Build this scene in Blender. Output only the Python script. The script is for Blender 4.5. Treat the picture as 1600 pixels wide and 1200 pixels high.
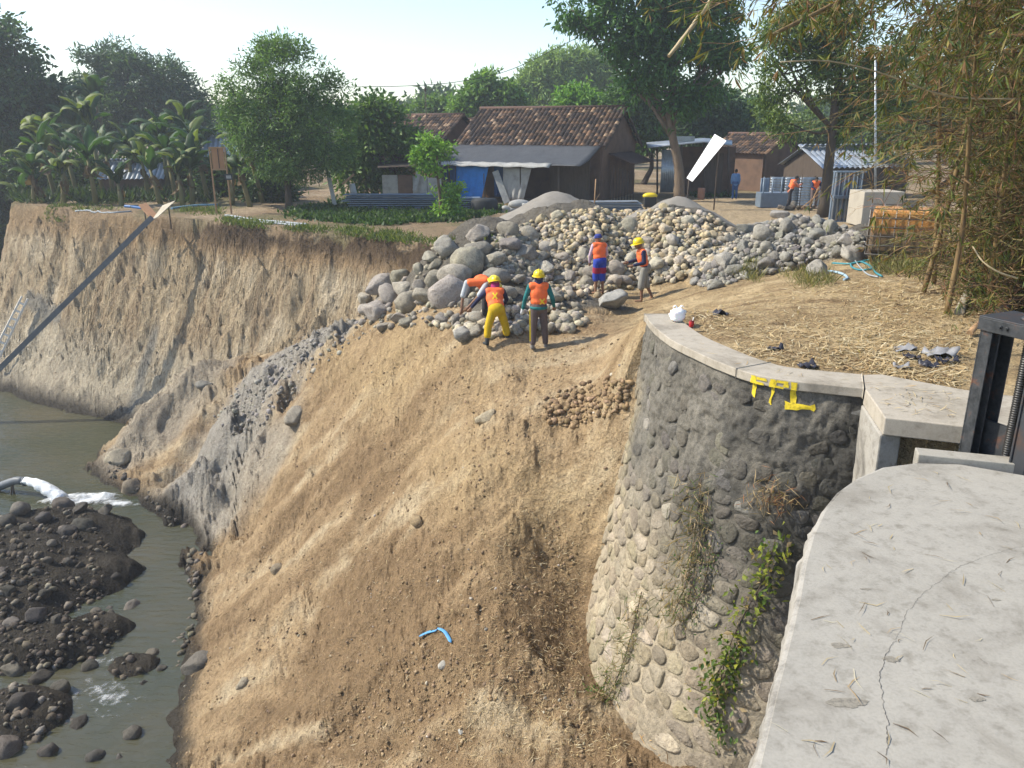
import bpy, bmesh, math, random
import numpy as np
from mathutils import Vector, Matrix, Euler, noise as mnoise

for o in list(bpy.data.objects):
    bpy.data.objects.remove(o)
scene = bpy.context.scene
R = math.radians

# ------------------------------------------------------------------ camera
CAM_Z = 3.9
PITCH = R(17.7)
FPX = 1250.0
cam_d = bpy.data.cameras.new('camera')
cam_d.sensor_width = 36.0
cam_d.lens = 36.0 * FPX / 1600.0
cam_d.clip_start = 0.05
cam_d.clip_end = 4000
cam = bpy.data.objects.new('camera', cam_d)
scene.collection.objects.link(cam)
cam.location = (0, 0, CAM_Z)
cam.rotation_euler = (math.pi / 2 - PITCH, 0, 0)
scene.camera = cam

# ------------------------------------------------------------------ sky + sun
SUN_EL, SUN_AZ = 43.0, 83.0          # azimuth: degrees to the left of the view direction
world = bpy.data.worlds.new('World')
scene.world = world
world.use_nodes = True
wn = world.node_tree
for n in list(wn.nodes):
    wn.nodes.remove(n)
sky = wn.nodes.new('ShaderNodeTexSky')
sky.sky_type = 'NISHITA'
sky.sun_disc = False
sky.sun_elevation = R(SUN_EL)
sky.sun_rotation = R(-SUN_AZ)
sky.altitude = 60
sky.air_density = 1.0
sky.dust_density = 0.8
sky.ozone_density = 1.2
bg = wn.nodes.new('ShaderNodeBackground')
bg.inputs['Strength'].default_value = 0.135
wo = wn.nodes.new('ShaderNodeOutputWorld')
wn.links.new(sky.outputs[0], bg.inputs['Color'])
wn.links.new(bg.outputs[0], wo.inputs['Surface'])
sd = bpy.data.lights.new('sun', 'SUN')
sd.energy = 3.7
sd.angle = R(0.6)
sd.color = (1.0, 0.93, 0.80)
sun = bpy.data.objects.new('sun', sd)
scene.collection.objects.link(sun)
SUNV = Vector((-math.sin(R(SUN_AZ)) * math.cos(R(SUN_EL)), math.cos(R(SUN_AZ)) * math.cos(R(SUN_EL)), math.sin(R(SUN_EL))))
sun.rotation_euler = SUNV.to_track_quat('Z', 'Y').to_euler()
sun.location = SUNV * 60

vs = scene.view_settings
scene.display_settings.display_device = 'sRGB'
vs.view_transform = 'Standard'
vs.look = 'None'
vs.exposure = 0.90
vs.gamma = 1.0
vs.use_curve_mapping = False
scene.render.engine = 'CYCLES'
scene.cycles.use_denoising = True
scene.cycles.use_adaptive_sampling = True
scene.cycles.adaptive_threshold = 0.025
scene.cycles.max_bounces = 5
scene.cycles.diffuse_bounces = 2
scene.cycles.glossy_bounces = 2
scene.cycles.transmission_bounces = 4
scene.cycles.transparent_max_bounces = 8
scene.cycles.volume_bounces = 0
scene.cycles.sample_clamp_indirect = 6.0
scene.cycles.caustics_reflective = False
scene.cycles.caustics_refractive = False
scene.render.film_transparent = False

# ------------------------------------------------------------------ picture geometry -> world
cp, sp_ = math.cos(PITCH), math.sin(PITCH)
def ray(px, py):
    a = (px - 800.0) / FPX
    b = (py - 600.0) / FPX
    return Vector((a, cp - b * sp_, -sp_ - b * cp))
def P(px, py, z=0.0):
    d = ray(px, py)
    t = (z - CAM_Z) / d.z
    return Vector((d.x * t, d.y * t, z))
def PY(px, py, Y):
    d = ray(px, py)
    t = Y / d.y
    return Vector((d.x * t, Y, CAM_Z + d.z * t))

# ------------------------------------------------------------------ numpy noise
def _hash(ix, iy, iz, seed):
    h = (ix.astype(np.int64) * 374761393 + iy.astype(np.int64) * 668265263 + iz.astype(np.int64) * 2147483647 + seed * 974634217) & 0xFFFFFFFF
    h = ((h ^ (h >> 13)) * 1274126177) & 0xFFFFFFFF
    h = h ^ (h >> 16)
    return (h & 0xFFFFFF).astype(np.float32) / np.float32(0xFFFFFF)
def vnoise(x, y, z=None, seed=0):
    x = np.asarray(x, np.float32); y = np.asarray(y, np.float32)
    z = np.zeros_like(x) if z is None else np.asarray(z, np.float32)
    x, y, z = np.broadcast_arrays(x, y, z)
    fx, fy, fz = np.floor(x), np.floor(y), np.floor(z)
    tx, ty, tz = x - fx, y - fy, z - fz
    ix, iy, iz = fx.astype(np.int64), fy.astype(np.int64), fz.astype(np.int64)
    tx = tx * tx * (3 - 2 * tx); ty = ty * ty * (3 - 2 * ty); tz = tz * tz * (3 - 2 * tz)
    def L(a, b, t): return a + (b - a) * t
    r = None
    flat = not np.any(z)
    lay = []
    for dz in ((0,) if flat else (0, 1)):
        c00 = _hash(ix, iy, iz + dz, seed); c10 = _hash(ix + 1, iy, iz + dz, seed)
        c01 = _hash(ix, iy + 1, iz + dz, seed); c11 = _hash(ix + 1, iy + 1, iz + dz, seed)
        lay.append(L(L(c00, c10, tx), L(c01, c11, tx), ty))
    r = lay[0] if flat else L(lay[0], lay[1], tz)
    return r * 2 - 1
def fbm(x, y, z=None, octaves=4, seed=0, gain=0.5):
    s = 0; a = 1.0; f = 1.0; tot = 0
    for k in range(octaves):
        s = s + a * vnoise(np.asarray(x) * f + 17.3 * k, np.asarray(y) * f - 9.1 * k, None if z is None else np.asarray(z) * f, seed + k * 7)
        tot += a; a *= gain; f *= 2.03
    return s / tot
def ridged(x, y, z=None, octaves=4, seed=0):
    s = 0; a = 1.0; f = 1.0; tot = 0
    for k in range(octaves):
        s = s + a * (1 - np.abs(vnoise(np.asarray(x) * f + 5.3 * k, np.asarray(y) * f + 3.7 * k, None if z is None else np.asarray(z) * f, seed + k * 5)))
        tot += a; a *= 0.5; f *= 2.1
    return s / tot
def sstep(a, b, x):
    t = np.clip((np.asarray(x, float) - a) / (b - a), 0, 1)
    return t * t * (3 - 2 * t)
class TPS:
    def __init__(self, pts, smooth=0.0):
        p = np.array([(q[0], q[1]) for q in pts], float); v = np.array([q[2] for q in pts], float)
        n = len(p)
        K = self.k(p[:, None, :] - p[None, :, :]) + np.eye(n) * smooth
        A = np.zeros((n + 3, n + 3)); A[:n, :n] = K
        A[:n, n] = 1; A[:n, n + 1:] = p; A[n, :n] = 1; A[n + 1:, :n] = p.T
        self.w = np.linalg.solve(A, np.concatenate([v, [0, 0, 0]])); self.p = p; self.n = n
    def k(self, d):
        r2 = (d ** 2).sum(-1)
        return 0.5 * r2 * np.log(np.maximum(r2, 1e-12))
    def __call__(self, x, y):
        x = np.asarray(x, float); y = np.asarray(y, float); sh = x.shape
        x = x.ravel(); y = y.ravel(); out = np.full(x.shape, self.w[self.n]) + self.w[self.n + 1] * x + self.w[self.n + 2] * y
        for i in range(self.n):
            r2 = (x - self.p[i, 0]) ** 2 + (y - self.p[i, 1]) ** 2
            out += self.w[i] * 0.5 * r2 * np.log(np.maximum(r2, 1e-12))
        return out.reshape(sh)

# ------------------------------------------------------------------ object helpers
COL = scene.collection
def tag(o, label=None, cat=None, group=None, kind=None):
    if label: o['label'] = label
    if cat: o['category'] = cat
    if group: o['group'] = group
    if kind: o['kind'] = kind
    return o
def link_mesh(name, me, m=None, parent=None):
    o = bpy.data.objects.new(name, me)
    COL.objects.link(o)
    if m is not None and not me.materials:
        me.materials.append(m)
    if parent is not None:
        o.parent = parent
    return o
def empty(name, loc=(0, 0, 0), rot=(0, 0, 0)):
    o = bpy.data.objects.new(name, None)
    o.empty_display_size = 0.1
    COL.objects.link(o)
    o.location = loc
    o.rotation_euler = rot
    return o
def mesh_np(name, V, F, smooth=False, uv=None):
    me = bpy.data.meshes.new(name)
    V = np.asarray(V, np.float32); F = np.asarray(F, np.int32)
    k = F.shape[1]
    me.vertices.add(len(V)); me.vertices.foreach_set('co', V.ravel())
    me.loops.add(F.size); me.loops.foreach_set('vertex_index', F.ravel())
    me.polygons.add(len(F))
    me.polygons.foreach_set('loop_start', np.arange(0, F.size, k, dtype=np.int32))
    if smooth:
        me.polygons.foreach_set('use_smooth', np.ones(len(F), bool))
    me.update(calc_edges=True)
    return me
def vcol(me, rgb, name='Col'):
    a = me.color_attributes.new(name, 'FLOAT_COLOR', 'POINT')
    rgb = np.asarray(rgb, np.float32)
    c = np.ones((len(me.vertices), 4), np.float32); c[:, :3] = rgb
    a.data.foreach_set('color', c.ravel())
class MB:
    """collects simple shapes; build() links them as one mesh object"""
    def __init__(self):
        self.v = []; self.f = []; self.sm = []
    def add(self, vs, fs, smooth=False):
        b = len(self.v)
        self.v.extend([tuple(q) for q in vs])
        self.f.extend([tuple(i + b for i in q) for q in fs]); self.sm.extend([smooth] * len(fs))
        return self
    def box(self, c, s, rot=None, taper=1.0):
        x, y, z = s[0] / 2, s[1] / 2, s[2] / 2
        vs = [(-x, -y, -z), (x, -y, -z), (x, y, -z), (-x, y, -z), (-x * taper, -y * taper, z), (x * taper, -y * taper, z), (x * taper, y * taper, z), (-x * taper, y * taper, z)]
        M = Euler(rot).to_matrix() if rot is not None else None
        vs = [(Vector(c) + (M @ Vector(q) if M else Vector(q))) for q in vs]
        return self.add(vs, [(0, 3, 2, 1), (4, 5, 6, 7), (0, 1, 5, 4), (1, 2, 6, 5), (2, 3, 7, 6), (3, 0, 4, 7)])
    def bar(self, a, b, w, h=None, up=(0, 0, 1)):
        a = Vector(a); b = Vector(b); h = h or w
        d = (b - a).normalized(); u = Vector(up)
        s = d.cross(u)
        if s.length < 1e-4: s = d.cross(Vector((1, 0, 0)))
        s.normalize(); u = s.cross(d).normalized()
        vs = []
        for q in (a, b):
            for i, j in ((-1, -1), (1, -1), (1, 1), (-1, 1)):
                vs.append(q + s * (w / 2 * i) + u * (h / 2 * j))
        return self.add(vs, [(3, 2, 1, 0), (4, 5, 6, 7), (0, 1, 5, 4), (1, 2, 6, 5), (2, 3, 7, 6), (3, 0, 4, 7)])
    def tube(self, pts, radii, n=8, cap=True, smooth=True, ell=1.0):
        pts = [Vector(p) for p in pts]
        if not hasattr(radii, '__len__'): radii = [radii] * len(pts)
        vs = []; fs = []; prev = None
        for i, p in enumerate(pts):
            d = (pts[min(i + 1, len(pts) - 1)] - pts[max(i - 1, 0)])
            if d.length < 1e-9: d = Vector((0, 0, 1))
            d.normalize()
            if prev is None:
                s = d.cross(Vector((0, 0, 1)))
                if s.length < 1e-3: s = d.cross(Vector((0, 1, 0)))
            else:
                s = prev - d * prev.dot(d)
                if s.length < 1e-5: s = d.cross(Vector((0, 1, 0)))
            s.normalize(); prev = s; u = s.cross(d)
            for k in range(n):
                a = 2 * math.pi * k / n
                vs.append(p + (s * math.cos(a) + u * (math.sin(a) * ell)) * radii[i])
        for i in range(len(pts) - 1):
            for k in range(n):
                k2 = (k + 1) % n
                fs.append((i * n + k, i * n + k2, (i + 1) * n + k2, (i + 1) * n + k))
        self.add(vs, fs, smooth)
        if cap:
            b = len(self.v) - len(vs)
            self.f.append(tuple(b + k for k in reversed(range(n)))); self.sm.append(False)
            self.f.append(tuple(b + (len(pts) - 1) * n + k for k in range(n))); self.sm.append(False)
        return self
    def lathe(self, c, prof, n=16, axis=None, smooth=True):
        """prof: (radius, height) list, axis: Matrix 3x3"""
        vs = []; fs = []
        for r, h in prof:
            for k in range(n):
                a = 2 * math.pi * k / n
                q = Vector((r * math.cos(a), r * math.sin(a), h))
                vs.append(Vector(c) + (axis @ q if axis is not None else q))
        for i in range(len(prof) - 1):
            for k in range(n):
                k2 = (k + 1) % n
                fs.append((i * n + k, i * n + k2, (i + 1) * n + k2, (i + 1) * n + k))
        fs.append(tuple(reversed(range(n)))); fs.append(tuple((len(prof) - 1) * n + k for k in range(n)))
        return self.add(vs, fs, smooth)
    def ell(self, c, r, nu=10, nv=7, M=None):
        vs = [(0, 0, -1)]; fs = []
        for j in range(1, nv):
            t = math.pi * j / nv - math.pi / 2
            for k in range(nu):
                a = 2 * math.pi * k / nu
                vs.append((math.cos(t) * math.cos(a), math.cos(t) * math.sin(a), math.sin(t)))
        vs.append((0, 0, 1)); top = len(vs) - 1
        for k in range(nu):
            fs.append((0, 1 + (k + 1) % nu, 1 + k))
            fs.append((top, top - nu + k, top - nu + (k + 1) % nu))
        for j in range(nv - 2):
            for k in range(nu):
                a = 1 + j * nu + k; b = 1 + j * nu + (k + 1) % nu
                fs.append((a, b, b + nu, a + nu))
        if not hasattr(r, '__len__'): r = (r, r, r)
        out = []
        for q in vs:
            w = Vector((q[0] * r[0], q[1] * r[1], q[2] * r[2]))
            out.append(Vector(c) + (M @ w if M is not None else w))
        return self.add(out, fs, True)
    def sheet(self, grid, thick=None):
        """grid[i][j] of points -> quad sheet"""
        ni, nj = len(grid), len(grid[0])
        vs = [q for row in grid for q in row]
        fs = [(i * nj + j, i * nj + j + 1, (i + 1) * nj + j + 1, (i + 1) * nj + j) for i in range(ni - 1) for j in range(nj - 1)]
        return self.add(vs, fs, True)
    def mesh(self, name):
        me = bpy.data.meshes.new(name)
        me.from_pydata([tuple(q) for q in self.v], [], self.f)
        me.polygons.foreach_set('use_smooth', self.sm)
        me.update()
        return me
    def build(self, name, m=None, parent=None, bevel=None, loc=None):
        o = link_mesh(name, self.mesh(name), m, parent)
        if bevel:
            b = o.modifiers.new('bevel', 'BEVEL'); b.width = bevel; b.segments = 2; b.limit_method = 'ANGLE'
        if loc is not None: o.location = loc
        return o
def solid(o, t):
    s = o.modifiers.new('solidify', 'SOLIDIFY'); s.thickness = t; s.offset = 0
    return o

# ------------------------------------------------------------------ materials
def newmat(name):
    m = bpy.data.materials.new(name); m.use_nodes = True
    nt = m.node_tree
    return m, nt, nt.nodes['Principled BSDF']
def N(nt, t, **kw):
    n = nt.nodes.new(t)
    for k, v in kw.items():
        if k in n.inputs: n.inputs[k].default_value = v
        else: setattr(n, k, v)
    return n
def coords(nt, kind='Object', scale=(1, 1, 1)):
    tc = N(nt, 'ShaderNodeTexCoord'); mp = N(nt, 'ShaderNodeMapping')
    mp.inputs['Scale'].default_value = scale
    nt.links.new(tc.outputs[kind], mp.inputs['Vector'])
    return mp.outputs['Vector']
def mix(nt, a, b, fac, mode='MIX'):
    n = N(nt, 'ShaderNodeMix', data_type='RGBA', blend_type=mode)
    for s, v in ((n.inputs[6], a), (n.inputs[7], b), (n.inputs[0], fac)):
        if hasattr(v, 'node'): nt.links.new(v, s)
        elif isinstance(v, (int, float)): s.default_value = v
        else: s.default_value = (*v[:3], 1)
    return n.outputs[2]
def ramp(nt, fac, stops):
    n = N(nt, 'ShaderNodeValToRGB'); e = n.color_ramp.elements
    while len(e) < len(stops): e.new(0.5)
    for i, (p, c) in enumerate(stops):
        e[i].position = p; e[i].color = (*(c if hasattr(c, '__len__') else (c, c, c)), 1)
    nt.links.new(fac, n.inputs['Fac'])
    return n.outputs['Color']
def nz(nt, vec, scale, detail=6, rough=0.6, dist=0.0):
    n = N(nt, 'ShaderNodeTexNoise'); n.inputs['Scale'].default_value = scale; n.inputs['Detail'].default_value = detail
    n.inputs['Roughness'].default_value = rough; n.inputs['Distortion'].default_value = dist
    nt.links.new(vec, n.inputs['Vector'])
    return n.outputs['Fac']
def bump(nt, h, strength, dist, prev=None):
    b = N(nt, 'ShaderNodeBump'); b.inputs['Strength'].default_value = strength; b.inputs['Distance'].default_value = dist
    nt.links.new(h, b.inputs['Height'])
    if prev is not None: nt.links.new(prev, b.inputs['Normal'])
    return b.outputs['Normal']
def simple(name, c, rough=0.8, var=0.25, scale=6.0, c2=None, bmp=0.3, bdist=0.01, metal=0.0, bscale=None, stretch=(1, 1, 1), spec=0.3, kind='Object', objvar=0.0):
    m, nt, b = newmat(name)
    v = coords(nt, kind, stretch)
    n1 = nz(nt, v, scale, 7, 0.65)
    c2 = c2 or tuple(x * (1 - var) for x in c)
    hi = tuple(min(1, x * (1 + var * 0.6)) for x in c)
    col = ramp(nt, n1, [(0.25, c2), (0.5, c), (0.78, hi)])
    if objvar:
        oi = N(nt, 'ShaderNodeObjectInfo')
        r = ramp(nt, oi.outputs['Random'], [(0.0, (1 - objvar, 1 - objvar, 1 - objvar * 1.1)), (0.5, (1, 1, 1)), (1.0, (1 + objvar * 0.8, 1 + objvar * 0.6, 1 + objvar * 0.3))])
        col = mix(nt, col, r, 1.0, 'MULTIPLY')
    nt.links.new(col, b.inputs['Base Color'])
    b.inputs['Roughness'].default_value = rough
    b.inputs['Metallic'].default_value = metal
    b.inputs['Specular IOR Level'].default_value = spec
    if bmp:
        n2 = nz(nt, v, bscale or scale * 4, 8, 0.7)
        nt.links.new(bump(nt, n2, bmp, bdist), b.inputs['Normal'])
    return m
# ================================================================== TERRAIN
rng = np.random.default_rng(7)
random.seed(11)
WATER_Z = -8.6

EDGE_PX = [(15, 318), (60, 322), (110, 327), (170, 332), (225, 336), (290, 341), (350, 346), (420, 353), (500, 360), (570, 366), (640, 377), (700, 386)]
EDGE = [(-9000, 95), (-300, 95), (-60, 61), (-36, 57.5), (-30.2, 56), (-28.6, 47.5)] + [tuple(P(a, b, 0.0))[:2] for a, b in EDGE_PX] + [(-0.6, 25.6), (1.5, 23.4), (4.0, 22.5), (9.0, 22.0), (60, 22.0)]
EDGE_POLY = np.array(EDGE + [(9000, 22), (9000, 9000), (-9000, 9000), (-9000, 95)])
def in_poly(x, y, poly):
    x = np.asarray(x); y = np.asarray(y); ins = np.zeros(x.shape, bool)
    n = len(poly)
    for i in range(n):
        x0, y0 = poly[i]; x1, y1 = poly[(i + 1) % n]
        if y0 == y1: continue
        c = ((y0 > y) != (y1 > y)) & (x < (x1 - x0) * (y - y0) / (y1 - y0) + x0)
        ins ^= c
    return ins
def dist_line(x, y, line):
    best = np.full(np.shape(x), 1e9); sarc = np.zeros(np.shape(x)); acc = 0.0
    for (x0, y0), (x1, y1) in zip(line[:-1], line[1:]):
        dx, dy = x1 - x0, y1 - y0; L2 = dx * dx + dy * dy; L = math.sqrt(L2)
        t = np.clip(((x - x0) * dx + (y - y0) * dy) / L2, 0, 1)
        d = np.hypot(x - x0 - t * dx, y - y0 - t * dy)
        m = d < best
        best = np.where(m, d, best); sarc = np.where(m, acc + t * L, sarc); acc += L
    return best, sarc

# ---- retaining wall plan (top outer edge, z = 1.0)
TOPZ = 1.0
WALL_PX = [(1010, 491), (1022, 507), (1048, 528), (1085, 547), (1130, 567), (1180, 584), (1235, 594), (1290, 600), (1350, 606)]
WALL = [P(a, b, TOPZ) for a, b in WALL_PX]
K2 = P(1383, 652, TOPZ); K3 = P(1500, 665, TOPZ); K4 = P(1760, 697, TOPZ)
def smooth_line(pts, n):
    """Catmull-Rom resample to n points"""
    pts = [Vector(p) for p in pts]; q = [pts[0] * 2 - pts[1]] + pts + [pts[-1] * 2 - pts[-2]]
    out = []
    for i in range(1, len(q) - 2):
        for k in range(20):
            t = k / 20; a, b, c, d = q[i - 1], q[i], q[i + 1], q[i + 2]
            out.append(0.5 * ((2 * b) + (c - a) * t + (2 * a - 5 * b + 4 * c - d) * t * t + (3 * b - a - 3 * c + d) * t ** 3))
    out.append(pts[-1])
    L = [0]
    for a, b in zip(out[:-1], out[1:]): L.append(L[-1] + (b - a).length)
    res = []
    for k in range(n):
        s = L[-1] * k / (n - 1); j = max(i for i in range(len(L)) if L[i] <= s + 1e-9); j = min(j, len(out) - 2)
        res.append(out[j].lerp(out[j + 1], (s - L[j]) / max(1e-9, L[j + 1] - L[j])))
    return res
WTOP = smooth_line(WALL, 60)
def outnorm(line, i):
    d = (line[min(i + 1, len(line) - 1)] - line[max(i - 1, 0)]); d.z = 0; d.normalize()
    return Vector((d.y, -d.x, 0))         # to the right of travel; travel runs towards the camera -> points to the river after sign fix
_s = 1 if outnorm(WTOP, 20).x < 0 else -1
WN = [outnorm(WTOP, i) * _s for i in range(len(WTOP))]
MID = [(p - n * 0.22) for p, n in zip(WTOP, WN)]
PLAT_POLY = np.array([(m.x, m.y) for m in MID] + [(K2.x + 0.16, K2.y + 0.16), (K3.x, K3.y + 0.2), (K4.x, K4.y + 0.2), (60, 7), (60, 70), (MID[0].x - 1.3, 70), (MID[0].x - 1.3, MID[0].y)])

def batter(h): return 0.07 * h + 0.030 * h * h
def wall_pt(s, h, out=0.0):
    """s in 0..1 along the wall, h below the top"""
    f = s * (len(WTOP) - 1); i = min(int(f), len(WTOP) - 2); t = f - i
    p = WTOP[i].lerp(WTOP[i + 1], t); n = WN[i].lerp(WN[i + 1], t).normalized()
    q = p + n * (batter(h) - 0.02 + out); q.z = TOPZ - h
    return q, n
CONTACT = [(0.0, 0.6), (0.04, 1.6), (0.1, 3.3), (0.2, 4.55), (0.3, 5.0), (0.4, 5.25), (0.5, 5.35), (0.6, 5.4), (0.7, 5.35), (0.8, 5.2), (0.9, 5.15), (1.0, 5.15)]
# ---- control points of the fill slope (outside the wall): pixel, height
FILL_PX = [
    (840, 548, -0.6), (760, 545, -0.65), (700, 530, -0.85), (930, 545, -0.35), (950, 520, -0.25), (1000, 512, 0.45), (1003, 500, 0.75), (935, 459, -0.4), (1003, 470, -0.4), (870, 470, -0.45), (1060, 455, -0.1), (1150, 430, 0.1), (1040, 480, -0.15),
    (640, 520, -1.2), (600, 470, -1.1), (660, 430, -0.7), (560, 500, -2.2), (560, 580, -2.6), (500, 560, -3.2), (450, 540, -4.1), (450, 650, -4.7), (390, 610, -5.2), (330, 590, -6.2), (350, 700, -6.6), (300, 770, -7.8),
    (250, 700, -7.7), (200, 735, -8.3), (250, 790, -8.4), (305, 845, -8.5), (320, 920, -8.6), (290, 1000, -8.65), (265, 1100, -8.6), (262, 1200, -8.55),
    (600, 700, -3.3), (500, 800, -5.1), (400, 900, -7.1), (340, 980, -8.1), (700, 650, -2.0), (620, 620, -2.5),
    (700, 900, -3.8), (600, 1000, -5.2), (500, 1100, -6.3), (400, 1180, -7.3), (330, 1190, -8.1), (700, 1100, -4.75), (620, 1190, -5.55),
    (800, 700, -1.7), (850, 620, -0.95), (780, 580, -1.0), (950, 580, -0.5), (850, 960, -3.6), (935, 640, -0.9), (900, 740, -1.9), (850, 850, -3.0), (780, 850, -2.9), (760, 1000, -3.85), (850, 1100, -4.2), (900, 1150, -4.4), (800, 1190, -4.65), (1000, 1150, -4.5), (1100, 1150, -4.5), (1180, 1190, -4.5),
    (150, 700, -9.5), (60, 680, -9.9), (0, 640, -10.0), (150, 850, -9.5), (200, 950, -9.4), (150, 1100, -9.3), (0, 1000, -9.5), (50, 1190, -9.4), (-300, 900, -9.6), (-300, 620, -10)]
FILL_PTS = [tuple(P(a, b, z)) for a, b, z in FILL_PX] + [(-2, 4, -6.6), (-5, 6, -7.9), (3, 5, -5.0), (8, 3, -5.0), (12, 6, -5), (6, 8.6, -4.9), (-9, 4, -9.2), (14, 26, -0.6), (3, 34, -1.5), (-4, 31, -3.0), (20, 60, -2), (-10, 36, -9), (-20, 60, -12), (30, 15, -3.0)]
for s_, h_ in CONTACT:
    q_, n_ = wall_pt(s_, h_, 0.05); FILL_PTS.append(tuple(q_))
FILL = TPS(FILL_PTS, 0.25)
PLAT_PX = [(1075, 503, .96), (1130, 540, .96), (1190, 565, .96), (1350, 590, .96), (1500, 605, .96), (1600, 560, 1.0), (1500, 500, 1.0), (1410, 405, 1.0), (1480, 420, 1.0), (1300, 450, .95), (1250, 500, 1.0), (1150, 490, .9), (1090, 490, .85),
           (1040, 480, -0.1), (1003, 470, -.4), (935, 459, -.4), (840, 548, -.6), (950, 520, -0.25), (1003, 500, .75), (1100, 452, .15), (1200, 430, .35), (1300, 400, .6), (1020, 489, .9), (870, 470, -.45), (1060, 455, -0.1),
           (1150, 330, .08), (1250, 335, .1), (1330, 350, .3), (1360, 395, .9), (1600, 420, 1.0), (1600, 340, .6), (1000, 400, -0.1), (900, 400, -0.2)]
PLAT = TPS([tuple(P(a, b, z)) for a, b, z in PLAT_PX] + [(7, 7, 1), (14, 10, 1), (14, 5, 1), (30, 12, 1.0), (30, 26, .6), (10, 46, 0), (40, 46, 0), (0, 46, 0), (20, 66, 0)], 0.01)
MOUNDS = [(2.0, 25.0, 3.6, 3.0, 1.75), (4.9, 24.9, 3.1, 3.0, 1.75), (-0.8, 23.9, 2.6, 2.9, 1.35), (7.3, 21.6, 2.6, 1.7, 1.25), (8.9, 20.6, 1.8, 1.3, 0.75), (1.6, 19.4, 1.5, 0.9, 0.35), (0.1, 18.9, 1.6, 1.0, 0.4)]
def mound(x, y):
    z = np.zeros(np.shape(x))
    for (mx, my, rx, ry, h) in MOUNDS:
        r = np.sqrt(((x - mx) / rx) ** 2 + ((y - my) / ry) ** 2)
        z = np.maximum(z, h * np.clip(1 - r ** 1.6, 0, None))
    return z
BARS = [(60, 850, 3.6, 2.6, 0.75), (20, 930, 2.6, 2.3, 0.65), (110, 905, 2.3, 1.6, 0.5), (-60, 900, 5, 4, 0.9), (150, 985, 1.2, 0.9, 0.3), (60, 1010, 2.2, 1.2, 0.5), (20, 1120, 1.6, 1.2, 0.35), (210, 1040, 0.9, 0.7, 0.2)]
BARS = [(*tuple(P(a, b, WATER_Z))[:2], rx, ry, h) for a, b, rx, ry, h in BARS]
def smax(a, b, k):
    h = np.clip(0.5 + 0.5 * (a - b) / k, 0, 1)
    return b + (a - b) * h + k * h * (1 - h)
def blobs_px(x, y, lst):
    """soft elongated bumps given by two pixel+height ends, radius, height"""
    z = np.zeros(np.shape(x))
    for (a, b, r, h) in lst:
        pa = P(*a); pb = P(*b)
        d, _ = dist_line(x, y, [(pa.x, pa.y), (pb.x, pb.y)])
        z = z + h * np.exp(-(d / r) ** 2)
    return z
HOLLOWS = [((338, 640, -6.2), (275, 725, -7.6), 0.7, -0.75), ((120, 615, -8.0), (60, 600, -8.2), 0.5, -0.6),
           ((318, 596, -6.0), (222, 690, -8.0), 0.85, 0.85), ((460, 760, -4.9), (395, 830, -6.2), 0.35, -0.35), ((345, 730, -7), (385, 780, -6.3), 0.4, -0.45),
           ((520, 1150, -6.3), (600, 1060, -5.4), 0.22, -0.30), ((760, 1150, -5), (660, 1190, -5.6), 0.3, 0.25), ((640, 905, -4.3), (560, 960, -5.2), 0.5, 0.22), ((480, 640, -4.3), (400, 700, -5.8), 0.5, 0.3)]
def msk(m, fn, *arrs):
    out = np.zeros(np.shape(m)); 
    if np.any(m): out[m] = fn(*[np.asarray(a)[m] for a in arrs])
    return out
def _flutes(sE, d):
    sg = sE + 0.85 * d + 0.20 * fbm(sE * 0.6, d * 0.8, None, 2, 20)
    gm_ = 0.35 + 0.65 * sstep(-0.35, 0.25, fbm(sE * 0.35, d * 0.5, None, 3, 22)) * sstep(4.2, 2.2, d)
    fl = 0.16 * fbm(sE * 0.6, d * 0.25, None, 3, 21) + gm_ * (0.17 * (ridged(sg * 1.7, d * 0.25, None, 2, 33) - 0.62) * 2 + 0.13 * (ridged(sg * 3.9, d * 0.4, None, 2, 35) - 0.62) * 2)
    fl = fl + 0.12 * fbm(sE * 2.4, d * 3.2, None, 4, 36, 0.6) + 0.09 * (sstep(-.05, .05, fbm(sE * 1.1, d * 2.6, None, 3, 37)) - .5)
    return fl * sstep(0.0, 0.5, d) + 0.16 * fbm(sE * 0.8, np.zeros_like(sE), None, 4, 5)
def _slope(x, y, z):
    u = x * 0.95 - y * 0.31; v = x * 0.31 + y * 0.95
    vw = v + 0.35 * fbm(x * 0.5, y * 0.5, None, 2, 70)
    loose = sstep(-0.18, 0.22, fbm(u * 0.35, vw * 0.9, None, 3, 77))
    rough = 0.16 * fbm(x * 0.5, y * 0.5, None, 3, 3) + 0.09 * fbm(u * 0.5, vw * 1.5, None, 4, 8, 0.55) + 0.05 * (ridged(u * 0.7, vw * 2.6, None, 3, 15) - 0.6)
    scarp = 0.12 * (sstep(-.2, .2, fbm(u * 0.55 + 3, vw * 0.9, None, 3, 81, .5)) - .5) + 0.10 * (sstep(-.16, .16, fbm(x * 1.0, y * 1.0, None, 4, 83, .55)) - .5) * loose
    clod = (0.25 + 0.75 * loose) * (0.12 * (ridged(x * 2.3, y * 2.3, z * 1.5, 3, 13) - 0.62) + 0.13 * np.abs(fbm(x * 4.6, y * 4.6, z * 3.0, 3, 41, 0.6)) + 0.10 * np.clip(vnoise(x * 8.5, y * 8.5, z * 6, 43) - 0.25, 0, 1))
    lump = 0.075 * fbm(x * 1.7, y * 1.7, z * 1.2, 4, 85, 0.6) + 0.035 * fbm(u * 2.2, vw * 6.5, None, 3, 87, 0.6)
    return rough + scarp + clod + lump
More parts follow.
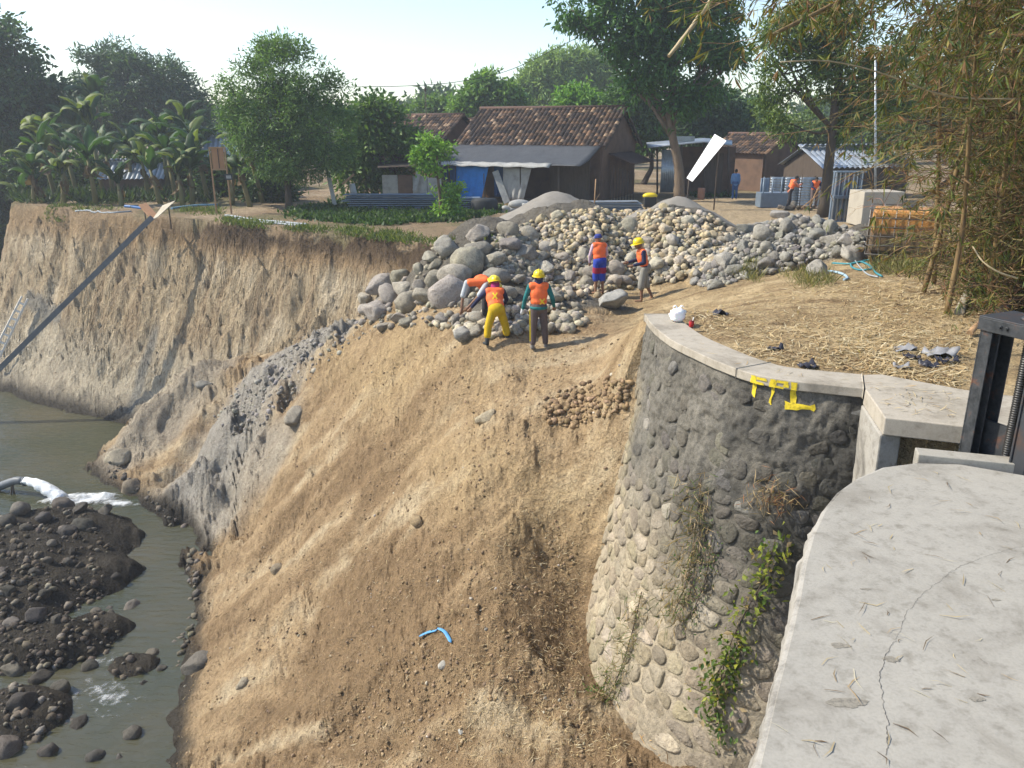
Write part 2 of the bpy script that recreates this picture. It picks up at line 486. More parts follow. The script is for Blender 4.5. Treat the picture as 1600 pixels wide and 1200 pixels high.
def _ledge(x, y, z):
    t1 = fbm(x * 0.62, y * 0.62, z * 0.6, 4, 61, .55); t2 = fbm(x * 1.5, y * 1.5, z * 1.3, 4, 63, .55)
    return 0.62 * (sstep(-.14, .14, t1) - .5) + 0.26 * (sstep(-.16, .16, t2) - .5) + 0.42 * (ridged(x * 0.75, y * 0.75, z * 1.2, 3, 65) - 0.60) + 0.12 * fbm(x * 2.6, y * 2.6, z * 2.6, 4, 62, 0.6)
def H(x, y, detail=True, info=False):
    x = np.asarray(x, float); y = np.asarray(y, float)
    ins = in_poly(x, y, EDGE_POLY)
    dE, sE = dist_line(x, y, EDGE)
    d = np.where(ins, -dE, dE)
    gent = sstep(-3.2, 0.2, x) * sstep(34, 26, y)
    if detail:
        fl = msk((d > -1.5) & (d < 9) & (gent < .999), _flutes, sE, d)
        dn = d + fl * (1 - gent)
    else:
        dn = d
    steep = np.interp(dn, [0, 0.2, 0.55, 1.1, 2.3, 3.2, 4.3, 6, 9, 60], [0, -0.85, -1.7, -3.1, -5.8, -7.3, -8.5, -9.1, -9.4, -9.6])
    gen = np.interp(d, [0, 4.5, 6.5, 9, 14, 60], [0, -1.0, -2.2, -6, -14, -20])
    cliff = steep * (1 - gent) + gen * gent
    plate = np.where(d < 0, 0.0, cliff)
    fill = FILL(x, y)
    bed = -9.15 + 0.0 * x
    for (bx, by, rx, ry, h) in BARS:
        r = np.sqrt(((x - bx) / rx) ** 2 + ((y - by) / ry) ** 2)
        bed = np.maximum(bed, -9.15 + (h * .8 + 0.58) * np.clip(1.25 - r ** 2, 0, 1))
    fill = fill + blobs_px(x, y, HOLLOWS)
    gap = fill - plate
    z = smax(smax(plate, fill, 0.35), bed, 0.25)
    z = np.where(d < -0.5, np.maximum(plate, np.minimum(fill, plate + 0.02)), z)
    pl = PLAT(x, y)
    insP = in_poly(x, y, PLAT_POLY)
    seam = sstep(MID[0].x - 0.9, MID[0].x + 0.2, x - 0.08 * np.clip(y - 14, 0, 30))
    w = np.where(insP, np.where(y > MID[0].y - 0.001, seam, 1.0), 0.0)
    w = w * sstep(62, 40, y) * sstep(55, 38, x)
    z = z * (1 - w) + pl * w
    mo = mound(x, y)
    z = z + mo
    if detail:
        wf = np.clip(1 - sstep(-0.3, 0.3, -gap), 0, 1) * (1 - w) * (d > -0.3)       # fill slope
        wb = sstep(-8.3, -8.9, z)
        near = (np.hypot(x, y) < 60)
        sl_ = msk((wf > 0) & near, _slope, x, y, z)
        dG = dist_line(x, y, [(q_.x, q_.y) for q_ in (P(560, 505, -2.2), P(450, 580, -4.2), P(380, 680, -6.0), P(320, 780, -7.8), P(310, 860, -8.5))])[0]
        dG = np.minimum(dG, 0.9 * dist_line(x, y, [(q_.x, q_.y) for q_ in (P(330, 600, -6.0), P(270, 650, -7.2), P(200, 710, -8.3))])[0])
        upl = sstep(3.2, 0.9, dG) * (1 - .55 * sstep(-10.5, -12.5, x))
        led = msk((wf > 0) & (upl > 0) & near, _ledge, x, y, z)
        z = z + wf * (1 - wb * 0.6) * sl_ * sstep(-0.6, -1.3, z - 0.02 * y + 0.25) + wf * upl * led * sstep(-1.2, -3.0, z)
        z = z + wf * 0.035 * fbm(x * 1.6, y * 1.6, None, 4, 91) + wf * 0.02 * fbm(x * 9, y * 9, None, 3, 96)
        z = z + (1 - wf) * (d > 0) * (1 - w) * (0.10 * fbm(x * 2.2, y * 2.2, z * 1.5, 4, 51, 0.6))
        z = z + w * (0.05 * fbm(x * 0.9, y * 0.9, None, 4, 19) + 0.012 * fbm(x * 8, y * 8, None, 3, 29)) * sstep(1.5, 4.0, np.hypot(x - 4.5, y - 8.5) * 0 + 4)
        z = z + (d < -0.2) * (1 - w) * (0.08 * fbm(x * 0.35, y * 0.35, None, 4, 23))
        z = z + wb * (1 - w) * (0.10 * fbm(x * 1.6, y * 1.6, None, 4, 57) + 0.05 * fbm(x * 5, y * 5, None, 3, 58))
        z = z + (mo > 0.02) * 0.12 * fbm(x * 2.3, y * 2.3, None, 3, 66)
    if info:
        return z, dict(d=d, w=w, wf=(gap > 0) & (d > -0.3) & (w < 0.5), mo=mo, gap=gap, sE=sE)
    return z
NA, NR = 1000, 740
az = np.linspace(R(-44), R(44), NA)
rc = np.concatenate([np.geomspace(2.2, 60, 900), np.geomspace(61, 2600, 60)])
AZ, RC = np.meshgrid(az, rc, indexing='ij')
Z0 = H(RC * np.sin(AZ), RC * np.cos(AZ), detail=False)
dz = np.diff(Z0, axis=1); dr = np.diff(RC, axis=1); rm = 0.5 * (RC[:, 1:] + RC[:, :-1])
slant = np.sqrt(rm ** 2 + 36.0)
wgt = np.sqrt(np.minimum(np.abs(dz), 4) ** 2 + (0.42 * dr) ** 2) / slant
# keep neighbouring columns consistent
ker = np.ones(9) / 9
wgt = np.apply_along_axis(lambda c: np.convolve(np.pad(c, 4, mode='edge'), ker, 'valid'), 0, wgt)
cum = np.concatenate([np.zeros((NA, 1)), np.cumsum(wgt, axis=1)], axis=1)
rr = np.empty((NA, NR))
for i in range(NA):
    rr[i] = np.interp(np.linspace(0, cum[i, -1], NR), cum[i], rc)
A2 = np.repeat(az[:, None], NR, 1)
TX, TY = rr * np.sin(A2), rr * np.cos(A2)
TZ, inf = H(TX, TY, True, True)
idx = np.arange(NA * NR).reshape(NA, NR)
TF = np.stack([idx[:-1, :-1], idx[1:, :-1], idx[1:, 1:], idx[:-1, 1:]], -1).reshape(-1, 4)
me = mesh_np('ground', np.stack([TX, TY, TZ], -1).reshape(-1, 3), TF, smooth=True)
# ---- soil colours (kind of soil, damp, gravel, painted shade between heap stones)
d, w, mo = inf['d'], inf['w'], inf['mo']
def lerp3(a, b, t): return a + (b - a) * t[..., None]
def C(*c): return np.array(c, float)
n1 = fbm(TX * 0.35, TY * 0.35, TZ * 0.35, 4, 101); n2 = fbm(TX * 1.9, TY * 1.9, TZ * 1.9, 4, 103); n3 = fbm(TX * 7, TY * 7, TZ * 7, 3, 105)
U = TX * 0.95 - TY * 0.31; V_ = TX * 0.31 + TY * 0.95 + 0.35 * fbm(TX * 0.5, TY * 0.5, None, 2, 70)
st = fbm(U * 0.4, V_ * 1.7, None, 5, 107, 0.6)
col = np.broadcast_to(C(0.385, 0.278, 0.163), TX.shape + (3,)).copy()
col = lerp3(col, C(0.25, 0.172, 0.098), sstep(-0.05, 0.40, st + 0.35 * n1 + 0.15 * n2 + sstep(-2.4, -4.6, TZ) * 0.42 * sstep(-7, -2.5, TX) - 0.05))
col = lerp3(col, C(0.50, 0.405, 0.27), sstep(0.05, 0.5, -st + 0.3 * n2) * 0.8)
# pale ochre band higher on the slope
ob = sstep(-4, -2.2, TZ) * sstep(-0.4, -1.2, TZ)
col = lerp3(col, C(0.44, 0.325, 0.18), ob * sstep(-0.3, 0.4, n1) * 0.7)
# grey gravel slide along the join of slope and cliff
gx = [P(555, 500, -2.3), P(460, 560, -4.2), P(395, 640, -5.7), P(345, 710, -6.9), P(310, 770, -7.8)]
dg, _ = dist_line(TX, TY, [(g.x, g.y) for g in gx])
gm = sstep(3.3, 1.3, dg + 0.9 * n1 + 0.7 * n2)
col = lerp3(col, C(0.32, 0.295, 0.255), gm * (d > 0))
gs_ = sstep(2.0, 0.7, dist_line(TX, TY, [(g.x, g.y) for g in (P(325, 600, -6.0), P(262, 665, -7.3), P(195, 725, -8.4))])[0] + 0.7 * n1)
col = lerp3(col, C(0.345, 0.30, 0.235), gs_ * (d > 0) * 0.85)
gl = sstep(1.5, 0.2, dist_line(TX, TY, [(g.x, g.y) for g in (P(430, 690, -5.2), P(350, 760, -7), P(300, 820, -8.3))])[0] + 0.8 * n1)
col = lerp3(col, C(0.36, 0.32, 0.26), gl * (d > 0) * 0.8)
# cliff: layered soil
cl = (d > 0) & (inf['gap'] < 0.1) & (w < 0.5) & (TX < 0)
lay = C(0.41, 0.325, 0.215) + 0 * col
lay = lerp3(lay, C(0.50, 0.415, 0.295), sstep(-0.1, 0.4, fbm(inf['sE'] * 0.7, TZ * 0.5, None, 4, 111)))
lay = lerp3(lay, C(0.32, 0.24, 0.155), sstep(0.05, 0.4, fbm(inf['sE'] * 1.6, TZ * 0.4, None, 4, 113)) * 0.75)
lay = lerp3(lay, C(0.44, 0.39, 0.30), sstep(-4.6, -7.0, TZ + n1 * 1.2) * 0.75)
lay = lerp3(lay, C(0.30, 0.205, 0.115), sstep(-1.9, -1.0, TZ + n1 * 0.5) * 0.8)
lay = lerp3(lay, C(0.105, 0.075, 0.05), sstep(-1.25, -0.55, TZ + n1 * 0.7 + n2 * 0.3) * sstep(-19, -12, TX + 3 * n1))
lay = lerp3(lay, C(0.16, 0.14, 0.11), sstep(-7.6, -8.5, TZ + 0.4 * n2))
cmix = np.clip(sstep(0.25, -0.25, inf['gap']), 0, 1) * (d > 0) * (1 - w) * sstep(1.0, -2.0, TX)
col = lerp3(col, lay, cmix)
# two damp grey seepage streaks down the cliff
for (a, b_, c_) in (((215, 360, -0.4), (185, 660, -8.5), 0.28), ((65, 350, -0.5), (45, 480, -5), 0.22)):
    pa, pb = P(*a), P(*b_)
    ds, _ = dist_line(TX + 0.25 * n1, TY, [(pa.x, pa.y), (pb.x, pb.y)])
    col = lerp3(col, C(0.21, 0.205, 0.185), sstep(c_ * 1.5, c_ * 0.5, ds) * cmix * 0.8)
# plateau
pt = (d < 0.05) & (w < 0.5)
pcol = lerp3(C(0.30, 0.22, 0.14) + 0 * col, C(0.40, 0.31, 0.21), sstep(-0.1, 0.4, n1))
pcol = lerp3(pcol, C(0.10, 0.115, 0.045), sstep(0.0, 0.35, fbm(TX * 0.3, TY * 0.3, None, 4, 121)) * 0.6)
col = np.where(pt[..., None], pcol, col)
# straw strewn platform
wcol = lerp3(C(0.40, 0.295, 0.165) + 0 * col, C(0.52, 0.40, 0.235), sstep(-0.2, 0.4, n2 + 0.5 * n1))
wcol = lerp3(wcol, C(0.27, 0.19, 0.105), sstep(0.15, 0.5, fbm(TX * 0.9, TY * 2.2, None, 4, 123)))
wcol = lerp3(wcol, C(0.43, 0.335, 0.215), sstep(24, 30, TY))
col = lerp3(col, wcol, w)
# rubble below the stone heaps, darkened to paint in shade between the stones
col = lerp3(col, C(0.16, 0.145, 0.12), sstep(0.02, 0.15, mo))
# river bed
wb = sstep(-8.15, -8.6, TZ + 0.12 * n2) * (TX < 0)
bedc = lerp3(C(0.062, 0.054, 0.043) + 0 * col, C(0.036, 0.032, 0.027), sstep(-0.2, 0.3, n2))
col = lerp3(col, bedc, wb * sstep(-4.0, -6.0, TX + 0.2 * (TY - 14)))
barm = np.zeros(TX.shape)
for (bx, by, rx, ry, h) in BARS: barm = np.maximum(barm, sstep(1.9, 1.45, ((TX - bx) / rx) ** 2 + ((TY - by) / ry) ** 2))
col = lerp3(col, bedc, barm * sstep(-7.2, -7.8, TZ))
col = col * (1 + 0.16 * n3 + 0.10 * n2)[..., None]
vcol(me, np.clip(col.reshape(-1, 3), 0.01, 0.9))
vcol(me, np.repeat((cmix * sstep(-0.4, -1.0, TZ) * (0.45 + 0.55 * sstep(-0.3, 0.2, n1)) * sstep(-8.2, -6.5, TZ)).reshape(-1, 1), 3, 1), 'Cliff')

def soil_mat():
    m, nt, b = newmat('soil')
    at = N(nt, 'ShaderNodeAttribute', attribute_name='Col'); ac = N(nt, 'ShaderNodeAttribute', attribute_name='Cliff')
    v = coords(nt, 'Object')
    f0 = nz(nt, v, 4.5, 4, 0.68); f1 = nz(nt, v, 17, 4, 0.75); f2 = nz(nt, v, 75, 2, 0.75)
    vo = N(nt, 'ShaderNodeTexVoronoi'); vo.inputs['Scale'].default_value = 13; nt.links.new(v, vo.inputs['Vector'])
    vo2 = N(nt, 'ShaderNodeTexVoronoi'); vo2.inputs['Scale'].default_value = 38; nt.links.new(v, vo2.inputs['Vector'])
    vs_ = coords(nt, 'Object', (1.0, 1.0, 0.13)); g1 = nz(nt, vs_, 5.5, 3, 0.6, 0.4); g2 = nz(nt, vs_, 15, 2, 0.6)
    c = mix(nt, at.outputs['Color'], ramp(nt, f0, [(0.3, (0.74, 0.71, 0.68)), (0.5, (1, 1, 1)), (0.72, (1.18, 1.17, 1.15))]), 1.0, 'MULTIPLY')
    c = mix(nt, c, ramp(nt, f1, [(0.3, (0.66, 0.64, 0.61)), (0.5, (1, 1, 1)), (0.75, (1.24, 1.22, 1.18))]), 1.0, 'MULTIPLY')
    c = mix(nt, c, ramp(nt, f2, [(0.3, (0.72, 0.70, 0.67)), (0.5, (1, 1, 1)), (0.72, (1.22, 1.22, 1.2))]), 1.0, 'MULTIPLY')
    gc = mix(nt, c, ramp(nt, g1, [(0.3, (0.62, 0.59, 0.55)), (0.5, (1, 1, 1)), (0.72, (1.2, 1.2, 1.18))]), 1.0, 'MULTIPLY')
    c = mix(nt, c, gc, ac.outputs['Fac'])
    nt.links.new(c, b.inputs['Base Color'])
    b.inputs['Roughness'].default_value = 0.95; b.inputs['Specular IOR Level'].default_value = 0.1
    nn = bump(nt, f0, 0.8, 0.26); nn = bump(nt, f1, 0.9, 0.085, nn); nn = bump(nt, vo.outputs['Distance'], 0.4, 0.05, nn); nn = bump(nt, vo2.outputs['Distance'], 0.4, 0.02, nn); nn = bump(nt, f2, 0.7, 0.012, nn)
    gb = N(nt, 'ShaderNodeBump'); gb.inputs['Distance'].default_value = 0.20; nt.links.new(g1, gb.inputs['Height']); nt.links.new(ac.outputs['Fac'], gb.inputs['Strength']); nt.links.new(nn, gb.inputs['Normal'])
    gb2 = N(nt, 'ShaderNodeBump'); gb2.inputs['Distance'].default_value = 0.10; nt.links.new(g2, gb2.inputs['Height']); nt.links.new(ac.outputs['Fac'], gb2.inputs['Strength']); nt.links.new(gb.outputs['Normal'], gb2.inputs['Normal'])
    nt.links.new(gb2.outputs['Normal'], b.inputs['Normal'])
    return m
M_SOIL = soil_mat()
g = link_mesh('ground', me, M_SOIL)
tag(g, 'bare tan earth slope, eroded cliff and village ground', kind='structure')

from mathutils.bvhtree import BVHTree
_sub = 2
_v = np.stack([TX, TY, TZ], -1)[::_sub, ::_sub]; _na, _nr = _v.shape[:2]; _i = np.arange(_na * _nr).reshape(_na, _nr)
TBVH = BVHTree.FromPolygons(_v.reshape(-1, 3).tolist(), np.stack([_i[:-1, :-1], _i[1:, :-1], _i[1:, 1:], _i[:-1, 1:]], -1).reshape(-1, 4).tolist())
CAMV = Vector((0, 0, CAM_Z))
def hit(px, py):
    r = TBVH.ray_cast(CAMV, ray(px, py).normalized(), 200)
    return r[0] if r[0] is not None else P(px, py, 0)
def hit_many(pxs): return [hit(a, b) for a, b in pxs]
def ground(x, y):
    r = TBVH.ray_cast(Vector((x, y, 60)), Vector((0, 0, -1)), 200)
    return r[0].z if r[0] is not None else float(H(np.array([x]), np.array([y]))[0])
# ---- water
def water_mat():
    m, nt, b = newmat('river_water')
    v = coords(nt, 'Object', (1, 1, 1))
    v2 = coords(nt, 'Object', (0.5, 1.6, 1))
    n_ = nz(nt, v, 0.25, 3, 0.5)
    c = ramp(nt, n_, [(0.3, (0.036, 0.044, 0.022)), (0.7, (0.075, 0.066, 0.036))])
    nt.links.new(c, b.inputs['Base Color'])
    b.inputs['Roughness'].default_value = 0.08
    b.inputs['Specular IOR Level'].default_value = 0.5
    nn = bump(nt, nz(nt, v2, 3.5, 4, 0.6, 0.4), 0.6, 0.07)
    nn = bump(nt, nz(nt, v, 11, 3, 0.5), 0.18, 0.015, nn)
    nt.links.new(nn, b.inputs['Normal'])
    return m
wm = MB()
gx_ = np.linspace(-70, 2, 37); gy_ = np.linspace(2, 60, 30)
wm.sheet([[(a, b_, WATER_Z) for b_ in gy_] for a in gx_])
tag(wm.build('river_water', water_mat()), 'muddy green river water at the foot of the cliff', kind='structure')
# ================================================================== RETAINING WALL, PIER, GATE
def concrete_mat(name, c, dark, rough=0.85, stain=0.5, bs=1.0):
    m, nt, b = newmat(name)
    v = coords(nt, 'Object')
    a = nz(nt, v, 1.6, 9, 0.68, 0.6); a2 = nz(nt, v, 9, 8, 0.7); a3 = nz(nt, v, 60, 5, 0.6)
    base = ramp(nt, a, [(0.32, dark), (0.5, c), (0.72, tuple(min(1, x * 1.1) for x in c))])
    base = mix(nt, base, ramp(nt, a2, [(0.28, (0.62, 0.60, 0.56)), (0.48, (1, 1, 1)), (0.8, (1.08, 1.07, 1.05))]), stain, 'MULTIPLY')
    base = mix(nt, base, ramp(nt, a3, [(0.3, (0.8, 0.8, 0.78)), (0.55, (1, 1, 1))]), 0.6, 'MULTIPLY')
    nt.links.new(base, b.inputs['Base Color'])
    b.inputs['Roughness'].default_value = rough; b.inputs['Specular IOR Level'].default_value = 0.25
    nn = bump(nt, a2, 0.35 * bs, 0.012); nn = bump(nt, a3, 0.35 * bs, 0.003, nn)
    nt.links.new(nn, b.inputs['Normal'])
    return m
M_CONC = concrete_mat('pale_concrete', (0.315, 0.295, 0.255), (0.235, 0.215, 0.18), stain=0.9)
M_COPE = concrete_mat('coping_concrete', (0.375, 0.335, 0.275), (0.25, 0.22, 0.175), stain=0.8)
M_CDARK = concrete_mat('dark_concrete', (0.20, 0.195, 0.18), (0.09, 0.085, 0.075), stain=0.9, bs=2.0)
M_CROUGH = concrete_mat('rough_cast_concrete', (0.34, 0.32, 0.285), (0.13, 0.12, 0.105), stain=1.0, bs=4.0)

rw = empty('retaining_wall', (WTOP[30].x, WTOP[30].y, -5.0))
tag(rw, 'curved masonry retaining wall of river stones with pale concrete coping', 'retaining wall')
RWO = Vector(rw.location)
NS, NH = 260, 230
S_, H_ = np.meshgrid(np.linspace(0, 1, NS), np.linspace(0.10, 6.4, NH), indexing='ij')
wt = np.array([tuple(p) for p in WTOP]); wn_ = np.array([tuple(n) for n in WN])
ii = S_ * (len(WTOP) - 1); i0 = np.minimum(ii.astype(int), len(WTOP) - 2); tt = (ii - i0)[..., None]
pp = wt[i0] * (1 - tt) + wt[i0 + 1] * tt; nn_ = wn_[i0] * (1 - tt) + wn_[i0 + 1] * tt
nn_ /= np.linalg.norm(nn_, axis=-1, keepdims=True)
arc = sum((b - a).length for a, b in zip(WTOP[:-1], WTOP[1:]))
au = S_ * arc
rel = 0.05 * fbm(au * 1.3, H_ * 1.3, None, 4, 200) + 0.042 * fbm(au * 5, H_ * 5, None, 4, 201, 0.65) * (1 + sstep(2.5, 1.0, H_)) * .75 + 0.035 * (ridged(au * 2.6, H_ * 2.6, None, 3, 203) - 0.6) + 0.008 * fbm(au * 22, H_ * 22, None, 2, 204)
rel = rel * sstep(0.1, 0.3, H_)
WP = pp + nn_ * (batter(H_) - 0.02 + rel)[..., None]
WP[..., 2] = TOPZ - H_
ix = np.arange(NS * NH).reshape(NS, NH)
wf_ = np.stack([ix[:-1, :-1], ix[:-1, 1:], ix[1:, 1:], ix[1:, :-1]], -1).reshape(-1, 4)
wme = mesh_np('masonry', WP.reshape(-1, 3) - np.array(RWO), wf_, True)
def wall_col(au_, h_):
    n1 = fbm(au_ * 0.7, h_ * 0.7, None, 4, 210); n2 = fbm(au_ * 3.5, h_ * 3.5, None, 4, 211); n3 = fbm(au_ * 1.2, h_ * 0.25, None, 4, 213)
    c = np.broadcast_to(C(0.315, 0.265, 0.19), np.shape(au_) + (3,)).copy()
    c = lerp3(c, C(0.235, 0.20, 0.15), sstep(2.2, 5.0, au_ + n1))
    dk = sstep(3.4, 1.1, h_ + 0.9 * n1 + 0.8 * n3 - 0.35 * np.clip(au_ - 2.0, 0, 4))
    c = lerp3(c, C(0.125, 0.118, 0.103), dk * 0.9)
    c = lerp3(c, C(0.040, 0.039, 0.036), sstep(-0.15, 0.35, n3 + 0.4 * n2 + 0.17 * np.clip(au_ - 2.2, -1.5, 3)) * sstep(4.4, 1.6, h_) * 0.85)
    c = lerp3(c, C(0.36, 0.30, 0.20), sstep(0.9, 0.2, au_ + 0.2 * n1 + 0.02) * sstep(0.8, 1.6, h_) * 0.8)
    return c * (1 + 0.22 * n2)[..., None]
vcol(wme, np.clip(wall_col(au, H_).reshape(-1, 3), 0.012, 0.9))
def vc_mat(name, rough=0.9, fs=(14, 70), bs=0.7):
    m, nt, b = newmat(name)
    at = N(nt, 'ShaderNodeAttribute', attribute_name='Col'); v = coords(nt, 'Object')
    f1 = nz(nt, v, fs[0], 4, 0.72); f2 = nz(nt, v, fs[1], 2, 0.7)
    c = mix(nt, at.outputs['Color'], ramp(nt, f1, [(0.3, (0.6, 0.6, 0.6)), (0.52, (1, 1, 1)), (0.75, (1.3, 1.28, 1.24))]), 1.0, 'MULTIPLY')
    c = mix(nt, c, ramp(nt, f2, [(0.3, (0.7, 0.7, 0.7)), (0.5, (1, 1, 1)), (0.72, (1.25, 1.25, 1.22))]), 1.0, 'MULTIPLY')
    nt.links.new(c, b.inputs['Base Color']); b.inputs['Roughness'].default_value = rough; b.inputs['Specular IOR Level'].default_value = 0.15
    nn = bump(nt, f1, bs, 0.03); nn = bump(nt, f2, bs * 0.7, 0.006, nn)
    nt.links.new(nn, b.inputs['Normal'])
    return m
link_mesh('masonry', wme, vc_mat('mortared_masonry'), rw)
# stones set in the mortar
def stone_mat(name, objcol=True):
    m, nt, b = newmat(name)
    oi = N(nt, 'ShaderNodeObjectInfo'); v = coords(nt, 'Object')
    mp = N(nt, 'ShaderNodeVectorMath', operation='ADD'); nt.links.new(v, mp.inputs[0])
    rv = N(nt, 'ShaderNodeVectorMath', operation='SCALE'); cx = N(nt, 'ShaderNodeCombineXYZ'); 
    for k in range(3): nt.links.new(oi.outputs['Random'], cx.inputs[k])
    nt.links.new(cx.outputs[0], rv.inputs[0]); rv.inputs['Scale'].default_value = 37.0; nt.links.new(rv.outputs[0], mp.inputs[1]); vv = mp.outputs[0]
    f1 = nz(nt, vv, 2.2, 4, 0.65); f2 = nz(nt, vv, 14, 4, 0.75)
    c = mix(nt, oi.outputs['Color'], ramp(nt, f1, [(0.28, (0.62, 0.61, 0.6)), (0.5, (1, 1, 1)), (0.75, (1.22, 1.2, 1.15))]), 1.0, 'MULTIPLY')
    c = mix(nt, c, ramp(nt, f2, [(0.3, (0.68, 0.68, 0.67)), (0.5, (1, 1, 1)), (0.74, (1.25, 1.25, 1.22))]), 1.0, 'MULTIPLY')
    nt.links.new(c, b.inputs['Base Color']); b.inputs['Roughness'].default_value = 0.88; b.inputs['Specular IOR Level'].default_value = 0.2
    nn = bump(nt, f1, 0.5, 0.15); nn = bump(nt, f2, 0.8, 0.05, nn); nt.links.new(nn, b.inputs['Normal'])
    return m
M_STONE = stone_mat('river_stone')
def clip_poly(poly, px_, py_, nx_, ny_):
    out = []; n = len(poly)
    for i in range(n):
        a, b_ = poly[i], poly[(i + 1) % n]; da = (a[0] - px_) * nx_ + (a[1] - py_) * ny_; db = (b_[0] - px_) * nx_ + (b_[1] - py_) * ny_
        if da <= 0: out.append(a)
        if (da < 0) != (db < 0) and da != db: t = da / (da - db); out.append((a[0] + (b_[0] - a[0]) * t, a[1] + (b_[1] - a[1]) * t))
    return out
wr = random.Random(8); sites = []
h = 0.16; row = 0
while h < 6.2:
    u = 0.02 + (row % 2) * 0.13
    while u < arc + 0.05:
        sites.append((u + wr.uniform(-.085, .085), h + wr.uniform(-.07, .07))); u += wr.uniform(.22, .34)
    h += wr.uniform(.20, .25); row += 1
cells = []
for i, (u0, h0) in enumerate(sites):
    pl_ = [(u0 - .35, h0 - .3), (u0 + .35, h0 - .3), (u0 + .35, h0 + .3), (u0 - .35, h0 + .3)]
    for j, (u1, h1) in enumerate(sites):
        if j == i or abs(u1 - u0) > .75 or abs(h1 - h0) > .75: continue
        du, dh = u1 - u0, h1 - h0; l_ = math.hypot(du, dh); gap_ = .016
        pl_ = clip_poly(pl_, u0 + du / 2 - du / l_ * gap_, h0 + dh / 2 - dh / l_ * gap_, du / l_, dh / l_)
        if len(pl_) < 3: break
    if len(pl_) < 3: continue
    if min(q[1] for q in pl_) < .125: continue
    q, n = wall_pt(max(0, min(1, u0 / arc)), h0)
    if q.z < ground(q.x + n.x * .12, q.y + n.y * .12) - .12: continue
    cells.append((u0, h0, pl_))
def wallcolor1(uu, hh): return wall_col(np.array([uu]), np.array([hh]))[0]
cells.sort(key=lambda c_: c_[1])
rest = MB(); npart = 0
skip = max(0, len(cells) - 300)
for k, (u0, h0, pl_) in enumerate(cells):
    plast = wr.random() < max(0.10, min(.55, (2.0 - h0) * .45))           # cell hidden under smeared mortar
    if plast and h0 < 2.2: continue
    for _ in range(2):                                                   # round the corners
        pl_ = [p_ for a, b_ in zip(pl_, pl_[1:] + pl_[:1]) for p_ in ((a[0] * .75 + b_[0] * .25, a[1] * .75 + b_[1] * .25), (a[0] * .25 + b_[0] * .75, a[1] * .25 + b_[1] * .75))]
        pl_ = [p_ for i, p_ in enumerate(pl_) if i == 0 or math.hypot(p_[0] - pl_[i - 1][0], p_[1] - pl_[i - 1][1]) > .018]
    base_prot = wr.uniform(.002, .020) * (.5 if h0 < 1.6 else 1.0) + (.016 if wr.random() < .10 else 0)
    q0, n0 = wall_pt(max(0, min(1, u0 / arc)), h0)
    def sp3(p_, f, o_):
        uu = u0 + (p_[0] - u0) * f; hh = h0 + (p_[1] - h0) * f; q, n = wall_pt(max(0, min(1, uu / arc)), hh)
        r_ = .05 * float(fbm(np.array([uu * 1.3]), np.array([hh * 1.3]), None, 4, 200)[0])
        return q + n * (r_ + o_) - q0
    vs = []; m_ = len(pl_); rp = .05 * float(fbm(np.array([u0 * 1.3]), np.array([h0 * 1.3]), None, 4, 200)[0])
    tilt = (wr.uniform(-.06, .06), wr.uniform(-.06, .06))
    for f, o_ in ((1.0, -.03), (.95, base_prot * .55 + .004), (.80, base_prot + .009)):
        for p_ in pl_:
            uu = u0 + (p_[0] - u0) * f; hh = h0 + (p_[1] - h0) * f; q, n = wall_pt(max(0, min(1, uu / arc)), hh)
            vs.append(q + n * (rp + o_ + (tilt[0] * (p_[0] - u0) + tilt[1] * (p_[1] - h0)) * (o_ > 0) + .008 * mnoise.noise((uu * 9, hh * 9, k))) - q0)
    vs.append(n0 * (rp + base_prot + .012))
    fs = []
    for j in range(2):
        for i in range(m_): fs.append((j * m_ + i, (j + 1) * m_ + i, (j + 1) * m_ + (i + 1) % m_, j * m_ + (i + 1) % m_))
    for i in range(m_): fs.append((2 * m_ + i, 3 * m_, 2 * m_ + (i + 1) % m_))
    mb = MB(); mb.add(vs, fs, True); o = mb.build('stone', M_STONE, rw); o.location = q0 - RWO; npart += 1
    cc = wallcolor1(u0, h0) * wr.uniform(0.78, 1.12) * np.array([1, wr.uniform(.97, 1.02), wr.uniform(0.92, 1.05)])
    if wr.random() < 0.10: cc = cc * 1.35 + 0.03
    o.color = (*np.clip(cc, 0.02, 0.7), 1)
    if npart >= 300: break
# coping
cop_w = [0.5 + 0.08 * (i / (len(WTOP) - 1)) for i in range(len(WTOP))]
def strip_prism(mb, outer, inner, zt, zb, jit=0.0):
    n = len(outer); vs = []
    for a, b_ in zip(outer, inner):
        j = random.uniform(-jit, jit)
        vs += [(a.x + j, a.y, zb), (a.x + j, a.y, zt), (b_.x, b_.y, zt), (b_.x, b_.y, zb)]
    fs = []
    for i in range(n - 1):
        for k in range(4):
            k2 = (k + 1) % 4
            fs.append((i * 4 + k, (i + 1) * 4 + k, (i + 1) * 4 + k2, i * 4 + k2))
    fs += [(3, 2, 1, 0), tuple((n - 1) * 4 + k for k in range(4))]
    mb.add(vs, fs)
cuts = [0, 40, 59]
copes = []
for a, b_ in zip(cuts[:-1], cuts[1:]):
    mb = MB()
    o_ = [WTOP[i] + WN[i] * 0.03 for i in range(a, b_ + 1)]; i_ = [WTOP[i] - WN[i] * cop_w[i] for i in range(a, b_ + 1)]
    if a: o_[0] = o_[0].lerp(o_[1], 0.06); i_[0] = i_[0].lerp(i_[1], 0.06)
    strip_prism(mb, [q - RWO for q in o_], [q - RWO for q in i_], TOPZ - RWO.z + (0.003 if a else 0), TOPZ - 0.115 - RWO.z, 0.004)
    c_o = mb.build('coping', M_COPE, rw, bevel=0.012); copes.append(c_o)
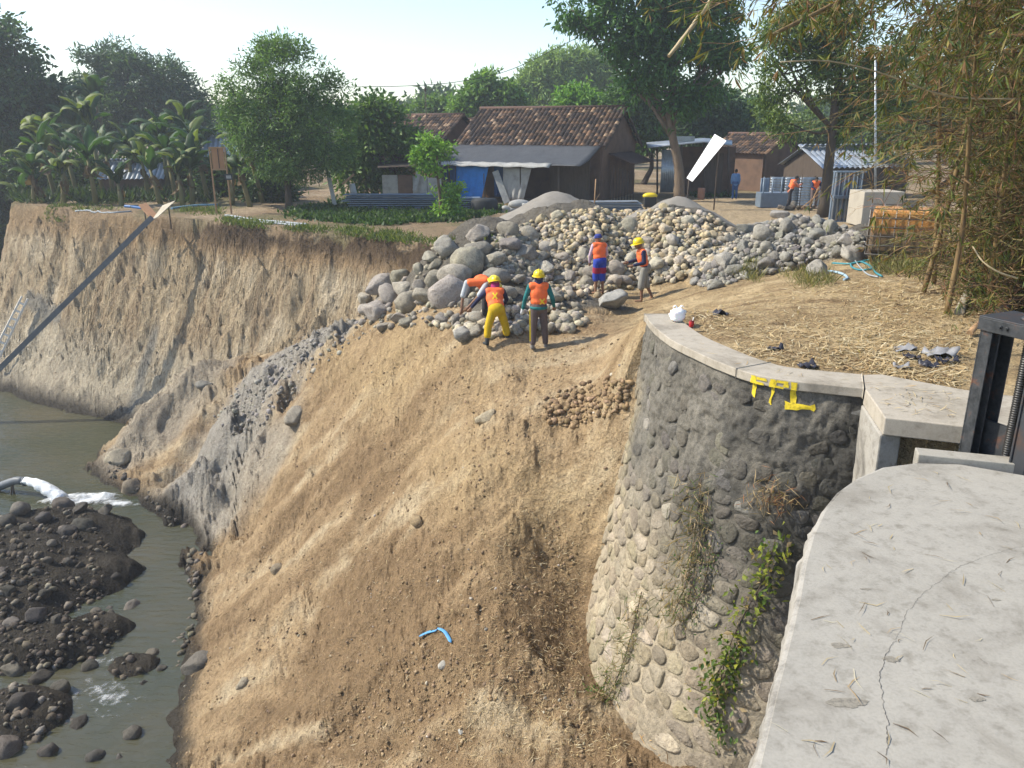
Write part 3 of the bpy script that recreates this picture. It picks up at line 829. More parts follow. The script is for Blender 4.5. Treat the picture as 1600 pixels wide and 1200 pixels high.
# painted yellow letters F P L sprayed over coping edge and wall below (flat print)
M_YEL = simple('yellow_spray_paint', (0.66, 0.50, 0.03), 0.8, 0.6, 18, bmp=0.2)
def wpatch(mb, u0, u1, h0, h1, off=0.0, nu=5, nv=4):
    g = []
    for i in range(nu + 1):
        rowp = []
        for j in range(nv + 1):
            uu = u0 + (u1 - u0) * i / nu; hh = h0 + (h1 - h0) * j / nv
            jx = random.uniform(-.010, .010) if i in (0, nu) else 0; jy = random.uniform(-.006, .006) * (1 if h1 < .118 else 2.2) if j in (0, nv) else 0
            q, n = wall_pt((uu + jx) / arc, hh + jy)
            base = WTOP_at((uu + jx) / arc)
            if hh < 0.118: q = base + n * (0.037 + off); q.z = TOPZ - hh - jy * 0.3
            else: q = q + n * (0.055 + off)
            rowp.append(q - RWO)
        g.append(rowp)
    mb.sheet(g)
def WTOP_at(s):
    f = max(0, min(1, s)) * (len(WTOP) - 1); i = min(int(f), len(WTOP) - 2)
    return WTOP[i].lerp(WTOP[i + 1], f - i)
def u_at_px(px, py=585):
    best = min(range(len(WTOP)), key=lambda i: abs(800 + FPX * WTOP[i].x / (WTOP[i].y * cp + (CAM_Z - TOPZ) * sp_) - px))
    return best / (len(WTOP) - 1) * arc
uF, uP_, uL = u_at_px(1178), u_at_px(1207), u_at_px(1240)
let = MB(); let2 = MB()
wpatch(let, uF, uF + 0.07, 0.015, 0.112); wpatch(let, uF + 0.07, uF + 0.2, 0.02, 0.055, 0.001); wpatch(let, uF + 0.07, uF + 0.17, 0.08, 0.112, 0.001)
wpatch(let2, uF + 0.01, uF + 0.06, 0.125, 0.29)
wpatch(let, uP_, uP_ + 0.07, 0.012, 0.112); wpatch(let, uP_ + 0.07, uP_ + 0.21, 0.012, 0.045, 0.001); wpatch(let, uP_ + 0.16, uP_ + 0.22, 0.045, 0.09, 0.002); wpatch(let, uP_ + 0.07, uP_ + 0.17, 0.085, 0.112, 0.001)
wpatch(let2, uP_ + 0.01, uP_ + 0.05, 0.125, 0.33)
wpatch(let, uL, uL + 0.07, 0.012, 0.112); wpatch(let2, uL, uL + 0.06, 0.125, 0.25); wpatch(let2, uL - 0.04, uL + 0.3, 0.26, 0.36, 0.004)
let.build('painted_letter', M_YEL, rw); l2 = let2.build('painted_letter', M_YEL, rw); sw_ = l2.modifiers.new('wrap', 'SHRINKWRAP'); sw_.target = [c_ for c_ in rw.children if c_.name == 'masonry'][0]; sw_.wrap_method = 'NEAREST_SURFACEPOINT'; sw_.wrap_mode = 'OUTSIDE_SURFACE'; sw_.offset = .006
# concrete return, deck slab over the gate recess, recess back wall
K1 = WTOP[-1]
inn = [WTOP[i] - WN[i] * cop_w[i] for i in range(50, 60)]
ab = empty('gate_abutment', (K2.x, K2.y, -5)); ABO = Vector(ab.location)
tag(ab, 'pale concrete abutment deck beside the steel sluice gate with dark recess below', 'abutment')
def prism(mb, poly, zt, zb, off=Vector((0, 0, 0))):
    n = len(poly); vs = [(q[0] - off.x, q[1] - off.y, zb - off.z) for q in poly] + [(q[0] - off.x, q[1] - off.y, zt - off.z) for q in poly]
    fs = [(i, (i + 1) % n, n + (i + 1) % n, n + i) for i in range(n)] + [tuple(reversed(range(n))), tuple(range(n, 2 * n))]
    return mb.add(vs, fs)
inE = P(1505, 608, TOPZ); inE2 = P(1760, 640, TOPZ)
K1b = K1 + WN[-1] * 0.03
dk = [(K1b.x + 0.012, K1b.y), (K2.x, K2.y), (K3.x, K3.y), (K4.x, K4.y), (inE2.x, inE2.y), (inE.x, inE.y), (inn[-1].x + 0.25, inn[-1].y + 0.02), (inn[-1].x + 0.012, inn[-1].y)]
mb = MB(); prism(mb, dk, TOPZ - 0.003, TOPZ - 0.2, ABO); mb.build('deck_slab', M_COPE, ab, bevel=0.012)
mb = MB(); t_ = 0.22
prism(mb, [(K1.x - 0.02, K1.y - 0.03), (K2.x - 0.015, K2.y + 0.02), (K2.x + t_, K2.y + 0.03), (K1.x + t_ + 0.1, K1.y + 0.2)], TOPZ - 0.203, -5.2, ABO); mb.build('return_wall', M_CROUGH, ab, bevel=0.02)
mb = MB(); prism(mb, [(K2.x + t_ + 0.003, K2.y + 0.5), (K4.x, K4.y + 0.6), (K4.x, K4.y + 0.9), (K2.x + t_ + 0.003, K2.y + 0.9)], TOPZ - 0.203, -5.2, ABO); mb.build('recess_wall', M_CDARK, ab)  # recess back wall in a darker concrete than deck and return

# ---- pier
PIER_PX = [(1150, 1300), (1178, 1190), (1205, 1080), (1230, 985), (1243, 930), (1252, 880), (1265, 835), (1283, 798), (1307, 768), (1338, 746), (1378, 729), (1432, 722), (1500, 724), (1640, 748), (1790, 800), (1760, 880), (1720, 960), (1690, 1040), (1670, 1110), (1650, 1190), (1640, 1300)]
pp_ = [P(a, b_, TOPZ + 0.02) for a, b_ in PIER_PX]
pier = empty('concrete_pier', (3.0, 4.5, -5)); PO = Vector(pier.location)
tag(pier, 'smooth pale concrete pier top with rounded nose in the foreground', 'pier')
NL = 22
mb = MB(); n = len(pp_); vs = []; fs = []
cen = sum((Vector((q.x, q.y, 0)) for q in pp_), Vector()) / n
fine = []
for i in range(n):
    a, b_ = pp_[i], pp_[(i + 1) % n]; m_ = max(1, int((b_ - a).length / 0.06))
    for k in range(m_): fine.append(a.lerp(b_, k / m_))
nf = len(fine)
prof = [(0.035, 0.0), (0.012, -0.006), (0.002, -0.02), (0.0, -0.045)] + [(-0.004 - 0.02 * k / NL, -0.045 - 6.0 * (k / NL) ** 1.5) for k in range(1, NL + 1)]
for j, (ins_, zz) in enumerate(prof):
    for i in range(nf):
        tdir = (fine[(i + 1) % nf] - fine[i - 1]); tdir.z = 0; tdir.normalize(); on = Vector((-tdir.y, tdir.x, 0))
        if on.dot(Vector((fine[i].x, fine[i].y, 0)) - cen) < 0: on = -on
        q = fine[i] - on * ins_; zq = TOPZ + 0.02 + zz
        if zz < -0.05:
            q = q + on * (0.05 * mnoise.noise((fine[i].x * 4, fine[i].y * 4, zq * 5)) + 0.03 * mnoise.noise((fine[i].x * 14, fine[i].y * 14, zq * 16)) + 0.06 * min(1, -zz))
        vs.append((q.x - PO.x, q.y - PO.y, zq - PO.z))
for j in range(len(prof) - 1):
    for i in range(nf):
        fs.append((j * nf + i, j * nf + (i + 1) % nf, (j + 1) * nf + (i + 1) % nf, (j + 1) * nf + i))
mb.add(vs, fs, True); mb.build('pier_side', M_CROUGH, pier)
mb = MB(); mb.add([Vector(v_) + Vector((0, 0, 0.0015)) for v_ in vs[:nf]] + [Vector(v_) + Vector((0, 0, -0.008)) for v_ in vs[nf:2 * nf]], [tuple(range(nf))] + [(i, (i + 1) % nf, nf + (i + 1) % nf, nf + i) for i in range(nf)]); mb.build('pier_top', M_CONC, pier)
# raised kerb at the gate side of the pier
ka, kb = P(1434, 716, TOPZ + 0.02), P(1640, 737, TOPZ + 0.02)
kd = (kb - ka).normalized(); kn = Vector((-kd.y, kd.x, 0))
mb = MB(); prism(mb, [tuple(ka)[:2], tuple(kb)[:2], tuple(kb + kn * 0.18)[:2], tuple(ka + kn * 0.18)[:2]], TOPZ + 0.06, TOPZ - 0.6, PO); mb.build('kerb', M_CONC, pier, bevel=0.01)
# cracks and chipped patches on the slab (flat marks)
M_CRACK = simple('crack_dirt', (0.05, 0.045, 0.04), 0.95, 0.4, 30, bmp=0)
M_CHIP = simple('chipped_concrete', (0.26, 0.235, 0.19), 0.95, 0.5, 40, bmp=0.8, bdist=0.01)
def crack(pix, w0):
    pts = [P(a, b_, TOPZ + 0.0245) for a, b_ in pix]; pts = smooth_line(pts, 90); mb = MB(); L = []
    for i, q in enumerate(pts):
        t = (pts[min(i + 1, 89)] - pts[max(i - 1, 0)]).normalized(); nrm = Vector((-t.y, t.x, 0))
        q = q + nrm * (0.012 * mnoise.noise((i * 0.35, 1.5, w0 * 90)) + 0.006 * mnoise.noise((i * 1.1, 7.5, 0)))
        w = w0 * (0.55 + 0.9 * abs(mnoise.noise((i * 0.3, 5, 2))))
        L.append([q - nrm * w - PO, q + nrm * w - PO])
    mb.sheet(L); mb.build('crack', M_CRACK, pier)
crack([(1597, 853), (1555, 865), (1512, 880), (1470, 905), (1440, 930), (1418, 955), (1405, 985), (1398, 1000)], 0.0009)
crack([(1398, 1000), (1382, 1030), (1376, 1060), (1378, 1090), (1386, 1130), (1384, 1180)], 0.0016)
def chip(px, py, rx, ry):
    c_ = P(px, py, TOPZ + 0.024); mb = MB(); vs = []
    for k in range(22):
        a = 2 * math.pi * k / 22; f = 1 + 0.5 * mnoise.noise((math.cos(a) * 1.8 + px, math.sin(a) * 1.8, 2))
        vs.append((c_.x + math.cos(a) * rx * f - PO.x, c_.y + math.sin(a) * ry * f - PO.y, c_.z - PO.z))
    mb.add(vs, [tuple(range(22))]); mb.build('chipped_patch', M_CHIP, pier)
chip(1322, 1098, 0.10, 0.035); chip(1312, 1008, 0.055, 0.025); chip(1352, 920, 0.035, 0.012); chip(1527, 1092, 0.04, 0.02); chip(1556, 937, 0.03, 0.012); chip(1392, 1030, 0.045, 0.03)

# ---- steel sluice gate frame
def steel_mat():
    m, nt, b = newmat('dark_rusty_steel')
    v = coords(nt, 'Object'); a = nz(nt, v, 5, 8, 0.7, 0.3); a2 = nz(nt, v, 40, 6, 0.7)
    c = ramp(nt, a, [(0.40, (0.030, 0.033, 0.037)), (0.55, (0.055, 0.058, 0.062)), (0.68, (0.15, 0.065, 0.035)), (0.8, (0.11, 0.05, 0.03))])
    c = mix(nt, c, ramp(nt, a2, [(0.3, (0.7, 0.7, 0.7)), (0.6, (1.1, 1.1, 1.1))]), 1.0, 'MULTIPLY')
    nt.links.new(c, b.inputs['Base Color']); b.inputs['Metallic'].default_value = 0.35
    nt.links.new(ramp(nt, a, [(0.3, 0.38), (0.7, 0.75)]), b.inputs['Roughness'])
    nt.links.new(bump(nt, a2, 0.3, 0.004), b.inputs['Normal'])
    return m
M_STEEL = steel_mat()
M_STEEL2 = simple('grey_painted_steel', (0.045, 0.048, 0.054), 0.55, 0.35, 6, c2=(0.10, 0.055, 0.035), bmp=0.25, bdist=0.004, metal=0.3, spec=0.5)
gA = P(1508, 706, TOPZ); gB = P(1577, 733, TOPZ); ga = (gB - gA).normalized(); gl_ = (gB - gA).length
gr = Vector((-ga.y, ga.x, 0));  gr = gr if gr.x > 0 else -gr          # away from the river, to the right
gate = empty('sluice_gate', (gA.x, gA.y, 0.0)); GO = Vector(gate.location)
tag(gate, 'dark rusty steel sluice gate frame with threaded spindle', 'sluice gate')
def gp(a, r, z): return gA + ga * a + gr * r + Vector((0, 0, z - TOPZ)) - GO
ZT = 2.20
def plate(name, a0, a1, r0, r1, z0, z1, m=M_STEEL, bev=0.004):
    mb = MB(); vs = [gp(a, r, z) for z in (z0, z1) for a, r in ((a0, r0), (a1, r0), (a1, r1), (a0, r1))]
    mb.add(vs, [(0, 3, 2, 1), (4, 5, 6, 7), (0, 1, 5, 4), (1, 2, 6, 5), (2, 3, 7, 6), (3, 0, 4, 7)]); return mb.build(name, m, gate, bevel=bev)
plate('post', -0.07, -0.055, 0.0, 0.30, -1.2, ZT); plate('post', -0.055, 0.055, 0.10, 0.115, -1.2, ZT); plate('post', -0.055, 0.06, 0.285, 0.30, -1.2, ZT); plate('post_flange', -0.055, 0.05, 0.0, 0.012, -1.2, ZT)
plate('post', gl_ - 0.02, gl_ - 0.003, 0.0, 0.42, -0.2, ZT, M_STEEL2); plate('post_flange', gl_ - 0.003, gl_ + 0.12, 0.015, 0.03, -0.2, ZT, M_STEEL2); plate('post_flange', gl_ + 0.12, gl_ + 0.135, 0.03, 0.16, -0.2, ZT, M_STEEL2); plate('post', gl_ - 0.003, gl_ + 0.12, 0.33, 0.345, -0.2, ZT, M_STEEL)
plate('crosshead', -0.09, gl_ + 0.16, -0.02, 0.44, ZT + 0.085, ZT + 0.10, M_STEEL2); fb = plate('crosshead', -0.09, gl_ + 0.16, -0.02, -0.005, ZT - 0.03, ZT + 0.085, M_STEEL); plate('crosshead', -0.09, -0.075, -0.005, 0.44, ZT - 0.03, ZT + 0.085); plate('crosshead', -0.075, gl_ + 0.16, 0.425, 0.44, ZT - 0.03, ZT + 0.085)
for aa in (0.13, 0.19):
    mb = MB(); ax = Matrix((ga, Vector((0, 0, 1)), -gr)).transposed(); mb.lathe(gp(aa, -0.02, ZT + 0.035), [(0.016, 0), (0.016, 0.012), (0.009, 0.014), (0.009, 0.024)], 6, ax, False); mb.build('bolt', M_STEEL, gate)
for zz in (1.25, 1.5, 1.75, 2.0):
    mb = MB(); mb.lathe(gp(gl_ + 0.105, 0.015, zz), [(0.011, 0), (0.011, 0.009), (0.006, 0.012)], 6, Matrix((ga, Vector((0, 0, 1)), -gr)).transposed(), False); mb.build('bolt', M_STEEL, gate)
# spindle with thread
M_SPIN = simple('greased_spindle_steel', (0.06, 0.058, 0.055), 0.42, 0.4, 12, metal=0.6, bmp=0.1, spec=0.5)
mb = MB(); prof = []; zz = -1.0
while zz < 3.6:
    prof += [(0.036, zz), (0.043, zz + 0.006), (0.043, zz + 0.012), (0.036, zz + 0.018)]; zz += 0.022
mb.lathe(gp(gl_ * 0.60, 0.20, 0), prof, 14, None, True); mb.build('spindle', M_SPIN, gate)
mb = MB(); mb.lathe(gp(gl_ * 0.60, 0.20, ZT + 0.10), [(0.10, 0), (0.10, 0.02), (0.07, 0.035), (0.062, 0.07), (0.05, 0.075)], 14); mb.build('spindle_nut', M_STEEL, gate)
mb = MB(); mb.box(gp(gl_ * 0.5, 0.2, 0.2), (0.55, 0.03, 2.2), (0, 0, math.atan2(ga.y, ga.x))); mb.build('gate_leaf', M_STEEL, gate)
# ================================================================== STONES
def rock_mesh(name, seed, kind, sub=3):
    bm = bmesh.new(); bmesh.ops.create_icosphere(bm, subdivisions=sub, radius=1.0)
    rnd = random.Random(seed); sc = (1, rnd.uniform(.72, .95), rnd.uniform(.6, .85))
    planes = []
    for k in range({'round': 7, 'block': 12, 'cobble': 10}[kind]):
        v = Vector((rnd.gauss(0, 1), rnd.gauss(0, 1), rnd.gauss(0, 1))).normalized()
        planes.append((v, rnd.uniform(.52, .80) if kind == 'block' else (rnd.uniform(.62, .9) if kind == 'cobble' else rnd.uniform(.70, .93))))
    for v in bm.verts:
        p = v.co.copy()
        for n, d in planes:
            t = p.dot(n)
            if t > d: p -= n * (t - d) * (1.0 if kind == 'block' else 0.9)
        f = 1 + 0.13 * mnoise.noise(p * 1.1 + Vector((seed * 7.1, 0, 0))) + 0.085 * mnoise.noise(p * 2.7 + Vector((0, seed * 3.3, 0))) + (0.05 if kind == 'block' else 0.035) * mnoise.noise(p * 6.5 + Vector((seed, 1, 2)))
        p *= f
        v.co = Vector((p.x * sc[0], p.y * sc[1], p.z * sc[2]))
    me = bpy.data.meshes.new(name); bm.to_mesh(me); bm.free()
    me.polygons.foreach_set('use_smooth', [kind != 'block' or True] * len(me.polygons)); me.materials.append(M_STONE); me.update()
    return me
ROCK_R = [rock_mesh('boulder', k, 'round') for k in range(14)]
ROCK_B = [rock_mesh('block', 40 + k, 'block') for k in range(14)]
ROCK_C = [rock_mesh('cobble', 80 + k, 'cobble', 2) for k in range(8)]
rrand = random.Random(5)
def stone(name, me, loc, size, color, label, group=None, cat='boulder', sink=0.25, rot=None, flat=1.0):
    o = bpy.data.objects.new(name, me); COL.objects.link(o)
    o.location = Vector(loc) + Vector((0, 0, size * (0.5 - sink)))
    o.rotation_euler = rot if rot is not None else (rrand.uniform(-.5, .5), rrand.uniform(-.5, .5), rrand.uniform(0, 6.28))
    o.scale = (size, size, size * flat)
    o.color = (*color, 1)
    tag(o, label, cat, group)
    return o
GREY = (0.33, 0.30, 0.245); PALE = (0.44, 0.395, 0.315); TAN = (0.47, 0.385, 0.255); DARKR = (0.095, 0.085, 0.072); MUD = (0.19, 0.155, 0.11)
def jit(c, a=0.18):
    a *= 1.35
    f = rrand.uniform(1 - a, 1 + a); return (min(.8, c[0] * f), min(.8, c[1] * f * rrand.uniform(.97, 1.03)), min(.8, c[2] * f * rrand.uniform(.93, 1.07)))
def pxm(v):   # metres per picture pixel at a point
    return (v.y * cp + (CAM_Z - v.z) * sp_) / FPX
BIG = [(702, 394, 38), (673, 406, 28), (732, 416, 46), (625, 438, 32), (592, 452, 42), (588, 494, 44), (641, 478, 38), (666, 467, 34), (704, 467, 56), (712, 439, 46), (749, 394, 38), (749, 371, 34), (821, 401, 40), (795, 365, 30), (794, 388, 34), (826, 371, 26), (624, 500, 28), (609, 469, 36), (630, 455, 34), (690, 501, 24), (717, 503, 22), (751, 501, 28), (864, 467, 30), (889, 437, 24), (889, 458, 20), (853, 426, 30), (813, 438, 20), (910, 400, 22), (921, 430, 32), (917, 446, 24), (961, 424, 26), (960, 442, 22), (975, 442, 22), (1026, 415, 26), (1051, 380, 26), (1009, 379, 22), (680, 440, 28), (655, 425, 24), (770, 410, 34), (775, 440, 36), (790, 465, 30), (765, 470, 30), (838, 448, 26), (600, 515, 24), (640, 505, 26), (570, 470, 24), (685, 480, 22), (730, 480, 26), (1000, 400, 20), (1010, 425, 24), (985, 410, 22), (940, 412, 22), (880, 405, 22), (865, 388, 22), (845, 405, 26), (655, 450, 26), (575, 488, 26), (680, 418, 26)]
hits = hit_many([(a, b) for a, b, _ in BIG])
ORD = ['first', 'second', 'third', 'fourth', 'fifth', 'sixth', 'seventh', 'eighth', 'ninth', 'tenth', 'eleventh', 'twelfth', 'thirteenth', 'fourteenth', 'fifteenth', 'sixteenth', 'seventeenth', 'eighteenth', 'nineteenth', 'twentieth', 'twenty-first', 'twenty-second', 'twenty-third', 'twenty-fourth', 'twenty-fifth', 'twenty-sixth', 'twenty-seventh', 'twenty-eighth']
def rowlabels(items, bands, fmt):
    lab = {}
    for bi, (y0, y1, nm) in enumerate(bands):
        rowi = sorted([i for i, it in enumerate(items) if y0 <= it[1] < y1], key=lambda i: items[i][0])
        for k, i in enumerate(rowi): lab[i] = fmt.format(ord=ORD[k], row=nm)
    return lab
BIGLAB = rowlabels(BIG, [(0, 392, 'top row'), (392, 412, 'second row'), (412, 436, 'middle row'), (436, 455, 'fourth row'), (455, 476, 'fifth row'), (476, 999, 'bottom row')], 'large boulder of the heap, {ord} from the left in its {row}')
for k, ((a, b, dpx), q) in enumerate(zip(BIG, hits)):
    s = dpx * pxm(q) * 0.66
    right = a > 860
    c = jit(GREY if a < 850 else PALE, .15)
    lab = 'large rounded grey boulder in the heap beside the cliff edge' if a < 760 else ('large grey boulder in the heap behind the orange vested workers' if a < 880 else 'large pale boulder low in the heap near the two barefoot workers')
    stone('boulder', (ROCK_R if rrand.random() < .4 else ROCK_B)[k % 14], q, s, c, BIGLAB[k], 'large boulders of the stone heap', sink=0.26)
q = hit_many([(982, 362)])[0]
stone('boulder', ROCK_R[3], q, 38 * pxm(q) * .55, jit(GREY, .05), 'big round grey boulder crowning the cobble heap', sink=0.3)
q = hit_many([(952, 480)])[0]
stone('boulder', ROCK_B[2], q, 0.46, (0.36, 0.345, 0.31), 'angular pale grey boulder standing alone in front of the heap', sink=0.12, rot=(0.1, -0.35, 0.5))
q = hit_many([(724, 531)])[0]
stone('boulder', ROCK_B[5], q, 0.30, (0.37, 0.355, 0.32), 'pale angular stone being lifted by the bending worker', sink=0.05, rot=(0.2, 0.3, 1.0)); LIFT = q
q = hit_many([(744, 522)])[0]
stone('boulder', ROCK_B[1], q, 0.24, (0.34, 0.31, 0.25), 'brownish stone leaning on the lifted angular stone', sink=0.1)
def inpoly1(x, y, poly): return bool(in_poly(np.array([x]), np.array([y]), np.array(poly, float))[0])
def scatter_px(poly, sizes, n, rnd, sep=0.72, tries=40):
    xs = [p_[0] for p_ in poly]; ys = [p_[1] for p_ in poly]; out = []
    for _ in range(n * tries):
        if len(out) >= n: break
        a = rnd.uniform(min(xs), max(xs)); b = rnd.uniform(min(ys), max(ys))
        if not inpoly1(a, b, poly): continue
        d_ = rnd.choice(sizes) * rnd.uniform(.8, 1.2)
        if all((a - q[0]) ** 2 + ((b - q[1]) * 1.25) ** 2 > (sep * 0.5 * (d_ + q[2])) ** 2 for q in out): out.append((a, b, d_))
    return out
srnd = random.Random(21)
midp = [(775, 372), (830, 348), (880, 333), (950, 326), (1040, 325), (1110, 338), (1150, 365), (1150, 400), (1110, 428), (1040, 440), (960, 450), (880, 470), (800, 440), (770, 400)]
cob = scatter_px(midp, [8, 10, 13, 16, 20, 25], 300, srnd)
hits = hit_many([(a, b) for a, b, _ in cob])
for k, ((a, b, dpx), q) in enumerate(zip(cob, hits)):
    up = b < 385 - 0.05 * abs(a - 960)
    c = jit(((TAN if srnd.random() < .6 else PALE) if up else (TAN if srnd.random() < .3 else (PALE if srnd.random() < .6 else GREY))), .2)
    lab = 'sunlit tan cobble on the upper part of the stone heap' if up else 'grey cobble on the lower face of the stone heap behind the workers'
    stone('cobble', (ROCK_C[k % 8] if srnd.random() < .45 else ROCK_B[k % 14]), q, dpx * pxm(q) * 0.56, c, lab, 'cobbles of the stone heap, upper part' if up else 'cobbles of the stone heap, lower face', 'stone', sink=0.3)
rightp = [(1085, 448), (1090, 410), (1130, 385), (1180, 352), (1230, 336), (1280, 345), (1330, 362), (1358, 385), (1335, 400), (1270, 405), (1230, 425), (1180, 430), (1120, 452)]
rub = scatter_px(rightp, [10, 14, 18, 23, 29, 36], 190, srnd, 0.60)
hits = hit_many([(a, b) for a, b, _ in rub])
for k, ((a, b, dpx), q) in enumerate(zip(rub, hits)):
    stone('rubble_stone', (ROCK_B[k % 14] if srnd.random() < .8 else ROCK_C[k % 8]), q, dpx * pxm(q) * 0.56, jit((0.31, 0.292, 0.258), .2), 'angular grey stone in the rubble heap near the caged tank', 'stones of the rubble heap', 'stone', sink=0.28)
for (a, b, dpx, lab) in ((1280, 420, 34, 'long pale slab stone tilted at the front of the rubble heap'), (1330, 392, 42, 'broad pale block at the end of the rubble heap beside the caged tank'), (1135, 402, 40, 'wedge shaped grey block at the left of the rubble heap')):
    q = hit_many([(a, b + dpx * .3)])[0]
    stone('rubble_stone', ROCK_B[(a // 7) % 14], q, dpx * pxm(q) * .62, (0.38, 0.355, 0.31), lab, None, 'stone', sink=0.2)
# smaller stones filling the heaps, foreground row at the workers' feet: stuff
def rock_scatter(name, pts, sizes, cols, label, mat, seed=1, sub=1):
    bases = []
    for k in range(6):
        bm = bmesh.new(); bmesh.ops.create_icosphere(bm, subdivisions=sub, radius=1.0)
        V = np.array([v.co[:] for v in bm.verts]); F = np.array([[v.index for v in f.verts] for f in bm.faces]); bm.free()
        rg = np.random.default_rng(seed * 10 + k); V = V * (1 + 0.42 * (rg.random(len(V)) - .5))[:, None] * np.array([1, rg.uniform(.6, .95), rg.uniform(.45, .8)])
        bases.append((V, F))
    rg = np.random.default_rng(seed); Vs = []; Fs = []; Cs = []; off = 0
    for (p_, s, c) in zip(pts, sizes, cols):
        V, F = bases[rg.integers(6)]
        M = np.array(Euler((rg.uniform(-.6, .6), rg.uniform(-.6, .6), rg.uniform(0, 6.28))).to_matrix())
        Vs.append(V @ M.T * s + np.array(p_)); Fs.append(F + off); off += len(V); Cs.append(np.repeat(np.array(c)[None], len(V), 0))
    me = mesh_np(name, np.concatenate(Vs), np.concatenate(Fs), False); vcol(me, np.concatenate(Cs))
    o = link_mesh(name, me, mat); tag(o, label, kind='stuff'); return o
M_VCS = vc_mat('loose_stone', 0.9, (9, 40), 0.6)
pts = []; sz = []; cs = []
def addscat(poly, n, smin, smax, cf, rnd, detail=True, sink=0.3, patch=None):
    xs = [p_[0] for p_ in poly]; ys = [p_[1] for p_ in poly]; a = rnd.uniform(min(xs), max(xs), n * 3); b = rnd.uniform(min(ys), max(ys), n * 3)
    m_ = in_poly(a, b, np.array(poly, float)); ab_ = list(zip(a[m_], b[m_]))[:n]
    for (a1, b1), q in zip(ab_, hit_many(ab_)):
        if patch is not None and mnoise.noise((q.x * .8, q.y * .8, 7)) + .5 * mnoise.noise((q.x * 2.2, q.y * 2.2, 3)) < patch: continue
        s = smin * (smax / smin) ** rnd.random() ; z = q.z
        pts.append((q.x, q.y, z + s * (0.5 - sink))); sz.append(s * .6); c_ = np.array(cf(a1, b1)) * rnd.uniform(.55, 1.2) * np.array([1, rnd.uniform(.95, 1.02), rnd.uniform(.85, 1.05)]); cs.append(c_)
ng = np.random.default_rng(3)
heap_all = [(560, 515), (575, 455), (640, 425), (690, 380), (775, 362), (830, 345), (950, 326), (1050, 325), (1115, 340), (1155, 375), (1130, 415), (1050, 445), (960, 455), (900, 480), (820, 500), (700, 515)]
addscat(midp, 1700, .08, .26, lambda a, b: ((PALE if ng.random() < .6 else TAN) if (a > 830 and b > 385) else ((TAN if ng.random() < .6 else PALE) if a > 830 else GREY)), ng)
addscat(heap_all, 700, .08, .24, lambda a, b: ((PALE if ng.random() < .6 else TAN) if (a > 830 and b > 385) else ((TAN if ng.random() < .6 else PALE) if a > 830 else GREY)), ng)
addscat(rightp, 900, .07, .22, lambda a, b: (0.33, 0.31, 0.27), ng)
front = [(680, 505), (760, 490), (830, 478), (900, 480), (918, 500), (905, 518), (840, 520), (760, 528), (690, 518)]
addscat(front, 260, .09, .30, lambda a, b: PALE if ng.random() < .6 else GREY, ng)
addscat([(560, 492), (590, 510), (520, 560), (440, 640), (380, 690), (330, 650), (420, 555), (500, 515)], 420, .03, .22, lambda a, b: (0.29, 0.27, 0.24), ng, sink=.42)
rock_scatter('loose_stones', pts, sz, cs, 'smaller loose stones filling the grey heaps', M_VCS, 4)
# river bed stones
RIV = [(103, 807, 40), (166, 818, 36), (127, 824, 34), (135, 850, 38), (40, 825, 44), (75, 840, 36), (20, 850, 30), (110, 860, 34), (205, 944, 40), (184, 913, 18), (169, 951, 20), (175, 965, 18), (151, 955, 26), (58, 990, 46), (20, 955, 34), (100, 975, 26), (25, 1000, 30), (95, 995, 30), (8, 905, 26), (60, 925, 24), (82, 908, 22), (110, 903, 20), (40, 940, 20), (118, 890, 22), (88, 885, 18), (130, 905, 18), (30, 890, 20), (75, 950, 24), (14, 930, 22), (228, 1065, 26), (140, 1040, 34), (60, 1060, 46), (20, 1050, 40), (95, 1080, 36), (40, 1120, 52), (120, 1130, 44), (10, 1170, 60), (75, 1175, 50), (170, 1090, 26), (205, 1145, 40), (240, 1020, 34), (250, 1045, 28), (150, 1180, 36), (185, 1185, 30), (140, 800, 16), (48, 860, 22), (218, 1120, 22)]
P_W = [P(a, b, WATER_Z) for a, b, _ in RIV]
RIVLAB = rowlabels(RIV, [(0, 835, 'top row'), (835, 880, 'second row'), (880, 912, 'third row'), (912, 945, 'fourth row'), (945, 970, 'fifth row'), (970, 1010, 'sixth row'), (1010, 1100, 'seventh row'), (1100, 1300, 'bottom row')], 'dark river boulder, {ord} from the left in the {row} of the riverbed')
for k, ((a, b, dpx), q) in enumerate(zip(RIV, P_W)):
    gz = max(ground(q.x, q.y), WATER_Z - 0.1); q.z = gz
    lab = 'dark wet boulder standing in the shallow river' if a > 130 else 'dark muddy boulder on the river gravel bar'
    stone('river_boulder', (ROCK_R if k % 3 == 0 else ROCK_B)[k % 14], q, dpx * pxm(q) * .47, jit(DARKR if k % 4 else (0.16, 0.14, 0.115), .2), RIVLAB[k], 'boulders in the river' if a > 130 else 'boulders on the gravel bar', sink=0.32)
pts = []; sz = []; cs = []
addscat([(0, 740), (40, 770), (130, 800), (170, 850), (160, 930), (190, 990), (230, 1060), (255, 1200), (0, 1200)], 900, .04, .24, lambda a, b: (0.12, .10, .08) if ng.random() < .75 else (0.2, .18, .15), ng)
addscat([(160, 690), (200, 740), (300, 830), (320, 870), (300, 990), (260, 1090), (240, 1060), (285, 960), (295, 860), (250, 800), (170, 745)], 420, .05, .25, lambda a, b: (0.17, .15, .12), ng)
rock_scatter('river_gravel', pts, sz, cs, 'dark wet gravel and pebbles on the river bar', M_VCS, 6)
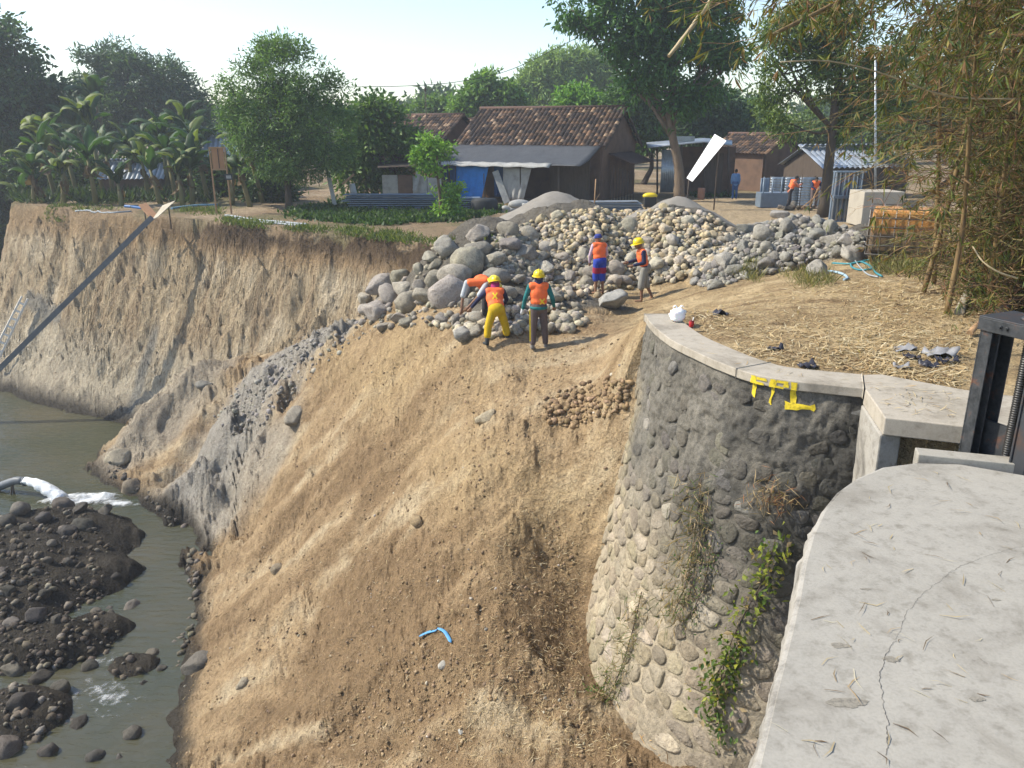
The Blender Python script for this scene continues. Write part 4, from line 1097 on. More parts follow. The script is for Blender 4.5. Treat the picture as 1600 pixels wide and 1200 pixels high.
# single stones on the slope
for (a, b, dpx, me_, c, lab) in ((462, 650, 50, ROCK_B[9], (0.31, 0.275, 0.22), 'grey boulder half buried high in the gravel slide'), (308, 1035, 54, ROCK_B[10], (0.14, 0.125, 0.105), 'long dark boulder lodged in the slope above the water'), (763, 652, 40, ROCK_B[3], (0.43, 0.36, 0.25), 'flat tan stone lying on the earth slope below the workers'), (318, 600, 34, ROCK_B[7], (0.22, 0.205, 0.175), 'dark stone topping the eroded spur above the river'), (652, 812, 34, ROCK_B[0], (0.36, 0.27, 0.16), 'brown clod in the middle of the earth slope'), (693, 1038, 18, ROCK_R[4], (0.62, 0.58, 0.5), 'small white pebble on the earth slope under the blue strap'), (434, 888, 22, ROCK_R[2], (0.33, 0.27, 0.19), 'small rounded stone on the lower slope'), (720, 1142, 14, ROCK_B[4], (0.68, 0.66, 0.6), 'tiny white stone near the bottom of the slope'), (380, 1068, 22, ROCK_R[5], (0.40, 0.34, 0.25), 'pale pebble on the slope above the long dark boulder'), (183, 715, 42, ROCK_B[6], (0.33, 0.285, 0.21), 'tan block at the water edge below the eroded spur'), (205, 760, 34, ROCK_R[8], (0.20, 0.165, 0.12), 'brown boulder at the river bend by the water jet')):
    q = hit_many([(a, b)])[0]; stone('slope_stone', me_, q, dpx * pxm(q) * .55, c, lab, None, 'stone', sink=0.62)
pts = []; sz = []; cs = []
slope = [(700, 535), (990, 520), (985, 620), (930, 800), (890, 900), (900, 1100), (1000, 1200), (270, 1200), (300, 1000), (330, 850), (420, 700), (520, 560)]
addscat(slope, 5000, .010, .085, lambda a, b: (0.27, .195, .12) if ng.random() < .97 else (0.44, .40, .33), ng, sink=.48, patch=.0)
addscat([(850, 620), (940, 590), (990, 600), (980, 640), (900, 670), (850, 660)], 260, .05, .16, lambda a, b: (0.29, .205, .125), ng)
addscat([(660, 1000), (760, 1040), (720, 1200), (480, 1200), (560, 1090)], 500, .015, .07, lambda a, b: (0.34, .25, .155), ng)
rock_scatter('earth_clods', pts, sz, cs, 'crumbled earth clods and pebbles lying on the slope', M_VCS, 8)
# ================================================================== VEGETATION
def leaf_mat(name, rough=0.5, trans=0.35):
    m, nt, b = newmat(name)
    at = N(nt, 'ShaderNodeAttribute', attribute_name='Col')
    nt.links.new(at.outputs['Color'], b.inputs['Base Color']); b.inputs['Roughness'].default_value = rough; b.inputs['Specular IOR Level'].default_value = 0.3
    tr = N(nt, 'ShaderNodeBsdfTranslucent')
    c = mix(nt, at.outputs['Color'], (1.25, 1.35, 0.6), 1.0, 'MULTIPLY'); nt.links.new(c, tr.inputs['Color'])
    ms = N(nt, 'ShaderNodeMixShader'); ms.inputs[0].default_value = trans
    nt.links.new(b.outputs[0], ms.inputs[1]); nt.links.new(tr.outputs[0], ms.inputs[2])
    nt.links.new(ms.outputs[0], nt.nodes['Material Output'].inputs['Surface'])
    return m
M_LEAF = leaf_mat('tree_leaf'); M_BLEAF = leaf_mat('broad_leaf', 0.55, 0.35); M_DRYLEAF = leaf_mat('dry_leaf', 0.8, 0.25)
M_BARK = simple('tree_bark', (0.17, 0.125, 0.085), 0.95, 0.5, 5, bmp=0.9, bdist=0.05, stretch=(1, 1, 0.25))
M_BARKD = simple('dark_bark', (0.075, 0.06, 0.045), 0.95, 0.5, 5, bmp=0.9, bdist=0.05, stretch=(1, 1, 0.25))
def leaves_mesh(name, Cn, D, Ln, Wd, Cl, fold=0.25):
    """rhombic leaves: centre base Cn, direction D, length, width, colour"""
    n = len(Cn); D = D / np.linalg.norm(D, axis=1, keepdims=True)
    rg = np.random.default_rng(n)
    S = np.cross(D, rg.normal(size=(n, 3))); S /= np.linalg.norm(S, axis=1, keepdims=True) + 1e-9
    U_ = np.cross(S, D)
    L = Ln[:, None]; W = Wd[:, None]
    V = np.stack([Cn, Cn + D * L * .45 + S * W * .5 + U_ * W * fold, Cn + D * L - U_ * L * .08, Cn + D * L * .45 - S * W * .5 + U_ * W * fold], 1).reshape(-1, 3)
    b = np.arange(n)[:, None] * 4
    F = np.concatenate([b + np.array([[0, 1, 2]]), b + np.array([[0, 2, 3]])], 0)
    me = mesh_np(name, V, F, False); vcol(me, np.repeat(np.clip(Cl, .005, .9), 4, 0))
    return me
def crown(blobs, n, leaf, width, c0, c1, seed, clump=9, csize=0.5, gap=0.0, shell=0.55, droop=0.25):
    """blobs: (centre Vector, radius or (rx,ry,rz)); n leaves"""
    rg = np.random.default_rng(seed); nc = max(1, n // clump)
    Bc = np.array([tuple(b_[0]) for b_ in blobs]); Br = np.array([(b_[1],) * 3 if not hasattr(b_[1], '__len__') else b_[1] for b_ in blobs], float)
    wt_ = (Br.prod(1)) ** .7; wt_ /= wt_.sum()
    k = rg.choice(len(blobs), nc, p=wt_)
    d_ = rg.normal(size=(nc, 3)); d_ /= np.linalg.norm(d_, axis=1, keepdims=True)
    rad = shell + (1.08 - shell) * rg.random(nc) ** 0.7
    cc = Bc[k] + d_ * rad[:, None] * Br[k]
    cc += 0.28 * Br[k] * np.stack([fbm(cc[:, 0] * .8 + s, cc[:, 1] * .8, cc[:, 2] * .8, 2, 300 + s) for s in range(3)], 1)
    if gap:
        keep = fbm(cc[:, 0] * 0.7, cc[:, 1] * 0.7, cc[:, 2] * 0.9, 3, seed + 5) > gap - 0.5
        cc = cc[keep]; d_ = d_[keep]; nc = len(cc)
    C_ = np.repeat(cc, clump, 0) + rg.normal(size=(nc * clump, 3)) * csize * np.array([.5, .5, .38])
    D = np.repeat(d_, clump, 0) * 0.7 + rg.normal(size=(nc * clump, 3)) * 0.8 + np.array([0, 0, -droop])
    t = rg.random(nc * clump); tc = np.repeat(rg.random(nc), clump)
    Cl = np.array(c0)[None] * (1 - tc)[:, None] + np.array(c1)[None] * tc[:, None]; Cl = Cl * np.array([1.0, 1.08, .9]) * (1.2 + 0.9 * t)[:, None]
    Ln = leaf * (0.6 + 0.8 * rg.random(nc * clump)); Wd = width * (0.7 + 0.6 * rg.random(nc * clump))
    return leaves_mesh('crown', C_, D, Ln, Wd, Cl)
def bl(px, py, Y, r, flat=0.85, depth=1.0):
    q = PY(px, py, Y); s = (Y * cp + (CAM_Z - q.z) * sp_) / FPX
    return (q, (r * s, r * s * depth, r * s * flat))
def tree(name, label, base, trunk_pts, trunk_r, blobs, n, leaf, width, c0, c1, seed, mat=None, leafmat=None, limbs=True, group=None, cat='tree', **kw):
    t = empty(name, base); tag(t, label, cat, group); B = Vector(base)
    mb = MB(); tp = [Vector(q) - B for q in trunk_pts]
    if len(tp) > 1:
        tpp = smooth_line(tp, 14); mb.tube([q + Vector((0.04 * mnoise.noise(q * 1.3), 0.04 * mnoise.noise(q * 1.3 + Vector((9, 0, 0))), 0)) * trunk_r * 8 for q in tpp], [trunk_r * (1.25 if i == 0 else 1.0) * (1 - .55 * i / 13) for i in range(14)], 10)
        if limbs:
            rl = random.Random(seed)
            for (c_, r_) in blobs:
                st_ = tpp[rl.randint(6, 13)]; e = c_ - B
                m1 = st_.lerp(e, .5) + Vector((rl.uniform(-.3, .3), rl.uniform(-.3, .3), rl.uniform(-.5, .1))) * 0.8
                mb.tube(smooth_line([st_, m1, e], 7), [trunk_r * f for f in (.42, .36, .3, .24, .18, .12, .06)], 6)
                for _ in range(3):
                    e2 = e + Vector((rl.uniform(-1, 1) * r_[0], rl.uniform(-1, 1) * r_[1], rl.uniform(-.4, 1) * r_[2])) * .8
                    mb.tube([m1.lerp(e, .6), m1.lerp(e2, .8), e2], [trunk_r * .16, trunk_r * .1, trunk_r * .03], 5)
        mb.build('trunk', mat or M_BARK, t)
    me = crown([(b_[0] - B, b_[1]) for b_ in blobs], n, leaf, width, c0, c1, seed, **kw); link_mesh('crown', me, leafmat or M_LEAF, t)
    return t
# --- tall tree by the house
Y1 = 46.0
base = PY(1062, 309, Y1); base.z = ground(base.x, base.y)
tree('shade_tree', 'tall dark green shade tree with curved trunk right of the tiled house', base,
     [base, PY(1061, 270, Y1), PY(1056, 235, Y1), PY(1049, 205, Y1), PY(1044, 183, Y1), PY(1050, 150, Y1), PY(1045, 110, Y1)], 0.30,
     [bl(a, b, Y1, r) for a, b, r in ((893, 15, 34), (925, 25, 38), (960, 20, 45), (985, 60, 48), (1030, 30, 60), (1090, 20, 60), (1135, 55, 42), (1010, 105, 42), (1060, 90, 55), (1110, 100, 45), (1140, 100, 30), (1000, 140, 30), (1075, 150, 34), (1110, 140, 30), (1060, -30, 70), (980, -30, 60), (1055, 178, 24), (940, 45, 26))],
     34000, 0.38, 0.13, (0.022, 0.055, 0.016), (0.06, 0.12, 0.028), 1, clump=12, csize=.48, gap=0.42, droop=0.6, shell=.35)
# --- feathery tree with the dark trunk near the zinc fence
Y2 = 36.0
base = PY(1287, 330, Y2); base.z = ground(base.x, base.y)
tree('feathery_tree', 'feathery tree with straight dark trunk in front of the zinc fence', base,
     [base, PY(1291, 290, Y2), PY(1297, 240, Y2), PY(1303, 180, Y2), PY(1312, 110, Y2), PY(1318, 30, Y2)], 0.24,
     [bl(a, b, Y2, r) for a, b, r in ((1215, 50, 42), (1262, 40, 48), (1250, 110, 46), (1205, 120, 34), (1225, 165, 36), (1330, 60, 60), (1345, 140, 50), (1305, 20, 60), (1340, 205, 30), (1195, 80, 26), (1380, 90, 46), (1290, 130, 40), (1240, 200, 26), (1400, 150, 40), (1325, 180, 30))],
     30000, 0.22, 0.08, (0.035, 0.06, 0.018), (0.10, 0.125, 0.035), 2, mat=M_BARKD, clump=14, csize=.42, gap=0.53, shell=.35, droop=0.5)
# --- feathery tree at the cliff edge
Y3 = 41.5
base = PY(452, 332, Y3); base.z = ground(base.x, base.y)
tree('feathery_tree', 'rounded feathery tree above the cliff next to the wooden notice board', base,
     [base, PY(450, 290, Y3), PY(446, 240, Y3), PY(440, 190, Y3), PY(435, 130, Y3)], 0.17,
     [bl(a, b, Y3, r) for a, b, r in ((415, 85, 30), (440, 105, 50), (395, 140, 45), (470, 145, 62), (515, 150, 34), (420, 185, 60), (490, 200, 60), (368, 175, 30), (536, 175, 20), (450, 240, 55), (385, 215, 36), (520, 235, 36), (480, 262, 36), (420, 258, 34), (355, 145, 20), (445, 78, 26))],
     46000, 0.20, 0.065, (0.03, 0.06, 0.02), (0.10, 0.15, 0.045), 3, mat=M_BARKD, clump=16, csize=.38, gap=0.34, shell=.3, droop=0.2)
for a, b, lab in ((430, 328, 0), (470, 330, 0), (505, 322, 0)):
    pass
# --- shrubby tree with climbing vine before the house
Y4 = 37.0
base = PY(688, 345, Y4); base.z = ground(base.x, base.y)
tree('vine_shrub', 'slim bright green shrub tree standing before the tiled house', base,
     [base, PY(688, 315, Y4), PY(684, 275, Y4), PY(682, 225, Y4)], 0.08,
     [bl(a, b, Y4, r) for a, b, r in ((676, 222, 15), (692, 235, 20), (668, 252, 20), (690, 262, 22), (700, 285, 18), (694, 305, 20), (700, 325, 18), (660, 238, 10), (708, 250, 12))],
     5200, 0.22, 0.10, (0.05, 0.105, 0.02), (0.14, 0.22, 0.04), 4, clump=9, csize=.3, gap=0.3)
# --- trees behind and between, with the soft haze of distance
BG = [
    ('broadleaf_tree', 'dark broadleaf tree at the far left edge above the canyon', 58, (20, 300), [(12, 80, 46), (45, 140, 48), (5, 175, 70), (80, 150, 30), (50, 205, 50), (-60, 150, 90), (-40, 60, 60)], 11000, 0.42, .2, (0.018, 0.034, 0.02), (0.04, 0.065, 0.028)),
    ('bamboo_tree', 'dark drooping bamboo grove behind the banana plants', 70, (230, 290), [(150, 105, 34), (190, 95, 36), (215, 135, 50), (130, 165, 46), (262, 130, 44), (295, 150, 32), (250, 175, 50), (175, 180, 60), (310, 185, 30)], 13000, 0.55, .12, (0.02, 0.036, 0.026), (0.05, 0.075, 0.042)),
    ('leafy_tree', 'green leafy tree between the feathery tree and the tiled roofs', 47, (595, 310), [(575, 170, 26), (600, 190, 34), (560, 205, 34), (590, 235, 44), (625, 240, 34), (560, 265, 40), (608, 275, 36), (640, 215, 16)], 7500, 0.34, .15, (0.03, 0.058, 0.018), (0.075, 0.11, 0.03)),
    ('small_tree', 'small hazy tree over the left tiled roof', 72, (672, 260), [(660, 178, 20), (685, 172, 22), (705, 185, 18), (645, 190, 16)], 3000, 0.5, .2, (0.05, 0.08, 0.03), (0.09, 0.13, 0.045)),
    ('leafy_tree', 'sunlit leafy tree behind the left end of the tiled ridge', 68, (755, 260), [(740, 165, 30), (765, 135, 24), (785, 155, 28), (725, 180, 22), (800, 165, 20), (752, 140, 18)], 5200, 0.5, .2, (0.04, 0.075, 0.022), (0.10, 0.15, 0.04)),
    ('bamboo_tree', 'pale green bamboo grove rising behind the tiled roof', 88, (880, 260), [(832, 130, 26), (850, 110, 28), (880, 105, 32), (915, 95, 26), (938, 110, 24), (820, 160, 26), (860, 150, 36), (905, 145, 36), (945, 140, 18), (930, 165, 24), (810, 140, 14)], 15000, 0.6, .14, (0.075, 0.11, 0.04), (0.15, 0.19, 0.07)),
    ('round_bush', 'bright green round tree crown behind the tiled ridge', 62, (905, 260), [(900, 160, 26), (925, 170, 22), (880, 172, 18)], 3000, 0.4, .16, (0.05, 0.10, 0.02), (0.11, 0.18, 0.035)),
    ('leafy_tree', 'dense green tree between the tiled gable and the curved trunk', 60, (1005, 290), [(990, 150, 36), (1010, 190, 34), (1020, 220, 24), (1000, 235, 22), (965, 165, 22)], 5500, 0.4, .16, (0.025, 0.05, 0.018), (0.06, 0.10, 0.03)),
    ('leafy_tree', 'dark tree behind the white sheet and curved trunk', 64, (1100, 290), [(1090, 160, 40), (1120, 180, 36), (1145, 205, 26), (1085, 205, 26), (1110, 215, 26), (1130, 160, 24)], 6500, 0.45, .17, (0.02, 0.04, 0.022), (0.05, 0.08, 0.035)),
    ('leafy_tree', 'hazy small tree left of the feathery tree with dark trunk', 66, (1190, 280), [(1165, 200, 20), (1185, 180, 22), (1205, 205, 22), (1175, 225, 18), (1160, 170, 12)], 3600, 0.45, .17, (0.045, 0.075, 0.03), (0.09, 0.13, 0.045)),
    ('leafy_tree', 'olive green tree mass behind the zinc fence', 62, (1245, 280), [(1225, 215, 28), (1255, 205, 34), (1240, 240, 28), (1275, 235, 24), (1300, 215, 30), (1215, 245, 16)], 5500, 0.4, .15, (0.05, 0.075, 0.03), (0.10, 0.12, 0.045)),
    ('leafy_tree', 'shaded tree far behind the bamboo thicket', 48, (1450, 300), [(1400, 200, 50), (1460, 170, 70), (1530, 190, 70), (1600, 170, 80), (1430, 110, 60), (1560, 90, 80), (1500, 60, 70)], 9000, 0.4, .16, (0.04, 0.055, 0.02), (0.085, 0.10, 0.035)),
]
for i, (nm, lab, Yb, bp, bls, n, lf, wd, c0, c1) in enumerate(BG):
    q = PY(bp[0], bp[1], Yb); q.z = 0.0
    b_ = [bl(a, b, Yb, r) for a, b, r in bls]
    top = b_[len(b_) // 2][0]
    tree(nm, lab, q, [q, q.lerp(top, .4) + Vector((.3, 0, 0)), q.lerp(top, .8)], 0.22, b_, int(n * 1.7), lf, wd * 1.1, tuple(x * 1.15 for x in c0), tuple(x * 1.2 for x in c1), 40 + i, mat=M_BARKD, clump=9, csize=.55, gap=0.28, shell=.35)
# low trees that close the horizon further back
hz = random.Random(9)
for i in range(16):
    px = -60 + i * 110 + hz.uniform(-25, 25); Yb = hz.uniform(95, 115)
    q = PY(px, 215, Yb); q.z = 0
    hgt = hz.uniform(20, 42) if i not in (3, 4, 5) else 14
    b_ = [bl(px + hz.uniform(-45, 45), 205 - hz.uniform(0, hgt), Yb, hz.uniform(22, 36)) for _ in range(9)]
    tree('far_tree', 'hazy distant tree in the line closing the horizon', q, [q, q + Vector((0, 0, 2.5))], .3, b_, 3600, 1.1, .5, (0.03, 0.05, 0.03), (0.06, 0.085, 0.045), 80 + i, limbs=False, group='distant trees closing the horizon', csize=1.1)

# --- banana plants
def banana_leaf(k):
    rnd = random.Random(k); mb = MB(); L = []; nseg = 11; bend = rnd.uniform(.6, 1.7); rows = []
    p_ = Vector((0, 0, 0)); ang = rnd.uniform(1.05, 1.45)
    for i in range(nseg + 1):
        t = i / nseg; w = 0.135 * math.sin(math.pi * min(1, (t * .92 + .08))) ** .55 * (0.25 if t < .12 else 1)
        if t > .96: w = .02
        tw = 1 + (0.25 * rnd.uniform(-1, 1) if 0 < i < nseg else 0); tw2 = 1 + (0.25 * rnd.uniform(-1, 1) if 0 < i < nseg else 0)
        up = Vector((-math.sin(ang), 0, math.cos(ang)))
        rows.append([p_ + Vector((0, w * tw, 0)) + up * w * (-.25), p_ + Vector((0, w * .5, 0)) + up * w * .22, p_.copy(), p_ + Vector((0, -w * .5, 0)) + up * w * .22, p_ + Vector((0, -w * tw2, 0)) + up * w * (-.25)])
        p_ = p_ + Vector((math.cos(ang), 0, math.sin(ang))) * (1.0 / nseg); ang -= bend * 2.0 / nseg * (0.4 + t)
    mb.sheet(rows); me = mb.mesh('leaf'); g_ = rnd.uniform(.7, 1.25)
    base_c = np.array([0.030, 0.066, 0.018]) if k % 3 else np.array([0.11, 0.14, 0.03])
    nv = len(me.vertices); cl_ = np.repeat(base_c[None] * g_, nv, 0); cl_[2::5] *= 1.6; vcol(me, cl_); me.materials.append(M_BLEAF)
    return me
BLEAF = [banana_leaf(k) for k in range(9)]
dead = []
for k in range(3):
    me = BLEAF[k].copy(); vcol_ = me.color_attributes['Col']; arr = np.ones((len(me.vertices), 4), np.float32); arr[:, :3] = (0.13, 0.088, 0.045); vcol_.data.foreach_set('color', arr.ravel()); me.materials.clear(); me.materials.append(M_DRYLEAF); dead.append(me)
M_BSTEM = simple('banana_stem', (0.16, 0.15, 0.06), 0.7, 0.5, 4, c2=(0.12, 0.08, 0.04), bmp=0.4, bdist=0.03, stretch=(1, 1, .3))
brn = random.Random(17)
BAN = [(52, 312, 45, 1.5), (88, 308, 47, 1.8), (122, 306, 49, 2.1), (150, 318, 44, 1.5), (178, 306, 48, 2.2), (205, 300, 51, 2.4), (232, 306, 47, 2.2), (250, 314, 44.5, 1.8), (275, 308, 46, 2.3), (300, 312, 44.5, 1.9), (325, 310, 46, 1.7), (390, 318, 43, 1.6), (410, 312, 45, 1.8), (140, 285, 57, 3.2), (185, 280, 60, 3.6), (225, 280, 58, 3.4), (285, 285, 56, 3.2), (330, 290, 54, 2.6), (70, 290, 56, 2.6), (100, 325, 44, 1.0), (362, 316, 44, 1.2), (32, 300, 50, 2.2), (110, 296, 52, 2.8), (160, 292, 51.5, 2.9), (212, 290, 51.8, 3.0), (262, 292, 51, 2.8), (310, 296, 50, 2.6), (190, 322, 43.5, .9), (68, 322, 45, .9), (285, 318, 43.8, 1.0)]
for i, (px, py, Yb, hs) in enumerate(BAN):
    q = PY(px, py, Yb); q.z = ground(q.x, q.y) if Yb < 55 else 0.0; hs *= brn.uniform(.75, 1.75)
    where = 'behind the first row' if Yb > 52 else 'near the cliff edge'
    side = 'left of the wooden trough' if px < 240 else ('beside the wooden notice board' if px < 350 else 'under the feathery tree')
    b_ = empty('banana_plant', q, (brn.uniform(-.16, .16), brn.uniform(-.2, .2), 0)); tag(b_, (ORD[sorted([b2[0] for b2 in BAN if (b2[2] > 52) == (Yb > 52)]).index(px)] + ' banana plant from the left in the ' + ('back row' if Yb > 52 else 'front row by the cliff')), 'banana plant', 'banana plants')
    mb = MB(); mb.tube([(0, 0, -.1), (.03, .02, hs * .5), (.0, .05, hs)], [.15, .12, .06], 8); mb.build('stem', M_BSTEM, b_)
    nl = brn.randint(6, 12); a0 = brn.uniform(0, 6.28)
    for k in range(nl):
        me = BLEAF[brn.randrange(9)]
        o = bpy.data.objects.new('leaf', me); COL.objects.link(o); o.parent = b_
        a = a0 + k * 2.4; s = brn.uniform(1.2, 2.4) * (0.7 + .12 * hs)
        o.matrix_local = Matrix.Translation((0, 0.03, hs * (0.88 + .12 * k / nl))) @ Matrix.Rotation(a, 4, 'Z') @ Matrix.Rotation(brn.uniform(-.35, .35) - (0.25 if k > nl - 3 else 0), 4, 'Y') @ Matrix.Rotation(brn.uniform(-.4, .4), 4, 'X') @ Matrix.Scale(s, 4)
    for k in range(brn.randint(2, 4)):
        o = bpy.data.objects.new('dry_leaf', dead[k % 3]); COL.objects.link(o); o.parent = b_
        o.matrix_local = Matrix.Translation((0, 0, hs * .85)) @ Matrix.Rotation(a0 + k * 2.1 + .6, 4, 'Z') @ Matrix.Rotation(2.45 + brn.uniform(-.15, .15), 4, 'Y') @ Matrix.Rotation(brn.uniform(-.6, .6), 4, 'X') @ Matrix.Diagonal((brn.uniform(.9, 1.4), 1.3, .8, 1))

# dark shrubs filling the ground between the banana plants
for k_, (px, py, Y) in enumerate(((30, 285, 54), (75, 275, 55), (120, 280, 54), (165, 285, 53.5), (210, 282, 54), (255, 285, 53), (300, 285, 53), (345, 285, 50), (395, 290, 49), (420, 300, 46))):
    q = PY(px, py + 20, Y); q.z = 0
    tree('leafy_shrub', ORD[k_] + ' dark leafy shrub from the left behind the banana plants', q, [q, q + Vector((0, 0, .8))], .06, [bl(px - 14, py, Y, 20), bl(px + 12, py - 4, Y, 22), bl(px, py - 24, Y, 18), bl(px + 20, py + 8, Y, 14)], 2300, .42, .2, (0.016, 0.034, 0.012), (0.045, 0.075, 0.022), 170 + k_, cat='shrub', group='shrubs behind the banana plants', limbs=False, csize=.5)
# --- thorny bamboo thicket on the platform
bamr = random.Random(31); bg_ = np.random.default_rng(31)
M_CULM = simple('bamboo_culm', (0.20, 0.135, 0.06), 0.6, 0.5, 5, c2=(0.10, 0.06, 0.035), bmp=0.3, bdist=0.01, stretch=(1, 1, .3))
M_CANE = simple('dry_pale_cane', (0.42, 0.33, 0.19), 0.6, 0.35, 6, bmp=0.2, bdist=0.01)
M_TWIG = vc_mat('bamboo_twig', 0.85, (10, 50), 0.2)
bt = empty('bamboo_thicket', (8.6, 14.0, 1.0)); BTO = Vector(bt.location)
tag(bt, 'tangled thorny bamboo thicket with dry brown branches and hanging leaves at the right', 'bamboo')
class Strands:
    """many thin three sided strands in one mesh"""
    def __init__(self): self.V = []; self.F = []; self.C = []; self.n = 0
    def add(self, pts, r0, r1, col):
        P_ = np.array([tuple(q) for q in pts]); m_ = len(P_); t = np.gradient(P_, axis=0); t /= np.linalg.norm(t, axis=1, keepdims=True) + 1e-9
        s = np.cross(t, np.array([.31, .53, .79])); s /= np.linalg.norm(s, axis=1, keepdims=True) + 1e-9; u = np.cross(t, s)
        r = np.linspace(r0, r1, m_)[:, None]
        ring = [P_ + (s * math.cos(a) + u * math.sin(a)) * r for a in (0, 2.094, 4.189)]
        V = np.stack(ring, 1).reshape(-1, 3); i = np.arange(m_ - 1)[:, None] * 3 + self.n
        for k in range(3):
            k2 = (k + 1) % 3
            self.F.append(np.concatenate([i + k, i + k2, i + 3 + k2, i + 3 + k], 1))
        self.V.append(V); self.C.append(np.repeat(np.array(col)[None], len(V), 0)); self.n += len(V)
    def build(self, name, mat, parent, off):
        me = mesh_np(name, np.concatenate(self.V) - np.array(off), np.concatenate(self.F), True); vcol(me, np.concatenate(self.C)); return link_mesh(name, me, mat, parent)
culms = []
CUL = [((8.0, 13.2), (7.2, 12.6, 6.0), (6.4, 11.4, 8.6)), ((9.0, 14.2), (9.3, 14.0, 6.0), (8.4, 12.4, 9.0)), ((7.5, 14.4), (7.7, 14.2, 5.0), (7.3, 13.6, 8.5)), ((8.6, 13.6), (7.4, 12.0, 5.8), (4.6, 10.4, 7.2)), ((9.6, 13.0), (9.9, 12.6, 5.0), (9.0, 10.6, 8.6)), ((10.2, 14.6), (10.4, 14.2, 6), (9.6, 12.4, 9)), ((9.2, 15.2), (8.6, 15.0, 6), (6.6, 14.0, 8.8)), ((8.2, 15.4), (7.4, 15.2, 5.5), (5.2, 14.6, 7.6)), ((10.8, 13.2), (10.6, 12.6, 5), (9.6, 10.0, 8)), ((9.4, 12.2), (9.0, 11.4, 4.6), (7.2, 9.6, 6.6)), ((8.8, 14.8), (8.9, 14.8, 6), (8.7, 14.0, 9.4)), ((7.1, 12.8), (6.9, 12.6, 3.6), (6.3, 12.0, 5.8))]
for (b_, m_, e_) in CUL:
    gz = ground(b_[0], b_[1]); p0 = Vector((b_[0], b_[1], gz)); pts_ = smooth_line([p0, p0.lerp(Vector(m_), .5) + Vector((.1, .05, 0)), Vector(m_), Vector(m_).lerp(Vector(e_), .6) + Vector((0, 0, .35)), Vector(e_)], 26)
    mb = MB(); rad = [0.045 * (1 - .75 * i / 25) * (1.18 if i % 2 else 1) for i in range(26)]
    mb.tube([q - BTO for q in pts_], rad, 8); mb.build('culm', M_CULM, bt); culms.append(pts_)
st_ = Strands(); lC = []; lD = []; lL = []; lW = []; lCol = []
def addleaf(p_, d_, L, W, c):
    lC.append(tuple(p_)); lD.append(tuple(d_)); lL.append(L); lW.append(W); lCol.append(c)
def fan(p_, n, dirn, scale=1.0):
    for _ in range(n):
        d_ = Vector(dirn) * .6 + Vector((bamr.gauss(0, .5), bamr.gauss(0, .5), -0.55 + bamr.gauss(0, .35)))
        k = bamr.random()
        c = (0.13, 0.155, 0.03) if k < .30 else ((0.07, 0.105, 0.025) if k < .52 else ((0.22, 0.18, 0.05) if k < .76 else (0.22, 0.125, 0.055)))
        f = bamr.uniform(.7, 1.25); addleaf(p_, d_, bamr.uniform(.13, .25) * scale, bamr.uniform(.018, .03) * scale, (c[0] * f, c[1] * f, c[2] * f))
def branch(p0, d0, L, r, depth, leafy, col):
    n = 4; pts_ = [Vector(p0)]; d_ = Vector(d0).normalized()
    for i in range(n):
        d_ = (d_ + Vector((bamr.gauss(0, .18), bamr.gauss(0, .18), bamr.gauss(0, .16) - .06))).normalized(); pts_.append(pts_[-1] + d_ * (L / n))
    st_.add(pts_, r, r * .35, col)
    if depth > 0:
        for i in range(bamr.randint(4, 7)):
            k = bamr.randint(1, n); d2 = (d_ * .35 + Vector((bamr.gauss(0, 1), bamr.gauss(0, 1), bamr.gauss(0, .7)))).normalized()
            branch(pts_[k], d2, L * bamr.uniform(.25, .55), r * .5, depth - 1, leafy, tuple(x * bamr.uniform(.8, 1.3) for x in col))
    elif bamr.random() < leafy:
        fan(pts_[-1], bamr.randint(3, 6), d_)
BR = [(0.15, 0.095, 0.045), (0.24, 0.175, 0.08), (0.095, 0.062, 0.035), (0.16, 0.13, 0.055)]
for pts_ in culms:
    for k in range(6, 26):
        for _ in range(2):
            a = bamr.uniform(0, 6.28); d_ = Vector((math.cos(a) - .25, math.sin(a) - .25, bamr.uniform(-.15, .35)))
            branch(pts_[k], d_, bamr.uniform(.8, 2.2) * (1 if k > 9 else .8), .010, 2 if bamr.random() < .5 else 1, .55 if k > 13 else .22, BR[bamr.randrange(4)])
# lower tangle
for _ in range(1100):
    p_ = Vector((bamr.gauss(9.3, 1.2), bamr.gauss(13.9, 1.2), 0)); p_.x = max(p_.x, .545 * (.953 * p_.y + .9) + abs(bamr.gauss(0, .5)) + .25); p_.z = ground(p_.x, p_.y) + abs(bamr.gauss(0, 1.7)) + .1
    a = bamr.uniform(0, 6.28); branch(p_, Vector((math.cos(a), math.sin(a), bamr.uniform(-.2, .5))), bamr.uniform(.6, 1.6), .014, 1, .30, BR[bamr.randrange(4)])
